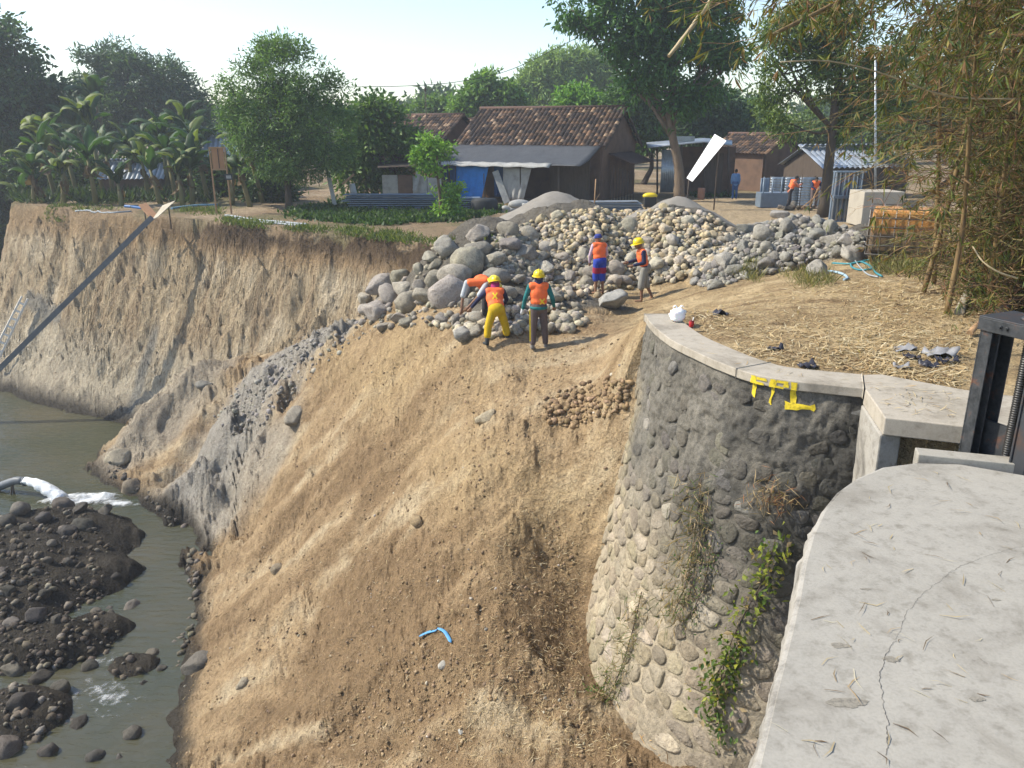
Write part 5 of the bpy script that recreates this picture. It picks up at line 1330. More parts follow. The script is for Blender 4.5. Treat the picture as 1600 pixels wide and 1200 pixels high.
# drooping tips over the top of the view
for (x0, y0, z0, dx, dy, n) in ((3.0, 10.6, 6.1, -.6, -.2, 14), (3.9, 11.2, 6.2, -.5, -.2, 18), (3.6, 10.5, 6.0, -.6, -.2, 16), (6.6, 10.4, 5.3, -.4, -.3, 22), (7.8, 12, 5.6, -.3, -.3, 24), (8.4, 11.4, 5.2, -.2, -.4, 26), (9.2, 12, 5.4, 0, -.4, 26), (4.6, 10.6, 6.2, -.6, -.3, 22), (5.4, 11, 6.2, -.4, -.5, 24), (6.2, 11.2, 6.0, -.4, -.4, 26), (7.0, 11.4, 6.2, -.2, -.5, 24), (6.0, 9.6, 5.6, -.4, -.3, 18), (7.6, 10.8, 5.8, 0, -.5, 22), (5.0, 12.8, 6.4, -.4, -.4, 20)):
    for _ in range(n):
        p_ = Vector((x0 + bamr.gauss(0, .55), y0 + bamr.gauss(0, .6), z0 + bamr.gauss(0, .35)))
        branch(p_, Vector((dx + bamr.gauss(0, .5), dy + bamr.gauss(0, .5), -.35 + bamr.gauss(0, .25))), bamr.uniform(.5, 1.2), .006, 1, .95, BR[bamr.randrange(4)])
# leaves and dry sheaths hanging at the skirt of the thicket
for _ in range(9000):
    p_ = Vector((bamr.gauss(9.9, 1.4), bamr.gauss(13.6, 1.2), 0)); p_.x = max(p_.x, .53 * (.953 * p_.y + .9) + abs(bamr.gauss(0, .4)) + .1); p_.z = ground(p_.x, p_.y) + abs(bamr.gauss(0.3, 2.0)); fan(p_, 2, (0, 0, -.3), .9)
st_.build('branches', M_TWIG, bt, BTO)
link_mesh('foliage', leaves_mesh('foliage', np.array(lC) - np.array(BTO), np.array(lD), np.array(lL), np.array(lW), np.array(lCol), .12), M_BLEAF, bt)
# bare canes: one pale pole slanting out of the top, one dark stub
def cane(label, pts_, r, m, nm='bamboo_cane'):
    o0 = Vector(pts_[0]); mb = MB(); sl = smooth_line([Vector(q) - o0 for q in pts_], 16); mb.tube(sl, [r * (1.15 if i % 4 == 0 else 1) * (1 - .35 * i / 15) for i in range(16)], 8)
    o = mb.build(nm, m); o.location = o0; tag(o, label, 'bamboo cane'); return o
cane('pale bamboo cane slanting down before the shade tree crown', [PY(1140, -40, 11.2), PY(1108, 5, 11), PY(1075, 50, 10.8), PY(1045, 88, 10.6)], .035, M_CANE)
cane('dark broken bamboo cane slanting in from the top right', [PY(1400, -40, 11), PY(1312, 2, 10.6), PY(1260, 28, 10.4), PY(1203, 56, 10.2)], .032, M_CULM)
cane('long yellow bamboo shoot arching through the thicket', [PY(1590, 155, 11), PY(1480, 150, 11), PY(1370, 112, 10.6), PY(1290, 95, 10.3), PY(1220, 97, 10)], .011, M_CANE)
cane('thin yellow bamboo shoot curving low in the thicket', [PY(1590, 435, 10.5), PY(1560, 425, 10.5), PY(1535, 408, 10.6), PY(1520, 385, 10.8)], .012, M_CANE)
# ================================================================== BUILDINGS AND YARD
def tile_mat():
    m, nt, b = newmat('clay_tile')
    at = N(nt, 'ShaderNodeAttribute', attribute_name='Col'); oc = coords(nt, 'Object')
    n1 = nz(nt, oc, 1.1, 6, 0.6)
    c = mix(nt, at.outputs['Color'], ramp(nt, n1, [(0.35, (0.6, 0.58, 0.56)), (0.6, (1.15, 1.1, 1.05))]), 1.0, 'MULTIPLY')
    nt.links.new(c, b.inputs['Base Color']); b.inputs['Roughness'].default_value = 0.9; b.inputs['Specular IOR Level'].default_value = 0.2
    return m
M_TILE = tile_mat()
M_BRICKW = simple('brown_plaster_wall', (0.155, 0.098, 0.068), 0.95, 0.4, 1.5, c2=(0.085, 0.06, 0.045), bmp=0.5, bdist=0.03, bscale=20)
M_WOODD = simple('dark_weathered_wood', (0.085, 0.065, 0.05), 0.9, 0.5, 3, bmp=0.5, bdist=0.02, stretch=(4, 4, .5))
M_WOOD = simple('raw_wood', (0.36, 0.22, 0.115), 0.8, 0.35, 3, bmp=0.3, bdist=0.01, stretch=(4, 4, .6))
M_PLY = simple('plywood', (0.38, 0.20, 0.10), 0.75, 0.25, 3, bmp=0.2, bdist=0.005, stretch=(3, 3, .5))
M_TARPK = simple('black_tarpaulin', (0.055, 0.058, 0.062), 0.62, 0.4, 2.5, bmp=0.6, bdist=0.06, bscale=5, spec=0.4)
M_TARPB = simple('blue_tarpaulin', (0.02, 0.20, 0.58), 0.55, 0.25, 3, bmp=0.5, bdist=0.05, bscale=4)
M_TARPD = simple('dark_blue_tarpaulin', (0.012, 0.06, 0.17), 0.6, 0.3, 3, bmp=0.5, bdist=0.05, bscale=4)
M_TARPW = simple('grey_white_tarpaulin', (0.34, 0.335, 0.31), 0.7, 0.35, 3, bmp=0.6, bdist=0.06, bscale=5)
M_ZINC = simple('zinc_sheet', (0.36, 0.40, 0.44), 0.38, 0.3, 1.6, c2=(0.24, 0.235, 0.23), metal=0.55, bmp=0.1, spec=0.5)
M_ZINCB = simple('blue_grey_sheet', (0.17, 0.215, 0.27), 0.5, 0.3, 1.6, metal=0.3, bmp=0.1)
M_WHITE = simple('white_sheet', (0.9, 0.9, 0.9), 0.4, 0.06, 2, bmp=0.1)
M_PALEW = simple('pale_limewashed_wall', (0.36, 0.35, 0.32), 0.9, 0.4, 2, bmp=0.3, bdist=0.02)
TR = random.Random(4)
class RoofMB(MB):
    def __init__(self): super().__init__(); self.c = []
    def build(self, *a_, **k_):
        o = super().build(*a_, **k_)
        if len(self.c) == len(self.v): vcol(o.data, np.array(self.c))
        return o
def tiled_plane(mb, p0, ux, uy, W, L, cols, rows, amp=0.09):
    """overlapping barrel tiles: p0 lower corner, ux across, uy up the slope"""
    n = ux.cross(uy).normalized(); n = n if n.z > 0 else -n; w = W / cols
    for r in range(rows):
        for c in range(cols):
            k = TR.random(); f = TR.uniform(.75, 1.25)
            cl = (0.050, 0.036, 0.031) if k < .38 else ((0.105, 0.066, 0.047) if k < .75 else ((0.20, 0.115, 0.07) if k < .93 else (0.34, 0.22, 0.14)))
            cl = (cl[0] * f * .9, cl[1] * f, cl[2] * f * 1.05); z0 = .035 + TR.uniform(-.008, .012); a_ = p0 + ux * (w * c); g = []
            for i in range(5):
                t = i / 4; h = amp * math.sin(math.pi * t) ** .8 if 0 < i < 4 else 0.0
                g.append([a_ + ux * (w * t) + uy * (L * r / rows) + n * (h + z0), a_ + ux * (w * t) + uy * (L * (r + 1.15) / rows) + n * h])
            mb.sheet(g)
            if hasattr(mb, 'c'): mb.c += [cl] * 10
def wallbox(mb, a, b, z0, z1, t=0.12):
    a = Vector(a); b = Vector(b); mb.bar((a.x, a.y, (z0 + z1) / 2), (b.x, b.y, (z0 + z1) / 2), t, z1 - z0)
# ---- tiled house
TH = R(25)
HO = PY(937, 303, 46.0); HO.z = 0
hx = Vector((-math.cos(TH), math.sin(TH), 0)); hy = Vector((math.sin(TH), math.cos(TH), 0)); UZ = Vector((0, 0, 1))
WID, DEP, EV, RG = 8.7, 6.4, 3.15, 5.05
house = empty('tiled_house', HO); tag(house, 'brown walled village house with weathered clay tile roof', 'house')
def hp(x, y, z): return hx * x + hy * y + UZ * z
mb = MB(); wallbox(mb, hp(0, 0, 0), hp(WID, 0, 0), 0, EV); mb.build('front_wall', M_BRICKW, house)
mb = MB(); wallbox(mb, hp(WID, DEP, 0), hp(0, DEP, 0), 0, EV); mb.build('back_wall', M_BRICKW, house)
for xx in (0.0, WID):
    mb = MB(); t = .12; s = -1 if xx == 0 else 1
    pr = [hp(xx, 0.06, -.02), hp(xx, DEP - .06, -.02), hp(xx, DEP - .06, EV - .05), hp(xx, DEP / 2, RG - .12), hp(xx, 0.06, EV - .05)]
    mb.add([q - hx * .06 for q in pr] + [q + hx * .06 for q in pr], [(0, 1, 2, 3, 4), (9, 8, 7, 6, 5)] + [(i, (i + 1) % 5, 5 + (i + 1) % 5, 5 + i) for i in range(5)]); mb.build('gable_wall', M_BRICKW, house)
ov = 0.42; sl_f = (hp(0, DEP / 2, RG) - hp(0, -0.35, EV - .22)); L = sl_f.length
mb = RoofMB(); tiled_plane(mb, hp(-ov, -.35, EV - .22), hx, sl_f.normalized(), WID + 2 * ov, L, 36, 13)
sl_b = (hp(0, DEP / 2, RG) - hp(0, DEP + .35, EV - .22)); tiled_plane(mb, hp(-ov, DEP + .35, EV - .22), hx, sl_b.normalized(), WID + 2 * ov, L, 36, 13)
rf = mb.build('roof', M_TILE, house)
M_RIDGE = simple('ridge_clay', (0.10, 0.06, 0.045), .9, .4, 5)
mb = MB(); mb.tube([hp(-ov, DEP / 2, RG + .05), hp(WID + ov, DEP / 2, RG + .05)], .11, 8); mb.build('ridge_cap', M_RIDGE, rf)
for xx in (-ov + .05, WID + ov - .05):
    for yy in (-.33, DEP + .33):
        mb = MB(); mb.bar(hp(xx, yy, EV - .30), hp(xx, DEP / 2, RG - .08), .05, .12); mb.build('barge_board', M_WOODD, rf)
# lean-to on the far gable side
mb = MB(); g = []
for i in range(15):
    row_ = []
    for j in range(7):
        row_.append(hp(-.1 - 1.5 * j / 6, 1.0 + 4.6 * i / 14, 2.55 - .55 * j / 6 + (0.03 if i % 2 else 0)))
    g.append(row_)
mb.sheet(g); solid(mb.build('side_roof', M_RIDGE, house), .03)
for k in range(9):
    mb = MB(); mb.bar(hp(-.3 - .17 * k, .98, 0), hp(-.3 - .17 * k, .98, 1.95 - .05 * k), .11, .03); mb.build('side_plank', M_WOODD, house)
# ---- awning shed before the house
aw = empty('awning_shed', HO + hp(WID * .5, -2.2, 0)); AO = Vector(aw.location) - HO
tag(aw, 'lean-to shed with black tarpaulin roof and blue sheets before the tiled house', 'shed')
def ap(x, y, z): return hp(x, y, z) - AO
rg_ = []
for i in range(25):
    x = -0.1 + (WID + 1.0) * i / 24; row_ = []
    for j in range(9):
        t = j / 8; row_.append(ap(x + .5 * t * (i / 24), -.35 - 3.1 * t, 3.0 - .95 * t - .10 * math.sin(math.pi * t) + .05 * mnoise.noise((i * .5, j * .5, 2))))
    rg_.append(row_)
mb = MB(); mb.sheet(rg_); solid(mb.build('tarpaulin_roof', M_TARPK, aw), .03)
mb = MB(); rg2 = []
for i in range(30):
    x = 1.6 + 8.3 * i / 29; rg2.append([ap(x, -3.30 - .05 * math.sin(i), 2.16 + .02 * math.sin(i * 1.9)), ap(x, -3.66, 1.95 + .03 * math.sin(i * 1.3))])
mb.sheet(rg2); solid(mb.build('eave_sheet', M_TARPW, aw), .02)
for x in (1.2, 3.4, 5.6, 7.8, 9.3):
    mb = MB(); mb.tube([ap(x, -3.2, -.05), ap(x + .03, -3.22, 2.05)], .05, 6); mb.build('post', M_WOODD, aw)
mb = MB(); mb.bar(ap(.9, -3.2, 2.02), ap(9.5, -3.2, 2.02), .06, .08); mb.build('beam', M_WOODD, aw)
def hang(x0, x1, y, z0, z1, name, m, skew=0.0, parent=None):
    g = []; n = 16
    for i in range(n + 1):
        t = i / n; x = x0 + (x1 - x0) * t; row_ = []
        for j in range(9):
            s = j / 8; row_.append(ap(x + skew * s * (1 - t), y + .06 * math.sin(i * 1.4) * s, z1 + (z0 - z1) * s))
        g.append(row_)
    mb = MB(); mb.sheet(g); return solid(mb.build(name, m, aw), .01)
hang(5.3, 7.35, -3.26, .12, 1.98, 'blue_tarpaulin', M_TARPB, .5); hang(7.45, 8.2, -3.15, .3, 1.98, 'blue_tarpaulin', M_TARPD); hang(2.75, 4.45, -3.24, .15, 1.95, 'grey_tarpaulin', M_TARPW, .5); hang(4.6, 5.15, -2.9, .3, 1.98, 'blue_tarpaulin', M_TARPD)
for k in range(7):
    mb = MB(); mb.bar(ap(8.3 + .2 * k, -3.18, 0), ap(8.3 + .2 * k, -3.18, 1.98), .19, .03, (1, 0, 0)); mb.build('wall_plank', M_WOODD, aw)
mb = MB(); wallbox(mb, ap(.2, -1.2, 0), ap(2.5, -1.2, 0), 0, 2.3, .06); mb.build('side_panel', M_WOODD, aw)
mb = MB(); mb.bar(ap(4.1, -3.5, .05), ap(4.9, -3.3, 1.7), .35, .03, (0, 1, 0)); mb.build('leaning_sheet', M_TARPW, aw)
# ---- left tiled house, hipped
def gable_house(name, label, ctr, yaw, W, D, ev, rg, cols, rows, wallm=M_BRICKW, ov=.35, hip=0.0, roofm=None):
    h = empty(name, ctr); tag(h, label, 'house'); ax = Vector((math.cos(yaw), math.sin(yaw), 0)); ay = Vector((-math.sin(yaw), math.cos(yaw), 0))
    def q(x, y, z): return ax * x + ay * y + UZ * z
    for (a, b) in (((-W / 2, -D / 2), (W / 2, -D / 2)), ((W / 2, D / 2), (-W / 2, D / 2))):
        mb = MB(); wallbox(mb, q(*a, 0), q(*b, 0), 0, ev); mb.build('wall', wallm, h)
    for x in (-W / 2, W / 2):
        mb = MB(); pr = [q(x, -D / 2 + .06, 0), q(x, D / 2 - .06, 0), q(x, D / 2 - .06, ev - .05), q(x, 0, rg - .12), q(x, -D / 2 + .06, ev - .05)]
        mb.add([v - ax * .06 for v in pr] + [v + ax * .06 for v in pr], [(0, 1, 2, 3, 4), (9, 8, 7, 6, 5)] + [(i, (i + 1) % 5, 5 + (i + 1) % 5, 5 + i) for i in range(5)]); mb.build('gable_wall', wallm, h)
    mb = RoofMB()
    for s in (-1, 1):
        a = q(-W / 2 - ov, s * (D / 2 + .3), ev - .2); up = q(-W / 2 - ov, 0, rg) - a; tiled_plane(mb, a, ax, up.normalized(), W + 2 * ov, up.length, cols, rows)
    r_ = mb.build('roof', roofm or M_TILE, h); mb = MB(); mb.tube([q(-W / 2 - ov, 0, rg + .04), q(W / 2 + ov, 0, rg + .04)], .1, 8); mb.build('ridge_cap', roofm or M_RIDGE, r_)
    return h
q = PY(668, 300, 54); q.z = 0
gable_house('tiled_house', 'low tiled house left of the larger one, behind the slim shrub', q, R(-38), 6.0, 5.2, 2.7, 4.7, 28, 12)
q = PY(722, 300, 60); q.z = 0
gable_house('tiled_house', 'small tiled roof house half hidden between the two larger roofs', q, R(-20), 5.0, 5.0, 2.8, 4.5, 24, 10)
q = PY(1176, 300, 56); q.z = 0
gable_house('brown_hut', 'small brown hut with red tile roof behind the zinc fence', q, R(-55), 4.2, 3.6, 2.5, 3.55, 18, 8)
# ---- corrugated sheet helper
def corr(mb, p0, ux, uz, W, Ht, waves, amp=.02, vertical=True):
    n = ux.cross(uz).normalized(); g = []; m_ = waves * 4
    for i in range(m_ + 1):
        o = n * (amp * math.sin(2 * math.pi * i / 4.0))
        if vertical: g.append([p0 + ux * (W * i / m_) + o, p0 + ux * (W * i / m_) + uz * Ht + o])
        else: g.append([p0 + uz * (Ht * i / m_) + o, p0 + uz * (Ht * i / m_) + ux * W + o])
    mb.sheet(g)
# ---- open shed with zinc panel behind the shade tree
Ys = 49.0
s0 = PY(1018, 303, Ys); s0.z = 0
sh = empty('open_shed', s0); tag(sh, 'dark open shed with thin white edged roof behind the curved trunk', 'shed')
def sp(px, py, Y): return PY(px, py, Y) - s0
mb = MB(); mb.sheet([[sp(1012, 231, Ys - .6), sp(1010, 223, Ys + 3.5)], [sp(1060, 226, Ys - .6), sp(1060, 219, Ys + 3.5)], [sp(1100, 222, Ys - .6), sp(1100, 216, Ys + 3.5)], [sp(1144, 227, Ys - .6), sp(1144, 220, Ys + 3.5)]]); solid(mb.build('roof_sheet', M_ZINC, sh), .05)
for px, top in ((1027, 231), (1065, 226), (1100, 223), (1138, 228)):
    mb = MB(); mb.tube([sp(px, 304, Ys), sp(px, top, Ys)], .06, 6); mb.build('post', M_WOODD, sh)
mb = MB(); a = sp(1031, 301, Ys - .1); b = sp(1052, 301, Ys - .1); corr(mb, a, (b - a).normalized(), UZ, (b - a).length, 2.45, 7); solid(mb.build('zinc_panel', M_ZINC, sh), .01)
mb = MB(); a = sp(1054, 304, Ys + 2.8); b = sp(1144, 304, Ys + 2.8); wallbox(mb, a, b, a.z, a.z + 2.9, .1); mb.build('back_wall', M_BRICKW, sh)
mb = MB(); a = sp(1100, 304, Ys + .5); b = sp(1126, 304, Ys + .5); wallbox(mb, a, b, a.z, a.z + 2.4, .08); mb.build('plank_wall', M_WOODD, sh)
mb = MB(); a = sp(1068, 224, Ys + 1); mb.box(a + UZ * .25, (1.2, .5, .3)); mb.build('roof_tray', M_ZINC, sh)
# white sheet leaning up over the shed
wa, wb_ = PY(1074, 279, 40.5), PY(1121, 212, 40.5)
dirw = (wb_ - wa).normalized(); sd_ = Vector((dirw.z, -0.9, -dirw.x)); hw = 0.27
o0 = Vector((wa.x, wa.y, ground(wa.x, wa.y))); wsh = empty('white_sheet', o0); tag(wsh, 'long bright white panel propped up at a slant beside the curved tree trunk', 'panel')
cor = [wa - sd_ * hw * .15 - o0, wa + sd_ * hw * .9 - o0, wb_ + sd_ * hw * 1.55 - o0, wb_ - sd_ * hw * .5 - o0]
mb = MB(); mb.add(cor + [v + Vector((0.02, .05, 0)) for v in cor], [(0, 1, 2, 3), (7, 6, 5, 4), (0, 4, 5, 1), (1, 5, 6, 2), (2, 6, 7, 3), (3, 7, 4, 0)]); mb.build('panel_board', M_WHITE, wsh)
for q_ in (cor[0].lerp(cor[1], .5), cor[2].lerp(cor[3], .5)):
    mb = MB(); mb.tube([q_ + Vector((0, .1, -.02)), Vector((q_.x, q_.y + .25, -.1))], .035, 6); mb.build('prop', M_WOODD, wsh)
# ---- zinc fence
f0 = PY(1192, 302, 43.0); f0.z = 0
fen = empty('zinc_fence', f0); tag(fen, 'silver corrugated zinc sheet fence behind the two far workers', 'fence')
for k in range(4):
    a = PY(1202 + 23 * k, 303, 43.0 - .1 * k) - f0; b = PY(1202 + 23 * k + 22.6, 303, 43.0 - .1 * k) - f0; a.z = b.z = 0.05
    mb = MB(); corr(mb, a, (b - a).normalized(), UZ, (b - a).length, 1.45, 11, .02, False); solid(mb.build('zinc_sheet', M_ZINC, fen), .008)
a = PY(1187, 303, 42.7) - f0; b = PY(1201, 303, 42.9) - f0; a.z = b.z = 0.02
mb = MB(); corr(mb, a, (b - a).normalized(), UZ, (b - a).length, 1.45, 4); solid(mb.build('zinc_sheet', M_ZINCB, fen), .008)
for k in range(5):
    a = PY(1202 + 23 * k, 303, 43.06) - f0; a.z = 0; mb = MB(); mb.tube([a, a + UZ * 1.55], .03, 6); mb.build('post', M_WOODD, fen)
# ---- low roofs at the right
q0 = PY(1315, 300, 50.0); q0.z = 0
gable_house('sheet_roof_hut', 'dark walled hut with grey sheet roof behind the dark trunk', q0, R(12), 5.4, 4.4, 1.9, 2.8, 18, 1, M_WOODD, roofm=M_ZINC)
q0 = PY(220, 300, 52.0); q0.z = 0
gable_house('zinc_roof_hut', 'small hut with grey zinc roof among the banana plants', q0, R(8), 3.2, 3.0, 1.1, 1.9, 14, 1, M_BRICKW, roofm=M_ZINC)
q0 = PY(372, 290, 56.0); q0.z = 0
gable_house('zinc_roof_hut', 'hut with grey zinc roof right of the wooden notice board', q0, R(10), 3.6, 4.0, 2.3, 3.4, 14, 1, M_PALEW, roofm=M_ZINC)
lw0 = PY(640, 300, 45.0); lw0.z = 0
lw = empty('plank_shed', lw0); tag(lw, 'low shed with pale patched walls left of the slim shrub', 'shed')
def lp(px, py, Y): return PY(px, py, Y) - lw0
for (a_, b_, m_, z1) in ((598, 622, M_PALEW, 1.5), (622.5, 645, M_BRICKW, 1.5), (645.5, 668, M_TARPW, 1.45), (668.5, 690, M_PALEW, 1.35)):
    a = lp(a_, 300, 45.0); b = lp(b_, 300, 45.0); mb = MB(); wallbox(mb, a, b, 0, z1, .05); mb.build('wall_panel', m_, lw)
mb = MB(); mb.sheet([[lp(590, 262, 44.6), lp(592, 252, 47.5)], [lp(640, 260, 44.6), lp(640, 250, 47.5)], [lp(694, 264, 44.6), lp(692, 254, 47.5)]]); solid(mb.build('roof_sheet', M_WOODD, lw), .04)
mb = MB(); mb.bar(lp(648, 298, 44.7), lp(655, 262, 44.8), .25, .02, (0, 1, 0)); mb.build('torn_sheet', M_TARPW, lw)
# leaning wood and junk under the feathery tree
for (pa, pb, r, m_, lab) in (((523, 320), (512, 268), .09, M_PALEW, 'pale board leaning upright under the feathery tree'), ((535, 288), (553, 272), .05, M_WOOD, 'thin pole propped on the white stump')):
    a = PY(pa[0], pa[1], 41.8); b = PY(pb[0], pb[1], 42.2); mb = MB(); mb.bar(Vector((0, 0, 0)), b - a, r * 2.2, r * .6, (0, 1, 0)); o = mb.build('leaning_board', m_); o.location = a; tag(o, lab, 'board')
a = PY(553, 311, 42.0); a.z = ground(a.x, a.y)
mb = MB(); mb.tube([(0, 0, -.1), (.03, 0, .5), (-.05, 0, 1.2)], [.24, .2, .14], 9); o = mb.build('white_stump', M_PALEW); o.location = a; tag(o, 'whitish peeling tree stump beside the stacked blue sheets', 'stump')
# ---- stacked blue grey sheets / pipes lying in the grass
def stack(label, pa, pb, Y, n, gap, r, z0=0.1, nm='sheet_stack', m=M_ZINCB):
    a = PY(*pa, Y); b = PY(*pb, Y); a.z = b.z = 0; t = empty(nm, a); tag(t, label, 'sheets')
    d_ = (b - a); nn = Vector((-d_.y, d_.x, 0)).normalized()
    for k in range(n):
        sh_ = bamr.uniform(-.25, .25); mb = MB(); e = d_.normalized()
        mb.bar(e * sh_ + nn * bamr.uniform(-.06, .06) + UZ * (z0 + gap * k), d_ + e * sh_ + nn * bamr.uniform(-.06, .06) + UZ * (z0 + gap * k + bamr.uniform(-.02, .02)), .7, r); mb.build('sheet', m if bamr.random() < .75 else M_ZINC, t, bevel=.01)
    return t
stack('long stack of blue grey metal sheets in the grass before the plank shed', (542, 318), (690, 318), 41.5, 7, .105, .045)
stack('short stack of blue grey sheets beside the dark drum', (702, 318), (752, 318), 41.0, 6, .10, .05)
stack('low stack of pale metal sheets behind the sand piles', (915, 318), (1000, 318), 40.5, 5, .09, .05)
# dark drum / tyre heap beside the sheets
a = PY(757, 325, 40.0); a.z = ground(a.x, a.y)
mb = MB(); mb.lathe((0, 0, 0), [(.0, 0), (.52, 0), (.6, .1), (.6, .55), (.5, .66), (.1, .7)], 14, Matrix.Diagonal((1.1, .8, 1))); o = mb.build('black_basin', simple('black_rubber', (0.03, .032, .034), .7, .3, 4)); o.location = a; tag(o, 'black rubber basin upturned beside the sheet stack', 'basin')
# sack pile under the blue tarp
for k, (px, py, s) in enumerate(((800, 308, .55), (812, 300, .6), (795, 316, .45), (823, 311, .5))):
    a = PY(px, py + 6, 39.8); a.z = ground(a.x, a.y)
    mb = MB(); mb.ell((0, 0, s * .3 + (.2 if k == 1 else 0)), (s, s * .55, s * .36), 12, 8, Euler((.2, .3 * (k - 1), .4 * k)).to_matrix()); o = mb.build('cement_sack', M_TARPW); o.location = a; tag(o, ('topmost grey sack of the pile before the blue tarpaulin', 'slanted grey sack in the pile before the blue tarpaulin', 'front grey sack of the pile near the sand', 'right grey sack of the pile touching the sand heap')[k], 'sack')
# ---- sand piles
M_SAND = simple('grey_sand', (0.225, 0.205, 0.175), 0.95, 0.2, 3, bmp=0.6, bdist=0.02, bscale=30)
def pile(label, px, py, Y, rx, ry, h, seed):
    c_ = PY(px, py, Y); gz = ground(c_.x, c_.y); n = 46; V = []; F = []
    xs = np.linspace(-1.15, 1.15, n); X, Yg = np.meshgrid(xs, xs, indexing='ij'); rr_ = np.sqrt(X ** 2 + Yg ** 2)
    Zz = h * np.clip(1.02 - rr_ * (1 + .12 * fbm(X * 1.4 + seed, Yg * 1.4, None, 2, seed)), -.12, None) ** 1.0
    Zz = np.where(rr_ < .16, Zz - (0.16 - rr_) * h * .35, Zz) + .05 * fbm(X * 3 * rx, Yg * 3 * ry, None, 3, seed + 3)
    V = np.stack([X * rx, Yg * ry, Zz], -1).reshape(-1, 3); i = np.arange(n * n).reshape(n, n)
    F = np.stack([i[:-1, :-1], i[1:, :-1], i[1:, 1:], i[:-1, 1:]], -1).reshape(-1, 4)
    o = link_mesh('sand_pile', mesh_np('sand_pile', V, F, True), M_SAND); o.location = (c_.x, c_.y, gz - .03); tag(o, label, 'sand pile')
pile('large grey sand pile behind the cobble heap before the house', 868, 340, 33.0, 3.3, 2.6, 1.62, 1)
pile('low sand pile right of the large one with a stick in it', 935, 345, 32.5, 1.9, 1.7, .95, 2)
pile('wide sand pile behind the heap at the foot of the shade tree', 1058, 340, 32.5, 2.6, 2.2, 1.42, 3)
pile('small sand heap left of the wide pile', 1005, 345, 33.5, 1.5, 1.4, .85, 4)
a = PY(928, 325, 32.0); mb = MB(); mb.tube([(0, 0, -.1), (.04, 0, 1.3)], .025, 6); mb.tube([(.02, 0, .45), (.22, 0, .75)], .018, 6); o = mb.build('stick', M_WOOD); o.location = (a.x, a.y, a.z - .2); tag(o, 'forked wooden stick standing in the low sand pile', 'stick')
# ---- yard objects at the right
fm0 = P(1318, 347, 0.25)
fm = empty('formwork_stack', fm0); tag(fm, 'two tier stack of grey steel formwork panels beside the concrete box', 'formwork')
wpx = pxm(fm0)
for tier in range(2):
    for k in range(7):
        mb = MB(); x = (-21 + 6.6 * k) * wpx; mb.box((x, .05 * (k % 2), .5 + tier * 1.02), (5.6 * wpx, .12, .92)); mb.build('panel', M_ZINCB, fm, bevel=.01)
        mb = MB(); mb.box((x, -.09 + .05 * (k % 2), .5 + tier * 1.02), (1.6 * wpx, .06, .9)); mb.build('rib', M_ZINC, fm)
    mb = MB(); mb.box((0, -.02, .03 + tier * 1.02), (46 * wpx, .4, .05)); mb.build('rail', M_ZINCB, fm)
    mb = MB(); mb.box((0, -.02, .985 + tier * 1.02), (46 * wpx, .4, .05)); mb.build('rail', M_ZINCB, fm)
cb0 = P(1372, 352, 0.35); wpx = pxm(cb0)
mb = MB(); mb.box((0, .5, .62), (62 * wpx, 1.4, 1.3)); o = mb.build('concrete_box', simple('cream_concrete', (0.36, 0.325, 0.265), .9, .2, 2), bevel=.02); o.location = cb0; tag(o, 'plain cream concrete box behind the caged tank', 'concrete box')
gb0 = P(1210, 324, 0.1); wpx = pxm(gb0)
gbx = empty('mixing_trough', gb0); tag(gbx, 'grey metal sided trough with upright bars before the zinc fence', 'trough')
mb = MB(); mb.box((0, .4, .35), (46 * wpx, .9, .72)); mb.build('trough_side', M_ZINCB, gbx, bevel=.01)
for k in range(3): mb = MB(); mb.tube([((-20 + 14 * k) * wpx, .0, 0), ((-20 + 14 * k) * wpx, .0, 1.5)], .035, 6); mb.build('upright', M_ZINCB, gbx)
wpb = P(1095, 312, 0.1); mb = MB(); mb.lathe((0, 0, 0), [(.17, 0), (.2, .1), (.21, .62), (.19, .64)], 14); o = mb.build('clay_drum', simple('terracotta', (0.30, 0.15, 0.09), .8, .25, 4)); o.location = wpb; tag(o, 'terracotta coloured drum standing right of the wide sand pile', 'drum')
# dumped spoil and wheelbarrow-like pan by the far workers
a = P(1260, 325, .15)
for k in range(14):
    r_ = bamr.uniform(.12, .3); stone('spoil_stone', ROCK_B[k % 9], a + Vector((bamr.uniform(-1.6, 1.0), bamr.uniform(-.6, .6), 0)), r_, jit((0.17, .15, .125)), 'dark lump of spoil in front of the two far workers', 'spoil lumps by the far workers', 'stone')
for (pa, pb) in (((1252, 325), (1288, 296)), ((1265, 322), (1280, 292))):
    a = PY(*pa, 38.5); b = PY(*pb, 38.2); mb = MB(); mb.bar(Vector((0, 0, 0)), b - a, .1, .04); o = mb.build('scaffold_plank', M_WOOD); o.location = a; tag(o, 'raw plank propped diagonally by the far workers, ' + ('lower one' if pa[0] < 1260 else 'steeper one'), 'plank')
# yellow engine behind the sand
ym0 = PY(1016, 303, 41.0); ym0.z = .35
ym = empty('yellow_pump', ym0); tag(ym, 'small yellow engine pump behind the sand piles', 'pump')
mb = MB(); mb.ell((0, 0, .35), (.38, .2, .16), 12, 8); mb.build('tank', simple('yellow_enamel', (0.70, 0.52, 0.02), .4, .1, 4), ym)
mb = MB(); mb.box((0, 0, .05), (.6, .4, .5)); mb.build('engine', simple('black_engine', (0.03, .03, .03), .6, .3, 6), ym, bevel=.03)
mb = MB(); mb.bar((.2, 0, .3), (.45, -.1, -.25), .05); mb.build('strut', M_WOOD, ym)
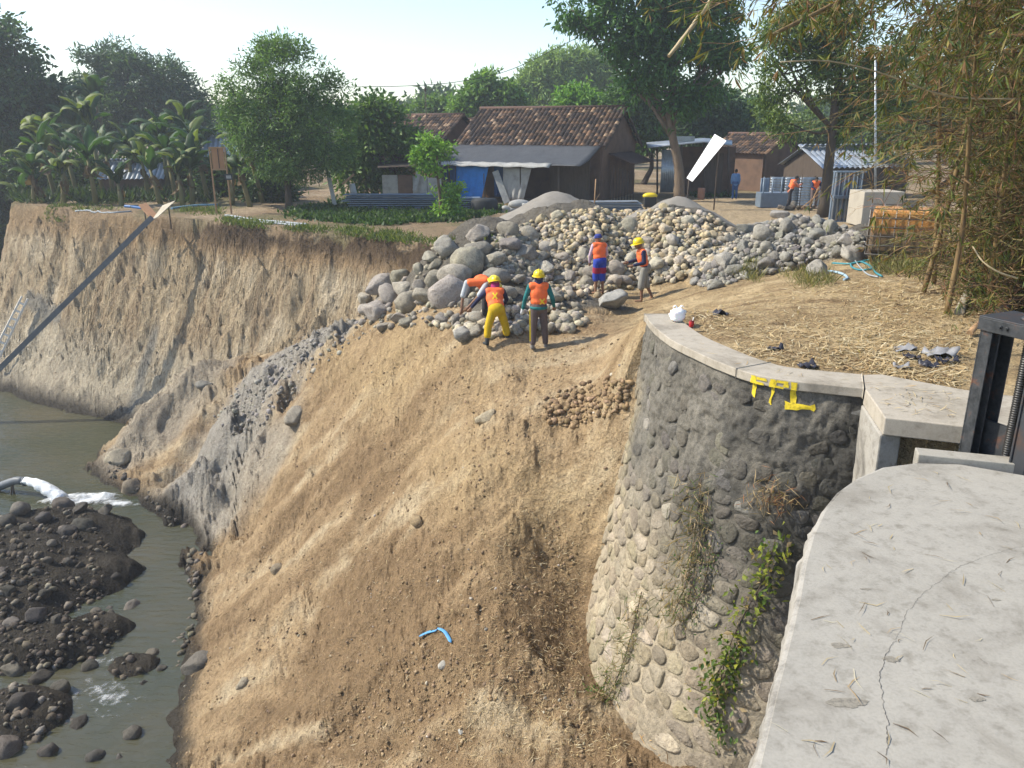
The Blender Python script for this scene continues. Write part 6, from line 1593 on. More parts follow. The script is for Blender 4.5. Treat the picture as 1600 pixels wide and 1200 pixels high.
# overhead wire and antenna pole
mb = MB(); pts_ = smooth_line([PY(540, 136, 60), PY(640, 134, 62), PY(720, 127, 64), PY(800, 108, 66), PY(900, 60, 68)], 40); mb.tube([q - pts_[0] for q in pts_], .022, 4); o = mb.build('overhead_wire', simple('black_cable', (0.02, .02, .02), .6, .1, 4, bmp=0)); o.location = pts_[0]; tag(o, 'thin overhead cable crossing the pale sky', 'cable')
a = PY(672, 300, 49); a.z = 0
ant = empty('antenna_pole', a); tag(ant, 'thin antenna pole rising in front of the left tiled roof', 'antenna')
mb = MB(); mb.tube([(0, 0, 0), (-.1, 0, 6.0)], [.035, .02], 6); mb.build('pole', M_WOODD, ant); mb = MB(); mb.ell((-.1, 0, 6.05), (.07, .07, .14), 8, 6); mb.build('finial', M_WOODD, ant)
a = PY(1374, 300, 33.0); a.z = ground(a.x, a.y); b = PY(1368, 82, 33.0)
mb = MB(); mb.tube([(0, 0, 0), b - a], .045, 8); o = mb.build('metal_pole', M_ZINC); o.location = a; tag(o, 'tall thin pale metal pole behind the bamboo thicket', 'pole')
# ================================================================== PROPS ON CLIFF, RIVER AND PLATFORM
M_PIPE = simple('grey_plastic_pipe', (0.13, 0.14, 0.15), 0.5, 0.25, 4, bmp=0.1)
M_HOSEB = simple('pale_blue_hose', (0.22, 0.36, 0.46), 0.5, 0.25, 4, bmp=0.1)
M_HOSEG = simple('pale_grey_hose', (0.30, 0.33, 0.35), 0.55, 0.2, 4, bmp=0.1)
# notice board
q0 = P(350, 333, 0); q0.z = ground(q0.x, q0.y)
nb = empty('notice_board', q0); tag(nb, 'wooden notice board on two tall posts at the cliff edge', 'notice board')
k_ = pxm(q0); yaw = R(16)
def nbp(px, z, y=0.0): return Matrix.Rotation(yaw, 3, 'Z') @ Vector(((px - 350) * k_, y, z))
for px in (339, 361):
    mb = MB(); mb.bar(nbp(px, -.2), nbp(px, 3.12), .075, .06); mb.build('post', M_WOOD, nb)
mb = MB(); mb.bar(nbp(341, 2.6, -.0), nbp(359, 2.6, -.0), .03, .95); mb.build('board', M_PLY, nb)
for z in (3.1, 2.1): mb = MB(); mb.bar(nbp(338, z, -.045), nbp(362, z, -.045), .05, .07); mb.build('rail', M_WOOD, nb)
mb = MB(); mb.bar(nbp(350.5, 2.15, -.03), nbp(350.5, 3.05, -.03), .03, .03); mb.build('batten', M_WOODD, nb)
mb = MB(); mb.bar(nbp(357, 1.75, -.06), nbp(368, 1.75, -.06), .02, .28); pl_ = mb.build('plate', simple('dark_plate', (0.04, .045, .05), .5, .2, 4), nb)
mb = MB(); mb.bar(nbp(359, 1.75, -.075), nbp(366, 1.75, -.075), .006, .14); mb.build('plate_label', M_PALEW, pl_)
# plywood chute with long channel pipe
c0 = P(240, 338, .15)
ch = empty('plywood_chute', c0); tag(ch, 'V shaped plywood chute on the cliff edge above the long pipe', 'chute')
k_ = pxm(c0)
mb = MB(); mb.add([Vector(v) for v in ((-.75, .3, .45), (.05, -.35, -.15), (.12, .1, .05), (-.6, .8, .5))] + [Vector(v) + Vector((0, 0, .03)) for v in ((-.75, .3, .45), (.05, -.35, -.15), (.12, .1, .05), (-.6, .8, .5))], [(3, 2, 1, 0), (4, 5, 6, 7), (0, 1, 5, 4), (1, 2, 6, 5), (2, 3, 7, 6), (3, 0, 4, 7)]); mb.build('side_board', M_PLY, ch)
pb_ = simple('bleached_plywood', (0.46, 0.40, 0.30), .8, .2, 3, bmp=.2)
mb = MB(); A_ = [(.07, -.35, -.13), (.30, -.32, -.03), (.85, .5, .62), (.28, .45, .42)]; mb.add([Vector(v) for v in A_] + [Vector(v) + Vector((0, 0, .03)) for v in A_], [(3, 2, 1, 0), (4, 5, 6, 7), (0, 1, 5, 4), (1, 2, 6, 5), (2, 3, 7, 6), (3, 0, 4, 7)]); mb.build('side_board', pb_, ch)
for v in ((-.6, .5), (.6, .3)): mb = MB(); mb.tube([(v[0], v[1], -.6), (v[0], v[1], .4)], .03, 6); mb.build('peg', M_WOODD, ch)
pa = PY(240, 342, c0.y - .5); pbt = PY(-60, 640, 33.5)
pc = empty('channel_pipe', pa); tag(pc, 'long dark channel pipe running down the cliff from the plywood chute', 'pipe')
d_ = pbt - pa; L_ = d_.length; dn = d_.normalized(); side = dn.cross(UZ).normalized(); upv = side.cross(dn).normalized()
for k in range(4):
    mb = MB(); t0, t1 = k / 4 + (.002 if k else 0), (k + 1) / 4
    def cpt(t, s, u): return dn * (L_ * t) + side * s + upv * u
    for (s0_, s1_, u0, u1) in ((-.15, .15, -.02, 0.0), (-.15, -.13, 0.0, .2), (.13, .15, 0.0, .2)):
        vs = [cpt(t, s, u) for t in (t0, t1) for s, u in ((s0_, u0), (s1_, u0), (s1_, u1), (s0_, u1))]
        mb.add(vs, [(3, 2, 1, 0), (4, 5, 6, 7), (0, 1, 5, 4), (1, 2, 6, 5), (2, 3, 7, 6), (3, 0, 4, 7)])
    mb.build('channel_section', M_PIPE, pc)
# ladder on the cliff
la, lb = hit(47, 464), hit(2, 560); la = la + Vector((.1, -.6, .1)); lb = lb + Vector((.1, -.9, 0))
ld = empty('ladder', lb); tag(ld, 'pale wooden ladder leaning on the far end of the cliff', 'ladder')
d_ = la - lb; sd2 = d_.cross(Vector((0, 1, 0))).normalized()
M_LAD = simple('pale_ladder_wood', (0.66, 0.63, 0.57), .8, .2, 4)
for s in (-.19, .19): mb = MB(); mb.bar(sd2 * s, d_ + sd2 * s * .8, .085); mb.build('rail', M_LAD, ld)
for k in range(8): t = (k + .6) / 8.4; mb = MB(); mb.bar(d_ * t - sd2 * .2, d_ * t + sd2 * .2, .075); mb.build('rung', M_LAD, ld)
# hoses on the plateau
def hose(label, pix, r, m, nm='hose', lift=.03):
    pts_ = [hit(a, b) + Vector((0, 0, lift)) for a, b in pix]; sl = smooth_line(pts_, 50)
    for q in sl: q.z = max(q.z, ground(q.x, q.y) + r * .7)
    mb = MB(); mb.tube([q - sl[0] for q in sl], r, 7); o = mb.build(nm, m); o.location = sl[0]; tag(o, label, 'hose'); return o
hose('pale blue hose lying behind the plywood chute', [(268, 327), (290, 324), (312, 322), (340, 321)], .06, M_HOSEB)
hose('blue pipe end left of the plywood chute', [(196, 324), (208, 325), (222, 327)], .08, simple('blue_pipe', (0.02, .10, .28), .45, .2, 4))
hose('flat pale hose lying along the cliff top right of the notice board', [(352, 338), (385, 343), (420, 347), (455, 350), (480, 352)], .055, M_HOSEG)
hose('second pale hose running along the cliff top grass', [(365, 342), (400, 348), (440, 351), (470, 354)], .045, M_HOSEG)
hose('thin pale hose trailing over the cliff rim', [(118, 331), (150, 333), (180, 333), (205, 331)], .04, M_HOSEG)
# pump outlet and jet
oq = PY(38, 752, 26.2)
po = empty('outlet_pipe', oq); tag(po, 'dark grey outlet pipe pouring water into the river', 'pipe')
mb = MB(); pts_ = smooth_line([PY(-60, 785, 26.6) - oq, PY(0, 760, 26.4) - oq, PY(25, 751, 26.25) - oq, Vector((0, 0, 0))], 20); mb.tube(pts_, .145, 12); mb.build('pipe', M_PIPE, po)
mb = MB(); mb.lathe((0, 0, 0), [(.15, -.03), (.175, -.02), (.175, .03), (.15, .04)], 12, Matrix((Vector((0, 1, 0)), Vector((0, 0, 1)), Vector((1, 0, -.1)))).transposed()); mb.build('flange', M_PIPE, po)
mb = MB(); mb.tube([(-.5, .1, .12), (-.42, -.1, -.9)], .035, 6); mb.build('prop', M_WOODD, po); mb = MB(); mb.tube([(-.55, -.2, -.9), (-.5, .15, .1)], .03, 6); mb.build('prop', M_WOODD, po)
def foam_mat(name, cover):
    m, nt, b = newmat(name); v = coords(nt, 'Object'); n_ = nz(nt, v, 5, 6, .7); 
    nt.links.new(ramp(nt, n_, [(.3, (.55, .58, .58)), (.6, (.9, .92, .93))]), b.inputs['Base Color']); b.inputs['Roughness'].default_value = .35
    nt.links.new(bump(nt, nz(nt, v, 14, 5, .7), .7, .05), b.inputs['Normal']); 
    if cover < 1:
        at = N(nt, 'ShaderNodeAttribute', attribute_name='Col'); nn = nz(nt, v, 3.5, 6, .7)
        mm = N(nt, 'ShaderNodeMath', operation='MULTIPLY_ADD'); nt.links.new(nn, mm.inputs[0]); mm.inputs[1].default_value = 2.2; mm.inputs[2].default_value = -1.5
        ad = N(nt, 'ShaderNodeMath', operation='ADD'); ad.use_clamp = True; nt.links.new(mm.outputs[0], ad.inputs[0]); nt.links.new(at.outputs['Fac'], ad.inputs[1]); nt.links.new(ad.outputs[0], b.inputs['Alpha'])
    return m
M_FOAM = foam_mat('white_water', 1.0); M_FOAM2 = foam_mat('foam_patch', 0.5)
land = P(98, 783, WATER_Z + .02)
jet = MB(); n = 18; pts_ = []; rr_ = []
for i in range(n):
    t = i / (n - 1); p_ = oq.lerp(land, t); p_.z = oq.z + .02 + (land.z - oq.z) * (t ** 2) + .16 * t * (1 - t); pts_.append(p_ - oq); rr_.append(.13 + .13 * t + .03 * mnoise.noise((t * 8, 0, 0)))
jet.tube(pts_, rr_, 12); me = jet.mesh('water_jet')
for v in me.vertices: v.co += Vector((mnoise.noise(v.co * 6), mnoise.noise(v.co * 6 + Vector((5, 0, 0))), mnoise.noise(v.co * 6 + Vector((0, 5, 0))))) * .06
o = link_mesh('water_jet', me, M_FOAM); o.location = oq; tag(o, 'white jet of water gushing from the outlet pipe', 'water jet')
def foam(label, cpx, rx, ry, seed, yaw=0.0, peak=1.0, bumpz=.10, nm='foam'):
    c_ = P(*cpx, WATER_Z); n = 44; xs = np.linspace(-1, 1, n); X, Yg = np.meshgrid(xs, xs, indexing='ij'); r_ = np.sqrt(X ** 2 + Yg ** 2)
    cover_ = np.clip((1 - r_) * 1.6 * peak, 0, 1); zz = .012 + bumpz * cover_ * (0.5 + .8 * fbm(X * 4, Yg * 4, None, 4, seed)); zz = np.maximum(zz, .008)
    cs_, sn_ = math.cos(yaw), math.sin(yaw); V = np.stack([X * rx * cs_ - Yg * ry * sn_, X * rx * sn_ + Yg * ry * cs_, zz], -1).reshape(-1, 3); i = np.arange(n * n).reshape(n, n)
    me = mesh_np(nm, V, np.stack([i[:-1, :-1], i[1:, :-1], i[1:, 1:], i[:-1, 1:]], -1).reshape(-1, 4), True); vcol(me, np.repeat(cover_.reshape(-1, 1), 3, 1))
    o = link_mesh(nm, me, M_FOAM2); o.location = c_; tag(o, label, kind='stuff')
foam('white foam where the jet strikes the river', (128, 781), 1.7, .62, 1, R(8), 1.3, .22)
foam('foam drifting off towards the bank', (180, 786), 1.3, .4, 2, R(-6), .7, .05)
foam('broken white rapids at the lower left of the river', (165, 1085), 1.5, 1.3, 3, 0, .35, .05)
foam('thin foam streaks among the lower boulders', (150, 1030), 1.2, .6, 4, .4, .3, .05)
# ---- caged tank
ib = P(1411, 404, 1.0); ib.z = ground(ib.x, ib.y); k_ = pxm(ib)
W_, Hh_, D_ = 107 * k_, 1.18, 1.25
it = empty('caged_tank', ib, (0, 0, R(-25))); tag(it, 'rust stained plastic water tank in a steel cage beside the bamboo', 'tank')
def tank_mat():
    m, nt, b = newmat('stained_tank_plastic'); v = coords(nt, 'Object'); s = N(nt, 'ShaderNodeSeparateXYZ'); nt.links.new(v, s.inputs[0])
    n_ = nz(nt, v, 3, 6, .6); ad = N(nt, 'ShaderNodeMath', operation='MULTIPLY_ADD'); nt.links.new(n_, ad.inputs[0]); ad.inputs[1].default_value = .25; nt.links.new(s.outputs['Z'], ad.inputs[2])
    c = ramp(nt, ad.outputs[0], [(.20, (.10, .07, .042)), (.74, (.15, .10, .055)), (.86, (.36, .16, .04)), (1.0, (.46, .22, .06))]); nt.links.new(c, b.inputs['Base Color']); b.inputs['Roughness'].default_value = .45
    nt.links.new(bump(nt, nz(nt, v, 8, 5, .6), .3, .02), b.inputs['Normal']); return m
mb = MB(); mb.box((0, 0, .16 + (Hh_ - .2) / 2), (W_ - .08, D_ - .08, Hh_ - .2)); mb.build('tank_body', tank_mat(), it, bevel=.07)
mb = MB(); mb.lathe((0, 0, Hh_ - .04), [(.16, 0), (.16, .05), (.12, .06)], 14); mb.build('tank_lid', simple('black_plastic', (.03, .03, .03), .5, .2, 5), it)
M_CAGE = simple('galvanised_cage_tube', (0.24, .22, .20), .5, .35, 6, metal=.4, bmp=.1)
hx2, hy2 = W_ / 2 + .012, D_ / 2 + .012
for s in (-1, 1):
    for k in range(7): x = -hx2 + 2 * hx2 * k / 6; mb = MB(); mb.tube([(x, s * hy2, .12), (x, s * hy2, Hh_)], .011, 6); mb.build('cage_bar', M_CAGE, it)
    for k in range(1, 6): y = -hy2 + 2 * hy2 * k / 6; mb = MB(); mb.tube([(s * hx2, y, .12), (s * hx2, y, Hh_)], .011, 6); mb.build('cage_bar', M_CAGE, it)
for k in range(6):
    z = .14 + (Hh_ - .15) * k / 5; e = hy2 + .014; f = hx2 + .014; mb = MB(); mb.tube([(-f, -e, z), (f, -e, z), (f, e, z), (-f, e, z), (-f, -e, z)], .013, 6, cap=False); mb.build('cage_ring', M_CAGE, it)
for x in (-.5, 0, .5): mb = MB(); mb.box((x * W_ * .8, 0, .05), (.14, D_, .11)); mb.build('pallet_runner', M_WOODD, it)
mb = MB(); mb.box((0, 0, .12), (W_, D_, .03)); mb.build('pallet_deck', M_WOODD, it)
# hoses by the tank
M_CYAN = simple('teal_hose', (0.05, .22, .26), .5, .3, 5, bmp=.1); M_BLW = simple('faded_blue_hose', (.30, .42, .52), .55, .2, 5, bmp=.1)
hose('teal hose coiled on the ground before the caged tank', [(1300, 413), (1330, 414), (1352, 409), (1368, 408), (1375, 415), (1362, 422), (1345, 424), (1332, 420), (1330, 414), (1345, 411), (1360, 418), (1368, 428), (1378, 434)], .022, M_CYAN)
hose('faded blue hose end lying before the coiled hose', [(1290, 425), (1305, 427), (1318, 431), (1324, 437), (1318, 439)], .028, M_BLW)
hose('white looped hose crossing the teal coil', [(1333, 404), (1338, 412), (1346, 422), (1356, 431), (1372, 435)], .016, M_HOSEG)
# bag and cup on the coping
q = P(1059, 502, TOPZ + .004); k_ = pxm(q)
mb = MB(); mb.ell((0, 0, .10), (.125, .11, .12), 18, 12); me = mb.mesh('plastic_bag')
for v in me.vertices:
    n_ = mnoise.noise(v.co * 16) * .35 + mnoise.noise(v.co * 34) * .18; v.co = Vector((v.co.x * (1 + n_), v.co.y * (1 + n_), max(0.0, v.co.z * (1 + n_ * .6))))
bagm, nt, b = newmat('white_plastic_film'); b.inputs['Base Color'].default_value = (.85, .86, .88, 1); b.inputs['Roughness'].default_value = .3; b.inputs['Subsurface Weight'].default_value = .2
bg0 = empty('plastic_bag', q); tag(bg0, 'knotted white plastic bag standing on the wall coping', 'bag')
link_mesh('bag_body', me, bagm, bg0)
for s in (-1, 1): mb = MB(); mb.tube(smooth_line([(s * .01, 0, .19), (s * .05, .02, .25), (s * .09, 0, .22)], 8), [.012, .016, .018, .018, .018, .016, .012, .008], 6, ell=.4); mb.build('bag_handle', bagm, bg0)
q = P(1080, 511, TOPZ + .002); M_RED = simple('red_plastic', (.42, .02, .025), .4, .2, 6, bmp=0)
cu = empty('red_cup', q); tag(cu, 'small red drink pouch beside the white bag on the coping', 'cup')
mb = MB(); mb.lathe((0, 0, 0), [(.028, 0), (.036, .02), (.042, .085), (.038, .09)], 14); mb.build('cup_body', M_RED, cu); mb = MB(); mb.tube([(.01, 0, .08), (.03, .01, .15)], .005, 6); mb.build('straw', M_WHITE, cu); mb = MB(); mb.lathe((0, 0, .09), [(.04, 0), (.04, .006), (.03, .012)], 14); mb.build('cup_lid', simple('maroon_plastic', (.16, .02, .02), .5, .2, 5), cu)
# blue straps on the slope
for pix, lab in (([(655, 998), (668, 992), (683, 988)], 'frayed blue strap on the slope, flat piece'), ([(684, 985), (694, 990), (700, 998), (705, 1008)], 'frayed blue strap on the slope, curved piece')):
    pts_ = smooth_line([hit(a, b_) + Vector((0, 0, .05)) for a, b_ in pix], 12); mb = MB(); mb.tube([p_ - pts_[0] for p_ in pts_], [.012] + [.035] * 10 + [.008], 6, ell=.3); o = mb.build('blue_strap', simple('blue_strap_plastic', (.10, .30, .55), .5, .3, 8, bmp=0)); o.location = pts_[0]; tag(o, lab, 'strap')
# logs, plastic scraps at the thicket's foot
for (pa, pb, r, m_, lab) in (((1514, 526), (1524, 516), .045, M_WOOD, 'cut pale log end at the foot of the bamboo thicket'), ((1556, 500), (1600, 470), .10, M_WOODD, 'thick brown log under the bamboo behind the sluice gate'), ((1498, 492), (1518, 440), .075, simple('grey_bamboo_stump', (.33, .29, .22), .9, .3, 5), 'grey bamboo stump slanting out of the straw')):
    a = hit(*pa); b_ = hit(*pb) + Vector((0, -.1, .16)); mb = MB(); mb.tube([Vector((0, 0, .05)), (b_ - a) * .5 + Vector((0, 0, .03)), b_ - a], [r, r * .95, r * .8], 9); o = mb.build('log', m_); o.location = a; tag(o, lab, 'log')
M_SCR = simple('dark_plastic_scrap', (.045, .045, .06), .45, .4, 9); srn = random.Random(3)
for k, (px, py, s) in enumerate(((1467, 556, .20), (1480, 566, .14), (1452, 572, .12), (1412, 548, .13), (1425, 560, .10), (1262, 574, .12), (1408, 575, .09), (1125, 492, .13), (1210, 546, .10))):
    q = hit(px, py); g_ = [[Vector(((i - 3) * s / 3 + srn.gauss(0, s * .08), (j - 2) * s / 3 + srn.gauss(0, s * .08), abs(srn.gauss(.02, s * .3)))) for j in range(5)] for i in range(7)]
    mb = MB(); mb.sheet(g_); o = solid(mb.build('plastic_scrap', M_SCR if k % 3 else simple('grey_scrap', (.25, .25, .26), .5, .3, 9)), .004); o.location = q
    tag(o, ('largest dark plastic scrap in the straw near the sluice gate', 'dark scrap right of the largest one near the gate', 'grey scrap lying toward the concrete edge near the gate', 'dark scrap further left among the straw', 'dark crumpled scrap close behind the deck slab', 'flat grey scrap on the straw above the yellow paint', 'dark scrap at the deck edge near the gate', 'dark scrap on the straw behind the red pouch', 'grey scrap in the middle of the straw behind the coping')[k], 'scrap')
# ================================================================== PEOPLE
M_SKIN = simple('brown_skin', (0.23, 0.125, 0.075), 0.6, 0.15, 8, bmp=0.1)
M_HELM = simple('yellow_helmet', (0.78, 0.56, 0.01), 0.35, 0.08, 6, bmp=0, spec=0.5)
M_VEST = simple('orange_vest', (0.85, 0.16, 0.045), 0.7, 0.12, 5, bmp=0.4, bdist=0.015, bscale=14)
M_YTAPE = simple('yellow_tape', (0.85, 0.62, 0.03), 0.6, 0.1, 5, bmp=0)
def cloth(name, c): return simple(name, c, 0.85, 0.25, 7, bmp=0.4, bdist=0.015, bscale=16)
M_TEAL = cloth('teal_shirt', (0.02, 0.15, 0.15)); M_NAVY = cloth('navy_shirt', (0.018, 0.022, 0.06)); M_GREYS = cloth('light_grey_shirt', (0.42, 0.44, 0.45)); M_BROWNT = cloth('brown_grey_trousers', (0.115, 0.085, 0.08))
M_YELT = cloth('yellow_trousers', (0.52, 0.34, 0.01)); M_BOOTB = simple('black_rubber_boot', (0.02, 0.024, 0.028), 0.35, 0.2, 6, bmp=0.1, spec=0.5); M_BOOTG = simple('muddy_boot', (0.20, 0.18, 0.16), 0.7, 0.3, 8)
M_MAG = cloth('magenta_scarf', (0.30, 0.02, 0.12)); M_BLUES = cloth('blue_shorts', (0.03, 0.06, 0.36)); M_REDS = cloth('red_stripe', (0.30, 0.02, 0.05)); M_PINKS = cloth('pink_white_shirt', (0.55, 0.40, 0.48)); M_GREYSH = cloth('grey_shorts', (0.25, 0.24, 0.21)); M_WGLOVE = cloth('white_glove', (0.6, 0.6, 0.6)); M_CAPB = cloth('blue_cap', (0.03, 0.045, 0.22)); M_JEAN = cloth('blue_jeans', (0.05, 0.10, 0.22)); M_BLUSH = cloth('light_blue_shirt', (0.13, 0.24, 0.42)); M_HAIR = simple('black_hair', (0.012, 0.011, 0.01), 0.6, 0.2, 9); M_SKULL = M_SKIN; M_DARKP = cloth('dark_trousers', (0.03, 0.03, 0.035))
def blob(parts, name, m, parent, voxel, smooth=4):
    """joined tapered limbs -> one continuous skin"""
    mb = MB()
    for pr in parts:
        if pr[0] == 'e': mb.ell(pr[1], pr[2], 14, 10, pr[3] if len(pr) > 3 else None)
        else:
            a, b, r0, r1 = Vector(pr[1]), Vector(pr[2]), pr[3], pr[4]; ell_ = pr[5] if len(pr) > 5 else 1.0
            mb.tube([a, a.lerp(b, .33), a.lerp(b, .67), b], [r0, r0 * .67 + r1 * .33, r0 * .33 + r1 * .67, r1], 12, ell=ell_)
            mb.ell(a, r0, 12, 8); mb.ell(b, r1, 12, 8)
    o = mb.build(name, m, parent)
    md = o.modifiers.new('remesh', 'REMESH'); md.mode = 'VOXEL'; md.voxel_size = voxel; md.use_smooth_shade = True
    sm = o.modifiers.new('smooth', 'SMOOTH'); sm.factor = .5; sm.iterations = smooth
    return o
def torso_parts(J, grow, low=0.0):
    pel, che, nk = Vector(J['pel']), Vector(J['che']), Vector(J['nk']); shl, shr = Vector(J['shl']), Vector(J['shr'])
    ax = (che - pel).normalized(); xr = (shr - shl).normalized(); fw = xr.cross(ax).normalized(); xr = ax.cross(fw).normalized()
    M = Matrix((xr, fw, ax)).transposed(); L = (nk - pel).length; g = grow
    return [('e', pel + ax * (.02 - low), (.155 + g, .115 + g, .14 + g), M), ('e', pel.lerp(che, .5), (.15 + g, .108 + g, .17 + g), M), ('e', che, (.168 + g, .115 + g, .17 + g), M), ('e', che.lerp(nk, .55), (.15 + g, .09 + g, .10 + g), M), ('c', shl.lerp(shr, .12), shl.lerp(shr, .88), .062 + g, .062 + g)]
def hand_parts(w, el, curl, side):
    w = Vector(w); d = (w - Vector(el)).normalized(); c = d.cross(Vector((0, 1, .2)));
    c = c.normalized() if c.length > .1 else Vector((1, 0, 0)); n_ = c.cross(d).normalized(); out = [('c', w, w + d * .075, .03, .034)]
    for k in range(4):
        s = (k - 1.5) * .019; L = (.072, .082, .078, .06)[k]; b0 = w + d * .085 + c * s; m_ = b0 + d * L * .55 + n_ * curl * .02; e = m_ + d * L * .4 * (1 - curl) + n_ * curl * .035
        out += [('c', b0, m_, .0098, .009), ('c', m_, e, .009, .0075)]
    t0 = w + d * .03 + c * side * .028; t1 = t0 + (d * .03 + c * side * .03); out += [('c', t0, t1, .013, .011), ('c', t1, t1 + d * .03 + n_ * .012, .011, .009)]
    return out
def person(label, loc, J, fit, voxel=.014, face=(0, 1, 0), group=None, yaw=0.0, scale=1.0):
    p = empty('person', loc, (0, 0, yaw)); p.scale = (scale,) * 3; tag(p, label, 'person', group)
    V = {k: Vector(v) for k, v in J.items()}
    F_ = Vector(face).normalized(); hd = V['hd']
    sx = F_.cross(UZ).normalized(); upd = sx.cross(F_).normalized(); MH = Matrix((sx, F_, upd)).transposed()
    B = torso_parts(J, 0.0) + [('c', V['nk'] - Vector((0, 0, .03)), hd - upd * .06, .056, .052), ('e', hd, (.077, .098, .115), MH), ('e', hd + F_ * .05 - upd * .055, (.05, .05, .05), MH), ('c', hd + F_ * .092 + upd * .01, hd + F_ * .112 - upd * .022, .010, .015), ('e', hd + sx * .078 - upd * .008, (.012, .024, .032), MH), ('e', hd - sx * .078 - upd * .008, (.012, .024, .032), MH), ('c', hd + F_ * .09 - upd * .055 - sx * .02, hd + F_ * .09 - upd * .055 + sx * .02, .009, .009)]
    for s in 'lr':
        B += [('c', V['sh' + s], V['el' + s], .050, .040), ('c', V['el' + s], V['wr' + s], .040, .027)] + hand_parts(V['wr' + s], V['el' + s], .55, 1 if s == 'l' else -1)
        B += [('c', V['hp' + s], V['kn' + s], .085, .055), ('c', V['kn' + s], V['an' + s], .054, .036), ('c', V['an' + s] - Vector((0, 0, .035)), V['to' + s], .038, .026, .8), ('e', V['an' + s].lerp(V['kn' + s], .72) - (V['to' + s] - V['an' + s]).normalized() * .018, (.05, .05, .10))]
    blob(B, 'body', M_SKIN, p, voxel, 3)
    for (nm, m, parts) in fit(V, J, MH, F_, sx, upd):
        blob(parts, nm, m, p, voxel, 4)
    return p, V, MH
def helmet(p, V, MH, m=M_HELM, brim=True, cap=False):
    mb = MB(); c_ = V['hd'] + MH @ Vector((0, -.005, .035))
    pr = [(.128, 0.0), (.127, .03), (.115, .075), (.088, .11), (.05, .128), (.012, .133)] if not cap else [(.102, 0.0), (.102, .03), (.095, .06), (.07, .085), (.03, .096)]
    mb.lathe(c_, pr, 20, MH @ Matrix.Diagonal((.92, 1.1, 1.0))); h = mb.build('helmet' if not cap else 'cap', m, p)
    mb = MB(); g = []
    for i in range(25):
        a = 2 * math.pi * i / 24; w = .022 + (.055 if not cap else .075) * max(0, math.sin(a)) ** 2 if brim else .02
        if cap and math.sin(a) < .2: w = .002
        r_ = pr[0][0]; g.append([c_ + MH @ Vector((math.cos(a) * r_ * .9, math.sin(a) * r_ * 1.08, .004)), c_ + MH @ Vector((math.cos(a) * (r_ * .92 + w), math.sin(a) * (r_ * 1.1 + w), -.012))])
    mb.sheet(g); solid(mb.build('brim', m, h), .006)
    if not cap:
        mb = MB(); mb.tube([c_ + MH @ Vector((0, math.cos(t) * .132 * 1.05, math.sin(t) * .133 + .004)) for t in np.linspace(.35, 2.8, 12)], .012, 6); mb.build('ridge', m, h)
def sleeves(V, r0=.062, r1=.050, r2=.038, full=True, sides='lr'):
    out = []
    for s in sides:
        out += [('c', V['sh' + s], V['el' + s], r0, r1)]
        if full: out += [('c', V['el' + s], V['el' + s].lerp(V['wr' + s], .92), r1, r2)]
    return out
def vest(J):
    t = torso_parts(J, .027, -.10); e = t[0]; t[0] = ('e', e[1], (e[2][0], e[2][1], .09), e[3]); return t
def legs(V, upto=1.0, r0=.10, r1=.072, r2=.06):
    out = []
    for s in 'lr':
        out += [('c', V['hp' + s], V['kn' + s], r0, r1)]
        if upto > 0: out += [('c', V['kn' + s], V['kn' + s].lerp(V['an' + s], upto), r1, r2)]
    out += [('e', (V['hpl'] + V['hpr']) / 2 + Vector((0, 0, .05)), (.186, .148, .15))]
    return out
def boots(V, hi=.55, sides='l'):
    out = []
    for s in sides: out += [('c', V['kn' + s].lerp(V['an' + s], 1 - hi), V['an' + s], .058, .048), ('c', V['an' + s] - Vector((0, 0, .03)), V['to' + s], .05, .04, .8)]
    return out
def xmark(p, ctr, size, parent_vest, lookdir=(0, 1, 0)):
    for s in (-1, 1):
        mb = MB(); g = []
        for i in range(7):
            t = i / 6 - .5; d_ = Vector((t * size, 0, s * t * size * 1.15)); n_ = Vector((-s * .7, 0, .7)) * size * .13; g.append([Vector(ctr) + d_ - n_, Vector(ctr) + d_ + n_])
        mb.sheet(g); o = mb.build('cross_mark', M_YTAPE, parent_vest); sw = o.modifiers.new('wrap', 'SHRINKWRAP'); sw.target = parent_vest; sw.wrap_method = 'PROJECT'; sw.use_project_y = True; sw.use_positive_direction = True; sw.use_negative_direction = False; sw.offset = .006 if s > 0 else .008
def part_of(p, nm): return [c for c in p.children if c.name.split('.')[0] == nm][0]
def feet_at(px, py): return hit(px, py)
# --- worker in teal
J = dict(pel=(0, .04, .92), che=(.0, .06, 1.2), nk=(0, .08, 1.41), hd=(0.0, .11, 1.535), shl=(-.185, .06, 1.36), shr=(.185, .07, 1.36), ell=(-.28, .06, 1.10), wrl=(-.33, .12, .86), elr=(.29, .08, 1.10), wrr=(.33, .20, .90), hpl=(-.085, .04, .88), hpr=(.085, .05, .88), knl=(-.11, .03, .46), knr=(.13, .09, .46), anl=(-.12, .0, .085), anr=(.16, .10, .085), tol=(-.14, .17, .035), tor=(.20, .27, .035))
def fit1(V, J, MH, F_, sx, upd): return [('shirt', M_TEAL, torso_parts(J, .014, .0) + sleeves(V) + [('e', V['pel'] - Vector((0, 0, .0)), (.195, .155, .075))]), ('trousers', M_BROWNT, legs(V, .8, .1, .075, .065)), ('boot', M_BOOTG, boots(V, .5)), ('boot', M_BOOTG, boots(V, .5, 'r')), ('vest', M_VEST, vest(J)), ('neck_cloth', M_NAVY, [('c', V['nk'] - Vector((0, 0, .03)), V['hd'] - upd * .02, .088, .092)]), ('glove', M_WGLOVE, hand_parts(V['wrl'], V['ell'], .5, 1) + [('c', V['wrl'], V['wrl'] + (V['wrl'] - V['ell']).normalized() * .08, .036, .04)])]
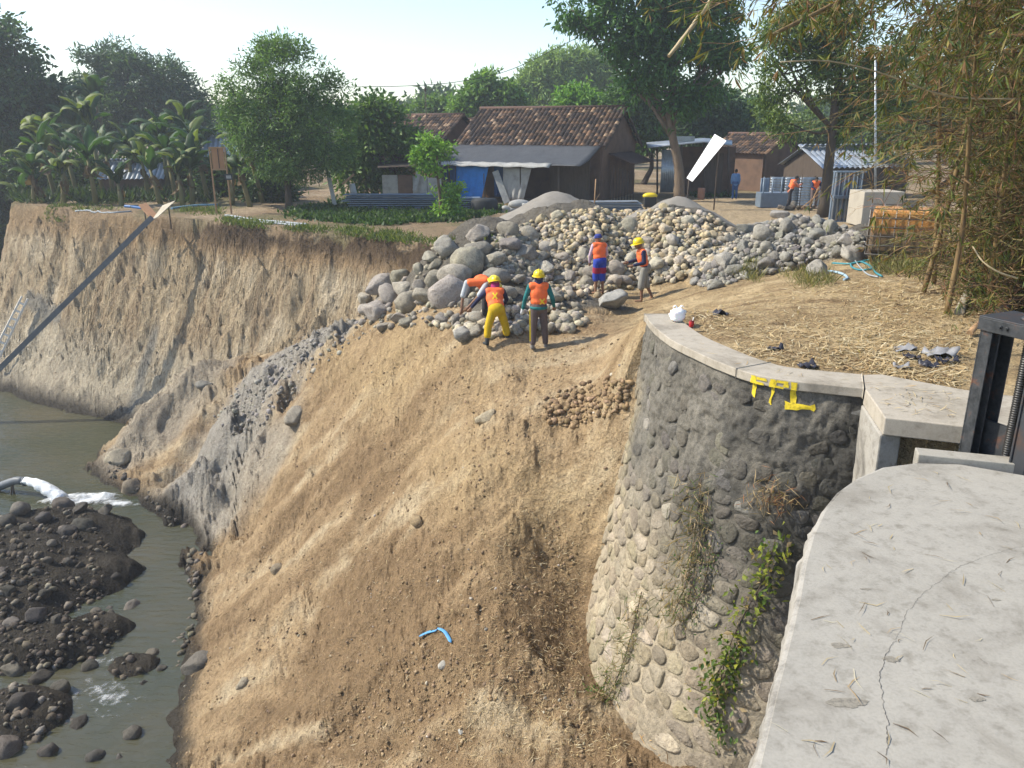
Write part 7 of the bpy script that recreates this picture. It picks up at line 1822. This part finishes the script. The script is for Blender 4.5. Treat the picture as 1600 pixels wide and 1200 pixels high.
p1, V, MH = person('worker in teal shirt, orange vest with yellow cross and helmet, seen from behind', feet_at(841, 547), J, fit1); helmet(p1, V, MH); xmark(p1, (.07, -.4, 1.06), .10, part_of(p1, 'vest'))
for s, px in ((-1, -.16),):
    mb = MB(); mb.bar((-.185, .0, .86), (-.172, -.03, .2), .012, .03, (1, 0, 0)); mb.build('trouser_stripe', M_YTAPE, p1)
# --- worker in yellow trousers, stooping
J = dict(pel=(.02, .10, .76), che=(-.03, .30, .99), nk=(-.03, .42, 1.16), hd=(-.02, .50, 1.275), shl=(-.20, .36, 1.12), shr=(.15, .38, 1.13), ell=(-.37, .42, .95), wrl=(-.55, .44, .74), elr=(.23, .5, .92), wrr=(.12, .62, .72), hpl=(-.07, .08, .73), hpr=(.1, .11, .73), knl=(-.17, .02, .41), knr=(.2, .16, .42), anl=(-.19, -.06, .09), anr=(.26, .14, .10), tol=(-.26, .08, .035), tor=(.34, .26, .04))
def fit2(V, J, MH, F_, sx, upd): return [('shirt', M_NAVY, torso_parts(J, .014, .0) + sleeves(V)), ('trousers', M_YELT, legs(V, .55, .105, .085, .08)), ('boot', M_BOOTB, boots(V, .6)), ('boot', M_BOOTB, boots(V, .6, 'r')), ('vest', M_VEST, vest(J)), ('neck_cloth', M_MAG, [('c', V['nk'] - Vector((0, .03, .07)), V['hd'] - upd * .02, .095, .098)])]
p2, V, MH = person('worker in yellow trousers, orange vest and black boots stooping over the stones', feet_at(775, 540), J, fit2, face=(-.25, .9, -.35)); helmet(p2, V, MH); xmark(p2, (-.02, -.4, 1.06), .10, part_of(p2, 'vest'))
# --- worker in grey shirt bending down to the stone
J = dict(pel=(.26, .50, .86), che=(.08, .18, 1.12), nk=(.16, -.02, 1.14), hd=(.36, -.10, 1.13), shl=(-.23, .0, 1.12), shr=(.24, -.0, 1.15), ell=(-.32, -.05, .84), wrl=(-.36, -.10, .56), elr=(.05, -.2, .88), wrr=(-.20, -.22, .62), hpl=(.17, .52, .84), hpr=(.35, .5, .84), knl=(.14, .42, .44), knr=(.38, .38, .44), anl=(.14, .56, .085), anr=(.42, .52, .085), tol=(.08, .42, .035), tor=(.40, .36, .035))
def fit3(V, J, MH, F_, sx, upd): return [('shirt', M_GREYS, torso_parts(J, .014, .02) + sleeves(V, .07, .066, .06, False)), ('trousers', M_DARKP, legs(V, .9)), ('boot', M_BOOTB, boots(V, .4)), ('boot', M_BOOTB, boots(V, .4, 'r')), ('vest', M_VEST, vest(J))]
p3, V, MH = person('worker in grey shirt and orange vest bent over, gripping the angular stone', feet_at(752, 532) + Vector((-.08, .3, .12)), J, fit3, face=(.75, -.5, -.45)); helmet(p3, V, MH)
# --- worker with blue cap
J = dict(pel=(0, .02, .88), che=(-.02, .08, 1.15), nk=(-.03, .15, 1.34), hd=(-.03, .19, 1.455), shl=(-.18, .08, 1.29), shr=(.16, .14, 1.29), ell=(-.25, .10, 1.04), wrl=(-.22, .25, .82), elr=(.22, .2, 1.04), wrr=(.12, .34, .84), hpl=(-.08, .02, .85), hpr=(.08, .03, .85), knl=(-.09, .06, .46), knr=(.08, .05, .46), anl=(-.10, .0, .085), anr=(.10, .02, .085), tol=(-.17, .13, .03), tor=(.10, .17, .03))
def fit4(V, J, MH, F_, sx, upd):
    l = legs(V, .12, .105, .095, .09); mid = [('c', V['hp' + s].lerp(V['kn' + s], .38), V['hp' + s].lerp(V['kn' + s], .62), .108, .106) for s in 'lr']
    return [('shirt', M_PINKS, torso_parts(J, .008, -.06) + sleeves(V)), ('shorts', M_BLUES, l), ('shorts_stripe', M_REDS, mid), ('vest', M_VEST, vest(J))]
p4, V, MH = person('worker in blue cap and blue red striped shorts facing the stone heap', feet_at(936, 460), J, fit4, face=(-.35, .9, -.15), yaw=R(8)); helmet(p4, V, MH, M_CAPB, cap=True)
# --- worker walking left in navy shirt
J = dict(pel=(.06, 0, .88), che=(.0, 0, 1.16), nk=(-.06, 0, 1.37), hd=(-.11, -.01, 1.49), shl=(.0, -.18, 1.31), shr=(-.02, .18, 1.31), ell=(.02, -.24, 1.05), wrl=(-.25, -.22, .98), elr=(-.06, .24, 1.06), wrr=(-.33, .16, 1.0), hpl=(.06, -.085, .85), hpr=(.06, .085, .85), knl=(.0, -.09, .46), knr=(.14, .08, .47), anl=(.02, -.09, .08), anr=(.32, .10, .12), tol=(-.14, -.10, .03), tor=(.24, .12, .03))
def fit5(V, J, MH, F_, sx, upd): return [('shirt', M_NAVY, torso_parts(J, .010, -.05) + sleeves(V, .066, .054, .042)), ('shorts', M_GREYSH, legs(V, .15, .108, .10, .095)), ('vest', M_VEST, vest(J))]
p5, V, MH = person('barefoot worker in navy shirt, grey shorts and helmet holding out both hands', feet_at(1000, 471), J, fit5, face=(-.95, -.05, -.25)); helmet(p5, V, MH)
# --- far people
J = dict(pel=(0, .02, .92), che=(0, .02, 1.2), nk=(0, .03, 1.42), hd=(0, .03, 1.55), shl=(-.18, .02, 1.36), shr=(.18, .02, 1.36), ell=(-.23, .02, 1.08), wrl=(-.2, .1, .86), elr=(.23, .02, 1.08), wrr=(.22, .1, .84), hpl=(-.085, .02, .88), hpr=(.085, .02, .88), knl=(-.09, .02, .46), knr=(.1, .02, .46), anl=(-.1, 0, .085), anr=(.11, .02, .085), tol=(-.12, .15, .03), tor=(.14, .17, .03))
def fit6(V, J, MH, F_, sx, upd): return [('shirt', M_BLUSH, torso_parts(J, .02, .06) + sleeves(V, .066, .054, .042)), ('trousers', M_JEAN, legs(V, .95)), ('hair', M_HAIR, [('e', V['hd'] + Vector((0, -.015, .03)), (.088, .10, .105))])]
person('person in light blue shirt and jeans standing far off by the shed', PY(1147, 312, 46.2) * 1.0, J, fit6, .02)
J = dict(pel=(0, .0, .9), che=(.1, 0, 1.15), nk=(.2, 0, 1.33), hd=(.28, 0, 1.42), shl=(.1, -.17, 1.28), shr=(.1, .17, 1.28), ell=(.3, -.2, 1.1), wrl=(.48, -.12, 1.15), elr=(.3, .2, 1.05), wrr=(.5, .1, 1.0), hpl=(0, -.085, .86), hpr=(0, .085, .86), knl=(-.02, -.09, .45), knr=(.08, .09, .45), anl=(-.1, -.09, .085), anr=(.05, .09, .085), tol=(.05, -.09, .03), tor=(.2, .09, .03))
def fit7(V, J, MH, F_, sx, upd): return [('shirt', cloth('peach_shirt', (.62, .25, .17)), torso_parts(J, .02, .05) + sleeves(V, .066, .054, .042)), ('trousers', M_DARKP, legs(V, .95)), ('vest', M_VEST, vest(J)), ('hair', M_HAIR, [('e', V['hd'] + Vector((-.015, 0, .03)), (.10, .088, .1))])]
q = PY(1233, 312, 40.0); q.z = ground(q.x, q.y) + .12
person('far worker in orange leaning on a tool before the zinc fence', q, J, fit7, .02, face=(1, 0, -.2))
mb = MB(); mb.tube([(.52, -.05, .1), (.5, -.05, 1.9)], .02, 6); o = mb.build('tool_pole', M_WOODD); o.location = q; tag(o, 'thin upright tool pole held by the leaning far worker', 'tool')
def fit8(V, J, MH, F_, sx, upd): return [('shirt', M_NAVY, torso_parts(J, .014, .05) + sleeves(V, .066, .054, .042)), ('trousers', M_BROWNT, legs(V, .95)), ('vest', M_VEST, vest(J)), ('hair', M_HAIR, [('e', V['hd'] + Vector((.0, 0, .03)), (.09, .1, .1))])]
q = PY(1271, 314, 39.5); q.z = ground(q.x, q.y) + .12
J = dict(J); J.update(dict(hd=(-.1, -.1, 1.40), nk=(-.04, -.06, 1.30), che=(0, 0, 1.13)))
J = dict(pel=(0, .0, .86), che=(-.02, -.1, 1.1), nk=(-.04, -.18, 1.27), hd=(-.06, -.26, 1.36), shl=(-.19, -.12, 1.22), shr=(.17, -.12, 1.22), ell=(-.24, -.28, 1.02), wrl=(-.1, -.42, .92), elr=(.22, -.28, 1.02), wrr=(.1, -.42, .92), hpl=(-.09, 0, .83), hpr=(.09, 0, .83), knl=(-.11, -.08, .45), knr=(.11, -.08, .45), anl=(-.12, .02, .085), anr=(.12, .02, .085), tol=(-.13, -.14, .03), tor=(.14, -.14, .03))
person('far worker in orange vest stooping beside the dark tree trunk', q, J, fit8, .02, face=(-.1, -.9, -.4))
# ================================================================== STRAW, GRASS, CREEPERS, HAZE
def straws(name, label, pts, lens, widths, cols, seed, parent=None, tilt=.18, off=Vector((0, 0, 0)), normals=None):
    rg = np.random.default_rng(seed); n = len(pts); P_ = np.array(pts) - np.array(off); a = rg.uniform(0, 6.283, n)
    D = np.stack([np.cos(a), np.sin(a), rg.normal(0, tilt, n)], 1)
    if normals is not None:
        Nn = np.array(normals); D = D - Nn * (D * Nn).sum(1, keepdims=True) + Nn * rg.normal(0, tilt, n)[:, None]
    D /= np.linalg.norm(D, axis=1, keepdims=True); up = np.array([0, 0, 1.0]) if normals is None else np.array(normals)
    S = np.cross(D, up); S /= np.linalg.norm(S, axis=1, keepdims=True) + 1e-9; U_ = np.cross(S, D)
    L = np.array(lens)[:, None]; W = np.array(widths)[:, None]; bend = rg.normal(0, .12, n)[:, None]; lift = np.abs(rg.normal(0, .10, n))[:, None]
    V = np.stack([P_ - D * L * .5 - S * W * .3, P_ - D * L * .5 + S * W * .3, P_ + S * L * bend + S * W * .5 + U_ * L * lift * .6, P_ + S * L * bend - S * W * .5 + U_ * (L * lift * .6 + W * .2), P_ + D * L * .5 + U_ * L * lift], 1).reshape(-1, 3)
    b = np.arange(n)[:, None] * 5; F = np.concatenate([b + np.array([[0, 1, 2]]), b + np.array([[0, 2, 3]]), b + np.array([[3, 2, 4]])], 0)
    me = mesh_np(name, V, F); vcol(me, np.repeat(np.array(cols), 5, 0)); o = link_mesh(name, me, M_DRYLEAF, parent)
    o.location = off if parent is None else (0, 0, 0)
    if parent is None: tag(o, label, kind='stuff')
    return o
def polypx(poly, n, rg):
    xs = [p_[0] for p_ in poly]; ys = [p_[1] for p_ in poly]; a = rg.uniform(min(xs), max(xs), n * 4); b = rg.uniform(min(ys), max(ys), n * 4); m_ = in_poly(a, b, np.array(poly, float)); return list(zip(a[m_], b[m_]))[:n]
lg = np.random.default_rng(77)
def strawcol(n, dark=.2):
    base = np.where(lg.random((n, 1)) < .55, np.array([[.56, .44, .26]]), np.where(lg.random((n, 1)) < .6, np.array([[.44, .30, .15]]), np.array([[.62, .54, .38]]))); base = np.where(lg.random((n, 1)) < dark * .5, np.array([[.17, .11, .06]]), base); return base * lg.uniform(.75, 1.2, (n, 1))
platp = [(1075, 505), (1140, 545), (1230, 572), (1360, 582), (1420, 594), (1505, 606), (1525, 500), (1560, 470), (1480, 430), (1380, 440), (1270, 430), (1140, 470), (1060, 490)]
pl = []
for (a, b) in polypx(platp, 7500, lg):
    f = mnoise.noise((a * .012, b * .02, 3)) + .25 + (.4 if a > 1300 else 0)
    if lg.random() < max(.15, f + .2): pl.append((a, b))
h_ = hit_many(pl); n = len(h_)
straws('straw_litter', 'dry bamboo straw strewn over the platform ground', [tuple(q + Vector((0, 0, .012))) for q in h_], lg.uniform(.05, .26, n), lg.uniform(.006, .02, n), strawcol(n), 1)
sl_ = polypx(slope, 2300, lg) + polypx([(830, 700), (930, 800), (900, 1100), (1000, 1190), (700, 1190), (760, 900)], 1300, lg) + polypx([(880, 850), (905, 880), (915, 1100), (1000, 1180), (820, 1190), (860, 1000)], 500, lg)
h_ = hit_many(sl_); n = len(h_)
straws('straw_litter', 'short bits of straw scattered down the earth slope', [tuple(q + Vector((0, 0, .015))) for q in h_], lg.uniform(.04, .15, n), lg.uniform(.004, .011, n), strawcol(n) * .92, 2, tilt=.35)
# straw and twigs on the pier top
SP = [(1345, 830), (1352, 826), (1340, 838), (1365, 815), (1375, 822), (1330, 822), (1310, 800), (1390, 775), (1330, 1065), (1345, 1062), (1435, 1080), (1450, 1075), (1420, 1000), (1395, 990), (1480, 945), (1300, 970), (1315, 975), (1340, 955), (1290, 890), (1290, 885), (1355, 945), (1500, 960), (1530, 930), (1550, 920), (1460, 870), (1420, 890), (1500, 800), (1520, 790), (1480, 780), (1530, 830), (1570, 855), (1580, 870), (1560, 905), (1270, 1160), (1275, 1160), (1295, 1170), (1540, 1030), (1500, 1040), (1490, 1030), (1385, 860), (1360, 870), (1330, 880), (1480, 760), (1505, 752), (1420, 745), (1460, 742)]
pp2 = []; 
for (a, b) in SP:
    for _ in range(1): pp2.append(tuple(P(a + lg.normal(0, 5), b + lg.normal(0, 4), TOPZ + .027)))
for (a, b) in polypx([(1260, 900), (1340, 770), (1440, 735), (1590, 760), (1590, 980), (1570, 1190), (1190, 1190)], 35, lg): pp2.append(tuple(P(a, b, TOPZ + .027)))
n = len(pp2); straws('straw_litter', 'dry straw and twigs lying on the pale pier top', pp2, lg.uniform(.04, .20, n), lg.uniform(.003, .008, n), strawcol(n, .7) * .8, 3, tilt=.04)
cp_ = [tuple(P(a, b, TOPZ + .008)) for a, b in polypx([(1060, 520), (1180, 572), (1350, 592), (1500, 612), (1500, 655), (1395, 645), (1345, 600), (1180, 582), (1060, 530)], 150, lg)]
n = len(cp_); straws('straw_litter', 'straw blown onto the wall coping and deck slab', cp_, lg.uniform(.05, .2, n), lg.uniform(.004, .012, n), strawcol(n), 4, tilt=.04)
wl = [(1090 + lg.normal(0, 45), 1135 + lg.normal(0, 22)) for _ in range(260)] + [(1150 + lg.normal(0, 16), 1100 + lg.normal(0, 18)) for _ in range(380)] + [(1195 + lg.normal(0, 22), 842 + lg.normal(0, 10)) for _ in range(0)]
h_ = hit_many(wl); n = len(h_); straws('straw_litter', 'heap of orange brown straw at the foot of the stone wall', [tuple(q + Vector((0, 0, .03 + abs(lg.normal(0, .08))))) for q in h_], lg.uniform(.12, .4, n), lg.uniform(.008, .02, n), strawcol(n) * np.array([1, .85, .65]), 5, tilt=.5)
# grass
def grass(name, label, pts, hmin, hmax, c0, c1, seed, per=5, spread=.12, w=.012, mat=None):
    rg = np.random.default_rng(seed); B = np.repeat(np.array(pts), per, 0) + rg.normal(size=(len(pts) * per, 3)) * np.array([spread, spread, 0]); n = len(B)
    D = np.stack([rg.normal(0, .75, n), rg.normal(0, .75, n), np.ones(n)], 1); t = rg.random((n, 1)); Cl = np.array(c0)[None] * (1 - t) + np.array(c1)[None] * t
    me = leaves_mesh(name, B, D, rg.uniform(hmin, hmax, n), np.full(n, w) * rg.uniform(.7, 1.4, n), Cl * rg.uniform(.7, 1.25, (n, 1)), .1); o = link_mesh(name, me, mat or M_LEAF); tag(o, label, kind='stuff'); return o
def gpts(poly, n, thr=-.12): return [tuple(q) for q in hit_many(polypx(poly, n, lg)) if mnoise.noise((q.x * .55, q.y * .55, 4)) + .5 * mnoise.noise((q.x * 1.7, q.y * 1.7, 8)) > thr]
G1 = gpts([(480, 355), (560, 358), (640, 366), (700, 376), (770, 372), (765, 378), (690, 388), (600, 376), (500, 364), (400, 358), (345, 348), (350, 340)], 1100) + gpts([(280, 327), (335, 322), (345, 338), (290, 336)], 160) + gpts([(80, 310), (115, 320), (105, 350), (80, 345)], 220) + gpts([(115, 300), (200, 312), (190, 328), (120, 330)], 260)
grass('edge_grass', 'bright green grass fringe along the cliff top', G1, .08, .30, (0.06, 0.10, 0.02), (0.17, 0.19, 0.05), 5, 6, .22, .045)
G2 = gpts([(500, 318), (560, 312), (690, 322), (770, 320), (790, 330), (720, 345), (600, 352), (500, 345), (440, 335)], 1500) + gpts([(1090, 300), (1140, 300), (1140, 308), (1090, 308)], 120)
grass('ground_creeper', 'dense green creeping weeds before the metal sheets', G2, .10, .34, (0.022, 0.055, 0.014), (0.075, 0.125, 0.03), 6, 9, .30, .15, M_BLEAF)
G3 = gpts([(1355, 408), (1450, 405), (1450, 430), (1380, 432)], 220) + gpts([(1225, 430), (1290, 425), (1300, 450), (1240, 455)], 110) + gpts([(1150, 430), (1180, 410), (1190, 450)], 60)
grass('platform_grass', 'thin green and dry grass tufts on the platform near the tank', G3, .12, .40, (0.11, 0.14, 0.04), (0.36, 0.30, 0.14), 7, 6, .10, .012)
G4 = gpts([(0, 300), (330, 305), (330, 318), (0, 318)], 500)
grass('undergrowth', 'low dark undergrowth below the banana plants', G4, .3, .9, (0.02, 0.04, 0.015), (0.07, 0.11, 0.03), 8, 8, .3, .12, M_BLEAF)
# bushes closing the canyon mouth at the far left
for k, (px, py, Y) in enumerate(((-12, 330, 53.5), (2, 385, 53), (-8, 440, 52), (6, 300, 56))):
    tree('canyon_bush', ('dark bush at the canyon rim beyond the cliff corner', 'dark bush hanging below the canyon rim', 'lowest dark bush beside the ladder', 'dark bush on top behind the cliff corner')[k], PY(px, py + 25, Y), [PY(px, py + 25, Y), PY(px, py, Y)], .08, [bl(px - 14, py, Y, 26), bl(px - 3, py - 22, Y, 22), bl(px - 10, py + 26, Y, 28), bl(px + 2, py + 8, Y, 16)], 3400, .35, .16, (0.014, 0.026, 0.014), (0.03, 0.05, 0.022), 140 + k, cat='bush', limbs=False)
# creepers on the wall
def creeper(label, uvs, n, c0, c1, dry, seed, ls=.07, flowers=0, drop=.25):
    q0, _ = wall_pt(uvs[0][0], uvs[0][1]); t = empty('creeper', q0); tag(t, label, 'creeper'); rg = np.random.default_rng(seed); Cn = []; D = []; mb = MB(); pts_ = []
    for (s, h) in uvs: q, nn = wall_pt(s, h, .05); pts_.append(q - q0)
    sl = smooth_line(pts_, 24); mb.tube(sl, .008, 5); 
    for k in range(10):
        i = rg.integers(2, 22); e = sl[i] + Vector((rg.normal(0, .12), -abs(rg.normal(.06, .05)), -abs(rg.normal(.1, .12)))); mb.tube([sl[i], sl[i].lerp(e, .5) + Vector((0, -.02, .02)), e], [.005, .004, .002], 4); pts_.append(e)
    mb.build('stem', M_WOODD, t)
    for k in range(n):
        i = rg.integers(0, 23); q = sl[i].lerp(sl[i + 1], rg.random()); Cn.append(tuple(q + Vector((rg.normal(0, .15), -abs(rg.normal(.03, .07)), rg.normal(0, .12))))); D.append((rg.normal(0, .6) - .3, rg.normal(0, .5) - .4, rg.normal(-drop, .5)))
    tt = rg.random((n, 1)); Cl = np.array(c0)[None] * (1 - tt) + np.array(c1)[None] * tt; Cl = np.where(rg.random((n, 1)) < dry, np.array([[.36, .27, .15]]), Cl)
    if dry > .5:
        link_mesh('foliage', leaves_mesh('foliage', np.array(Cn), np.array(D), rg.uniform(.08, .28, n), rg.uniform(.006, .014, n), Cl, .1), M_DRYLEAF, t)
    else:
        link_mesh('foliage', leaves_mesh('foliage', np.array(Cn), np.array(D), rg.uniform(.6, 1.3, n) * ls, rg.uniform(.35, .6, n) * ls, Cl, .15), M_BLEAF, t)
    for k in range(flowers):
        q = Vector(Cn[rg.integers(len(Cn))]) + Vector((-.03, -.05, 0)); mb = MB(); f = []
        for a in range(5): an = a * 1.2566; mb.add([q, q + Vector((math.cos(an) * .02, -.01, math.sin(an) * .02)), q + Vector((math.cos(an + .5) * .022, -.012, math.sin(an + .5) * .022))], [(0, 1, 2)])
        mb.build('flower', M_YTAPE, t)
creeper('dry grass and green weed tuft growing from cracks high on the stone wall', [(.62, 1.6), (.64, 2.2), (.66, 2.9), (.65, 3.5)], 750, (0.07, 0.11, 0.03), (0.16, 0.19, 0.06), .72, 1)
creeper('weed strands trailing below the tuft on the stone wall', [(.70, 2.2), (.71, 2.8), (.70, 3.4)], 320, (0.05, 0.09, 0.02), (0.10, 0.15, 0.04), .35, 2, .05)
creeper('green creeper with yellow flowers hanging in the corner beside the pier', [(.84, 2.0), (.83, 2.5), (.80, 3.0), (.78, 3.6), (.78, 4.2)], 420, (0.06, 0.12, 0.02), (0.30, 0.32, 0.05), .12, 3, .10, 22)
creeper('leafy creeper strand low beside the flowering one on the wall', [(.80, 3.4), (.77, 4.0), (.80, 4.6)], 240, (0.04, 0.09, 0.02), (0.15, 0.2, 0.04), .15, 4, .10, 6)
creeper('straw coloured vine running down the left part of the stone wall', [(.50, 3.6), (.52, 4.2), (.53, 4.8), (.52, 5.5)], 520, (0.08, 0.13, 0.03), (0.17, 0.2, 0.06), .55, 5)
creeper('small green weed at the lower end of the straw coloured vine', [(.48, 5.0), (.50, 5.4), (.46, 5.6)], 260, (0.06, 0.11, 0.025), (0.15, 0.2, 0.05), .1, 6, .06)
creeper('reddish dry root tuft in the dark upper wall under the yellow paint', [(.78, 1.35), (.82, 1.4), (.86, 1.38)], 160, (0.2, 0.1, 0.05), (0.3, 0.15, 0.08), .6, 7)
# ---- haze
hzm = bpy.data.materials.new('haze'); hzm.use_nodes = True; nt = hzm.node_tree
for n_ in list(nt.nodes): nt.nodes.remove(n_)
ho = nt.nodes.new('ShaderNodeOutputMaterial'); hv = nt.nodes.new('ShaderNodeVolumePrincipled')
hv.inputs['Color'].default_value = (0.86, 0.92, 1.0, 1); hv.inputs['Density'].default_value = 0.0011; hv.inputs['Anisotropy'].default_value = 0.3
nt.links.new(hv.outputs[0], ho.inputs['Volume'])
mb = MB(); mb.box((0, 80, 3), (420, 220, 30)); o = mb.build('haze', hzm); tag(o, 'thin pale morning haze', kind='stuff')
